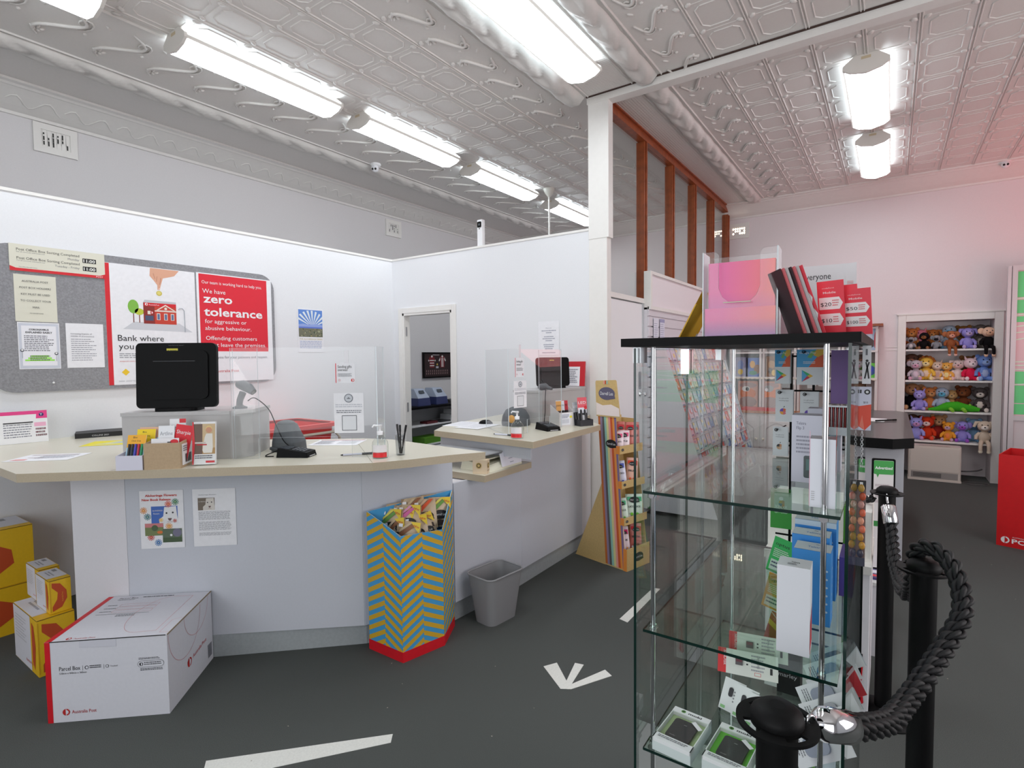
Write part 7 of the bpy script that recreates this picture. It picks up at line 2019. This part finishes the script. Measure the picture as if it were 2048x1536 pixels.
# ---------------------------------------------------------------- toy alcove and heater
t = thing('toy_shelves', 'white shelves built across the alcove in the far wall', 'shelves', (AX0, YF, 0))
SHZ = (1.63, 1.236, .847, .468)
for z in SHZ:
    MB().box(.002, AX1 - AX0 - .002, -.004, .355, z - .022, z, TRIM).build('shelf', t, bevel=.002)
t = thing('gas_heater', 'cream gas heater standing on the carpet under the toy shelves', 'heater', (.20, 8.47, 0))
HC = M('cream_heater_enamel', (214, 206, 196), .4)
b = MB(); b.prism(rrect(.52, .20, .02, 4), .02, .43, HC); b.build('body', t, bevel=.01)
b = MB(); b.box(.02, .50, -.006, 0, .12, .41, HC); b.build('front_panel', t, bevel=.008)
b = MB(); b.box(.03, .49, -.003, .0, .03, .108, C(150, 146, 142)); 
for k in range(7):
    b.box(.05, .33, -.006, -.003, .045 + k * .008, .049 + k * .008, C(96, 94, 92))
b.build('grille', t)
MB().box(-.004, .524, -.012, .21, 0, .02, HC).build('foot', t, bevel=.004)
b = MB(); b.prism([(.1, .03), (.42, .03), (.40, .05), (.12, .05)], .43, .4315, C(110, 104, 96)); b.build('top_slot', t)
cable('gas_hose', 'grey gas hose and tap on the floor to the right of the heater', [(.725, 8.58, .13), (.80, 8.56, .14), (.88, 8.60, .15), (.93, 8.66, .16)], .009, C(70, 70, 72))
cable('power_cord', 'grey cord coiled on the carpet beside the heater', [(.73, 8.5, .006), (.82, 8.44, .006), (.95, 8.46, .006), (.98, 8.54, .006), (.88, 8.60, .006), (.75, 8.56, .006)], .005, C(90, 88, 88))

PLUSH = {}
def fur(c):
    return M('plush_%d_%d_%d' % c, c, .95, spec=.1, bump=(420, .5), vary=.10)
def plush(lab, px, shelf, size, c, muzzle=None, head=None, ears='round', belly=None, hang=False, depth=.0, outfit=None, feet=None):
    """seated soft toy facing the shop; px = picture column it shows at"""
    x = AX0 + (px - 1812) * .00486
    y, z = YF + .12 + depth, SHZ[shelf]
    s_ = size * (1.14 if size < .3 else 1.0)
    if hang:
        y = YF + .045
    t = thing('soft_toy', lab, 'soft toy', (x, y, z + .0005), random.uniform(-.25, .25), 'soft toys in the alcove')
    f, hf = fur(outfit or c), fur(head or c)
    b = MB()
    b.ell((0, 0, .27 * s_), (.21 * s_, .17 * s_, .27 * s_), f, 12)
    for sg in (-1, 1):
        b.tube([(sg * .15 * s_, -.02 * s_, .42 * s_), (sg * .26 * s_, -.08 * s_, .30 * s_), (sg * .27 * s_, -.13 * s_, .17 * s_)], [.075 * s_, .07 * s_, .06 * s_], f, 8)
        if hang:
            b.tube([(sg * .09 * s_, -.10 * s_, .08 * s_), (sg * .12 * s_, -.30 * s_, .05 * s_), (sg * .13 * s_, -.36 * s_, -.10 * s_), (sg * .13 * s_, -.36 * s_, -.28 * s_)], [.08 * s_, .075 * s_, .065 * s_, .06 * s_], f, 8)
        else:
            b.tube([(sg * .10 * s_, -.06 * s_, .085 * s_), (sg * .18 * s_, -.26 * s_, .075 * s_)], [.085 * s_, .075 * s_], f, 8)
    b.build('body', t)
    for sg in (-1, 1):
        b = MB()
        b.ell((sg * .13 * s_, -.36 * s_, -.30 * s_) if hang else (sg * .19 * s_, -.30 * s_, .085 * s_), (.075 * s_, .06 * s_, .085 * s_), fur(feet or muzzle or c), 10)
        b.build('foot', t)
    b = MB(); hz = .72 * s_
    b.ell((0, -.03 * s_, hz), (.24 * s_, .21 * s_, .22 * s_), hf, 14)
    for sg in (-1, 1):
        if ears == 'round':
            b.ell((sg * .19 * s_, 0, hz + .17 * s_), (.085 * s_, .04 * s_, .085 * s_), hf, 10)
        elif ears == 'long':
            b.tube([(sg * .14 * s_, 0, hz + .15 * s_), (sg * .27 * s_, -.03 * s_, hz + .14 * s_), (sg * .34 * s_, -.06 * s_, hz - .05 * s_)], [.05 * s_, .065 * s_, .05 * s_], hf, 8)
        elif ears == 'big':
            b.ell((sg * .25 * s_, 0, hz + .05 * s_), (.13 * s_, .04 * s_, .14 * s_), hf, 10)
        elif ears == 'point':
            b.tube([(sg * .13 * s_, 0, hz + .13 * s_), (sg * .20 * s_, 0, hz + .30 * s_)], [.06 * s_, .015 * s_], hf, 8)
        elif ears == 'mane':
            for q in range(7):
                a = sg * q * PI / 7
                b.ell((.25 * s_ * math.sin(a), .04 * s_, hz + .23 * s_ * math.cos(a)), (.08 * s_, .06 * s_, .08 * s_), fur((170, 104, 50)), 8)
    hd = b.build('head', t)
    b = MB(); b.ell((0, -.21 * s_, hz - .06 * s_), (.13 * s_, .09 * s_, .10 * s_), fur(muzzle or c), 10)
    b.build('muzzle', hd)
    b = MB()
    b.ell((0, -.295 * s_, hz - .03 * s_), (.035 * s_, .02 * s_, .025 * s_), C(30, 24, 24, .3), 8)
    for sg in (-1, 1):
        b.ell((sg * .09 * s_, -.215 * s_, hz + .06 * s_), .024 * s_, C(16, 14, 14, .2), 8)
    b.build('face', hd)
    if belly:
        b = MB(); b.ell((0, -.06 * s_, .27 * s_), (.15 * s_, .125 * s_, .19 * s_), fur(belly), 10); b.build('belly', t)
TOYS = (
    ('orange teddy bear at the left back of the top toy shelf', 1826, 0, .26, (206, 130, 70), (216, 150, 90), None, 'round', None, False, .11),
    ('pink pig soft toy on the top shelf', 1846, 0, .24, (232, 140, 160), (240, 170, 184), None, 'point', None, False, .12),
    ('caramel dog soft toy on the top shelf right of the pink pig', 1872, 0, .24, (190, 116, 60), (206, 140, 84), None, 'long', None, False, .12),
    ('pale blue furry toy with a blue face on the top shelf', 1905, 0, .32, (176, 196, 214), (120, 184, 220), None, 'none', None, False, .12),
    ('brown bear with a red bow at the back of the top shelf', 1934, 0, .27, (150, 104, 56), (180, 130, 80), None, 'round', (150, 40, 44), False, .14),
    ('big grey koala at the right back of the top shelf', 1967, 0, .28, (126, 116, 110), (60, 54, 54), None, 'big', (206, 196, 186), False, .14),
    ('small grey koala at the left front of the top shelf', 1824, 0, .15, (150, 146, 150), (40, 36, 38), None, 'big', (214, 206, 206), False, -.03),
    ('black gorilla soft toy at the front of the top shelf', 1852, 0, .20, (26, 22, 24), (150, 96, 60), None, 'none', None, False, -.02, None, (150, 104, 76)),
    ('grey koala with white ears lying at the front of the top shelf', 1878, 0, .165, (150, 150, 156), (30, 30, 34), None, 'big', None, False, -.03),
    ('brown monkey with pale feet hanging over the edge of the top shelf', 1906, 0, .21, (150, 90, 56), (226, 170, 150), (176, 110, 74), 'big', None, True, 0, None, (236, 190, 176)),
    ('lilac rabbit lying at the front of the top shelf', 1940, 0, .24, (160, 150, 222), (196, 176, 222), None, 'long', None, False, -.01),
    ('monkey in black clothes with feet hanging over the right end of the top shelf', 1979, 0, .24, (60, 44, 40), (226, 180, 150), (236, 196, 170), 'big', None, True, 0, (24, 22, 24), (236, 196, 170)),
    ('dark brown monkey at the left back of the second toy shelf', 1827, 1, .36, (96, 70, 58), (176, 130, 106), None, 'big', None, False, .13),
    ('grey and pink elephant at the left front of the second shelf', 1836, 1, .24, (196, 186, 194), (222, 170, 196), None, 'big', (226, 206, 220), False, -.02),
    ('yellow lion with an orange mane on the second shelf', 1858, 1, .27, (236, 190, 80), (246, 226, 170), None, 'mane', (240, 214, 190), False, .02),
    ('cream and pink cat on the second shelf', 1881, 1, .22, (226, 200, 180), (240, 220, 210), None, 'point', (206, 170, 160), False, .02),
    ('orange and yellow puppy on the second shelf', 1901, 1, .21, (240, 176, 84), (246, 206, 140), None, 'long', (250, 226, 160), False, .01),
    ('white lamb on the second shelf', 1923, 1, .24, (236, 216, 212), (240, 196, 196), None, 'long', None, False, .02),
    ('brown bear behind the rabbit in the red dress', 1945, 1, .32, (150, 104, 66), (176, 130, 90), None, 'round', None, False, .15),
    ('white rabbit in a red dress on the second shelf', 1947, 1, .26, (236, 206, 212), (244, 226, 230), None, 'point', None, False, -.01, (226, 40, 80)),
    ('blue bear at the right end of the second shelf', 1974, 1, .29, (120, 150, 214), (150, 176, 226), None, 'round', (176, 190, 226), False, .02),
    ('large beige faced monkey in black at the left of the third toy shelf', 1830, 2, .36, (170, 126, 90), (196, 150, 110), None, 'big', None, False, .12, (26, 24, 26), (226, 176, 130)),
    ('lilac hippo at the left front of the third shelf', 1845, 2, .24, (160, 150, 220), (180, 170, 230), None, 'point', None, False, -.03),
    ('orange teddy bear behind the lilac hippo', 1867, 2, .27, (206, 130, 76), (220, 160, 110), None, 'round', None, False, .09),
    ('pale blue furry toy with a bright blue face on the third shelf', 1893, 2, .31, (186, 200, 222), (110, 190, 226), None, 'none', None, False, .08),
    ('tan bear at the back of the third shelf', 1914, 2, .24, (206, 160, 106), (220, 180, 130), None, 'round', None, False, .13),
    ('dark brown bear at the back of the third shelf', 1938, 2, .29, (120, 66, 40), (140, 84, 54), None, 'round', None, False, .12),
    ('dark grey and white badger at the right end of the third shelf', 1969, 2, .28, (84, 76, 76), (226, 214, 206), None, 'round', (230, 216, 206), False, .05),
    ('dark brown monkey half hidden behind the dark counter on the lowest toy shelf', 1832, 3, .33, (90, 64, 54), (160, 116, 96), None, 'big', None, False, .12),
    ('lilac elephant at the left of the lowest toy shelf', 1839, 3, .26, (160, 160, 226), (200, 150, 200), None, 'point', None, False, -.02),
    ('bright red orange bear on the lowest toy shelf', 1863, 3, .31, (214, 66, 36), (240, 214, 206), None, 'round', None, False, .03, None, (236, 84, 60)),
    ('tan shaggy lion with a red shirt on the lowest toy shelf', 1888, 3, .29, (190, 146, 104), (206, 166, 126), None, 'round', None, False, .12, (170, 50, 44)),
    ('orange tiger on the lowest toy shelf', 1907, 3, .22, (240, 166, 60), (206, 170, 190), None, 'round', (246, 140, 80), False, -.01),
    ('lilac koala at the front of the lowest toy shelf', 1935, 3, .24, (156, 146, 220), (160, 90, 196), None, 'big', None, False, -.02),
    ('blue bear at the back right of the lowest toy shelf', 1960, 3, .30, (140, 180, 214), (120, 170, 206), None, 'round', None, False, .10),
    ('tan and white puppy hanging its legs over the right end of the lowest toy shelf', 1977, 3, .26, (214, 196, 176), (240, 232, 222), None, 'long', None, True, 0, None, (236, 226, 206)))
for a in TOYS:
    plush(*a)
t = thing('soft_toy', 'long green crocodile lying along the front of the third toy shelf', 'soft toy', (AX0 + (1915 - 1812) * .00486, YF + .06, SHZ[2] + .0005), 0, 'soft toys in the alcove')
GR = fur((70, 176, 44)); LG = fur((140, 206, 70))
b = MB(); b.tube([(-.25, 0, .018), (-.16, 0, .028), (-.06, 0, .06), (.04, 0, .065), (.12, 0, .05), (.18, -.01, .042), (.25, -.01, .03)], [.012, .028, .056, .062, .046, .040, .022], GR, 10); b.build('body', t)
for x in (-.03, .09):
    for sg in (-1, 1):
        b = MB(); b.tube([(x, sg * .04, .035), (x + .02, sg * .085 - .02, .012)], [.024, .018], LG, 8); b.build('leg', t)
b = MB()
for sg in (-1, 1):
    b.ell((.16, sg * .02, .085), .014, LG, 8)
b.build('eyes', t)
b = MB()
for k in range(7):
    b.ell((-.10 + .035 * k, 0, .112 - .0009 * (k - 3) ** 2 * 3), (.012, .006, .012), LG, 6)
b.build('back_ridge', t)
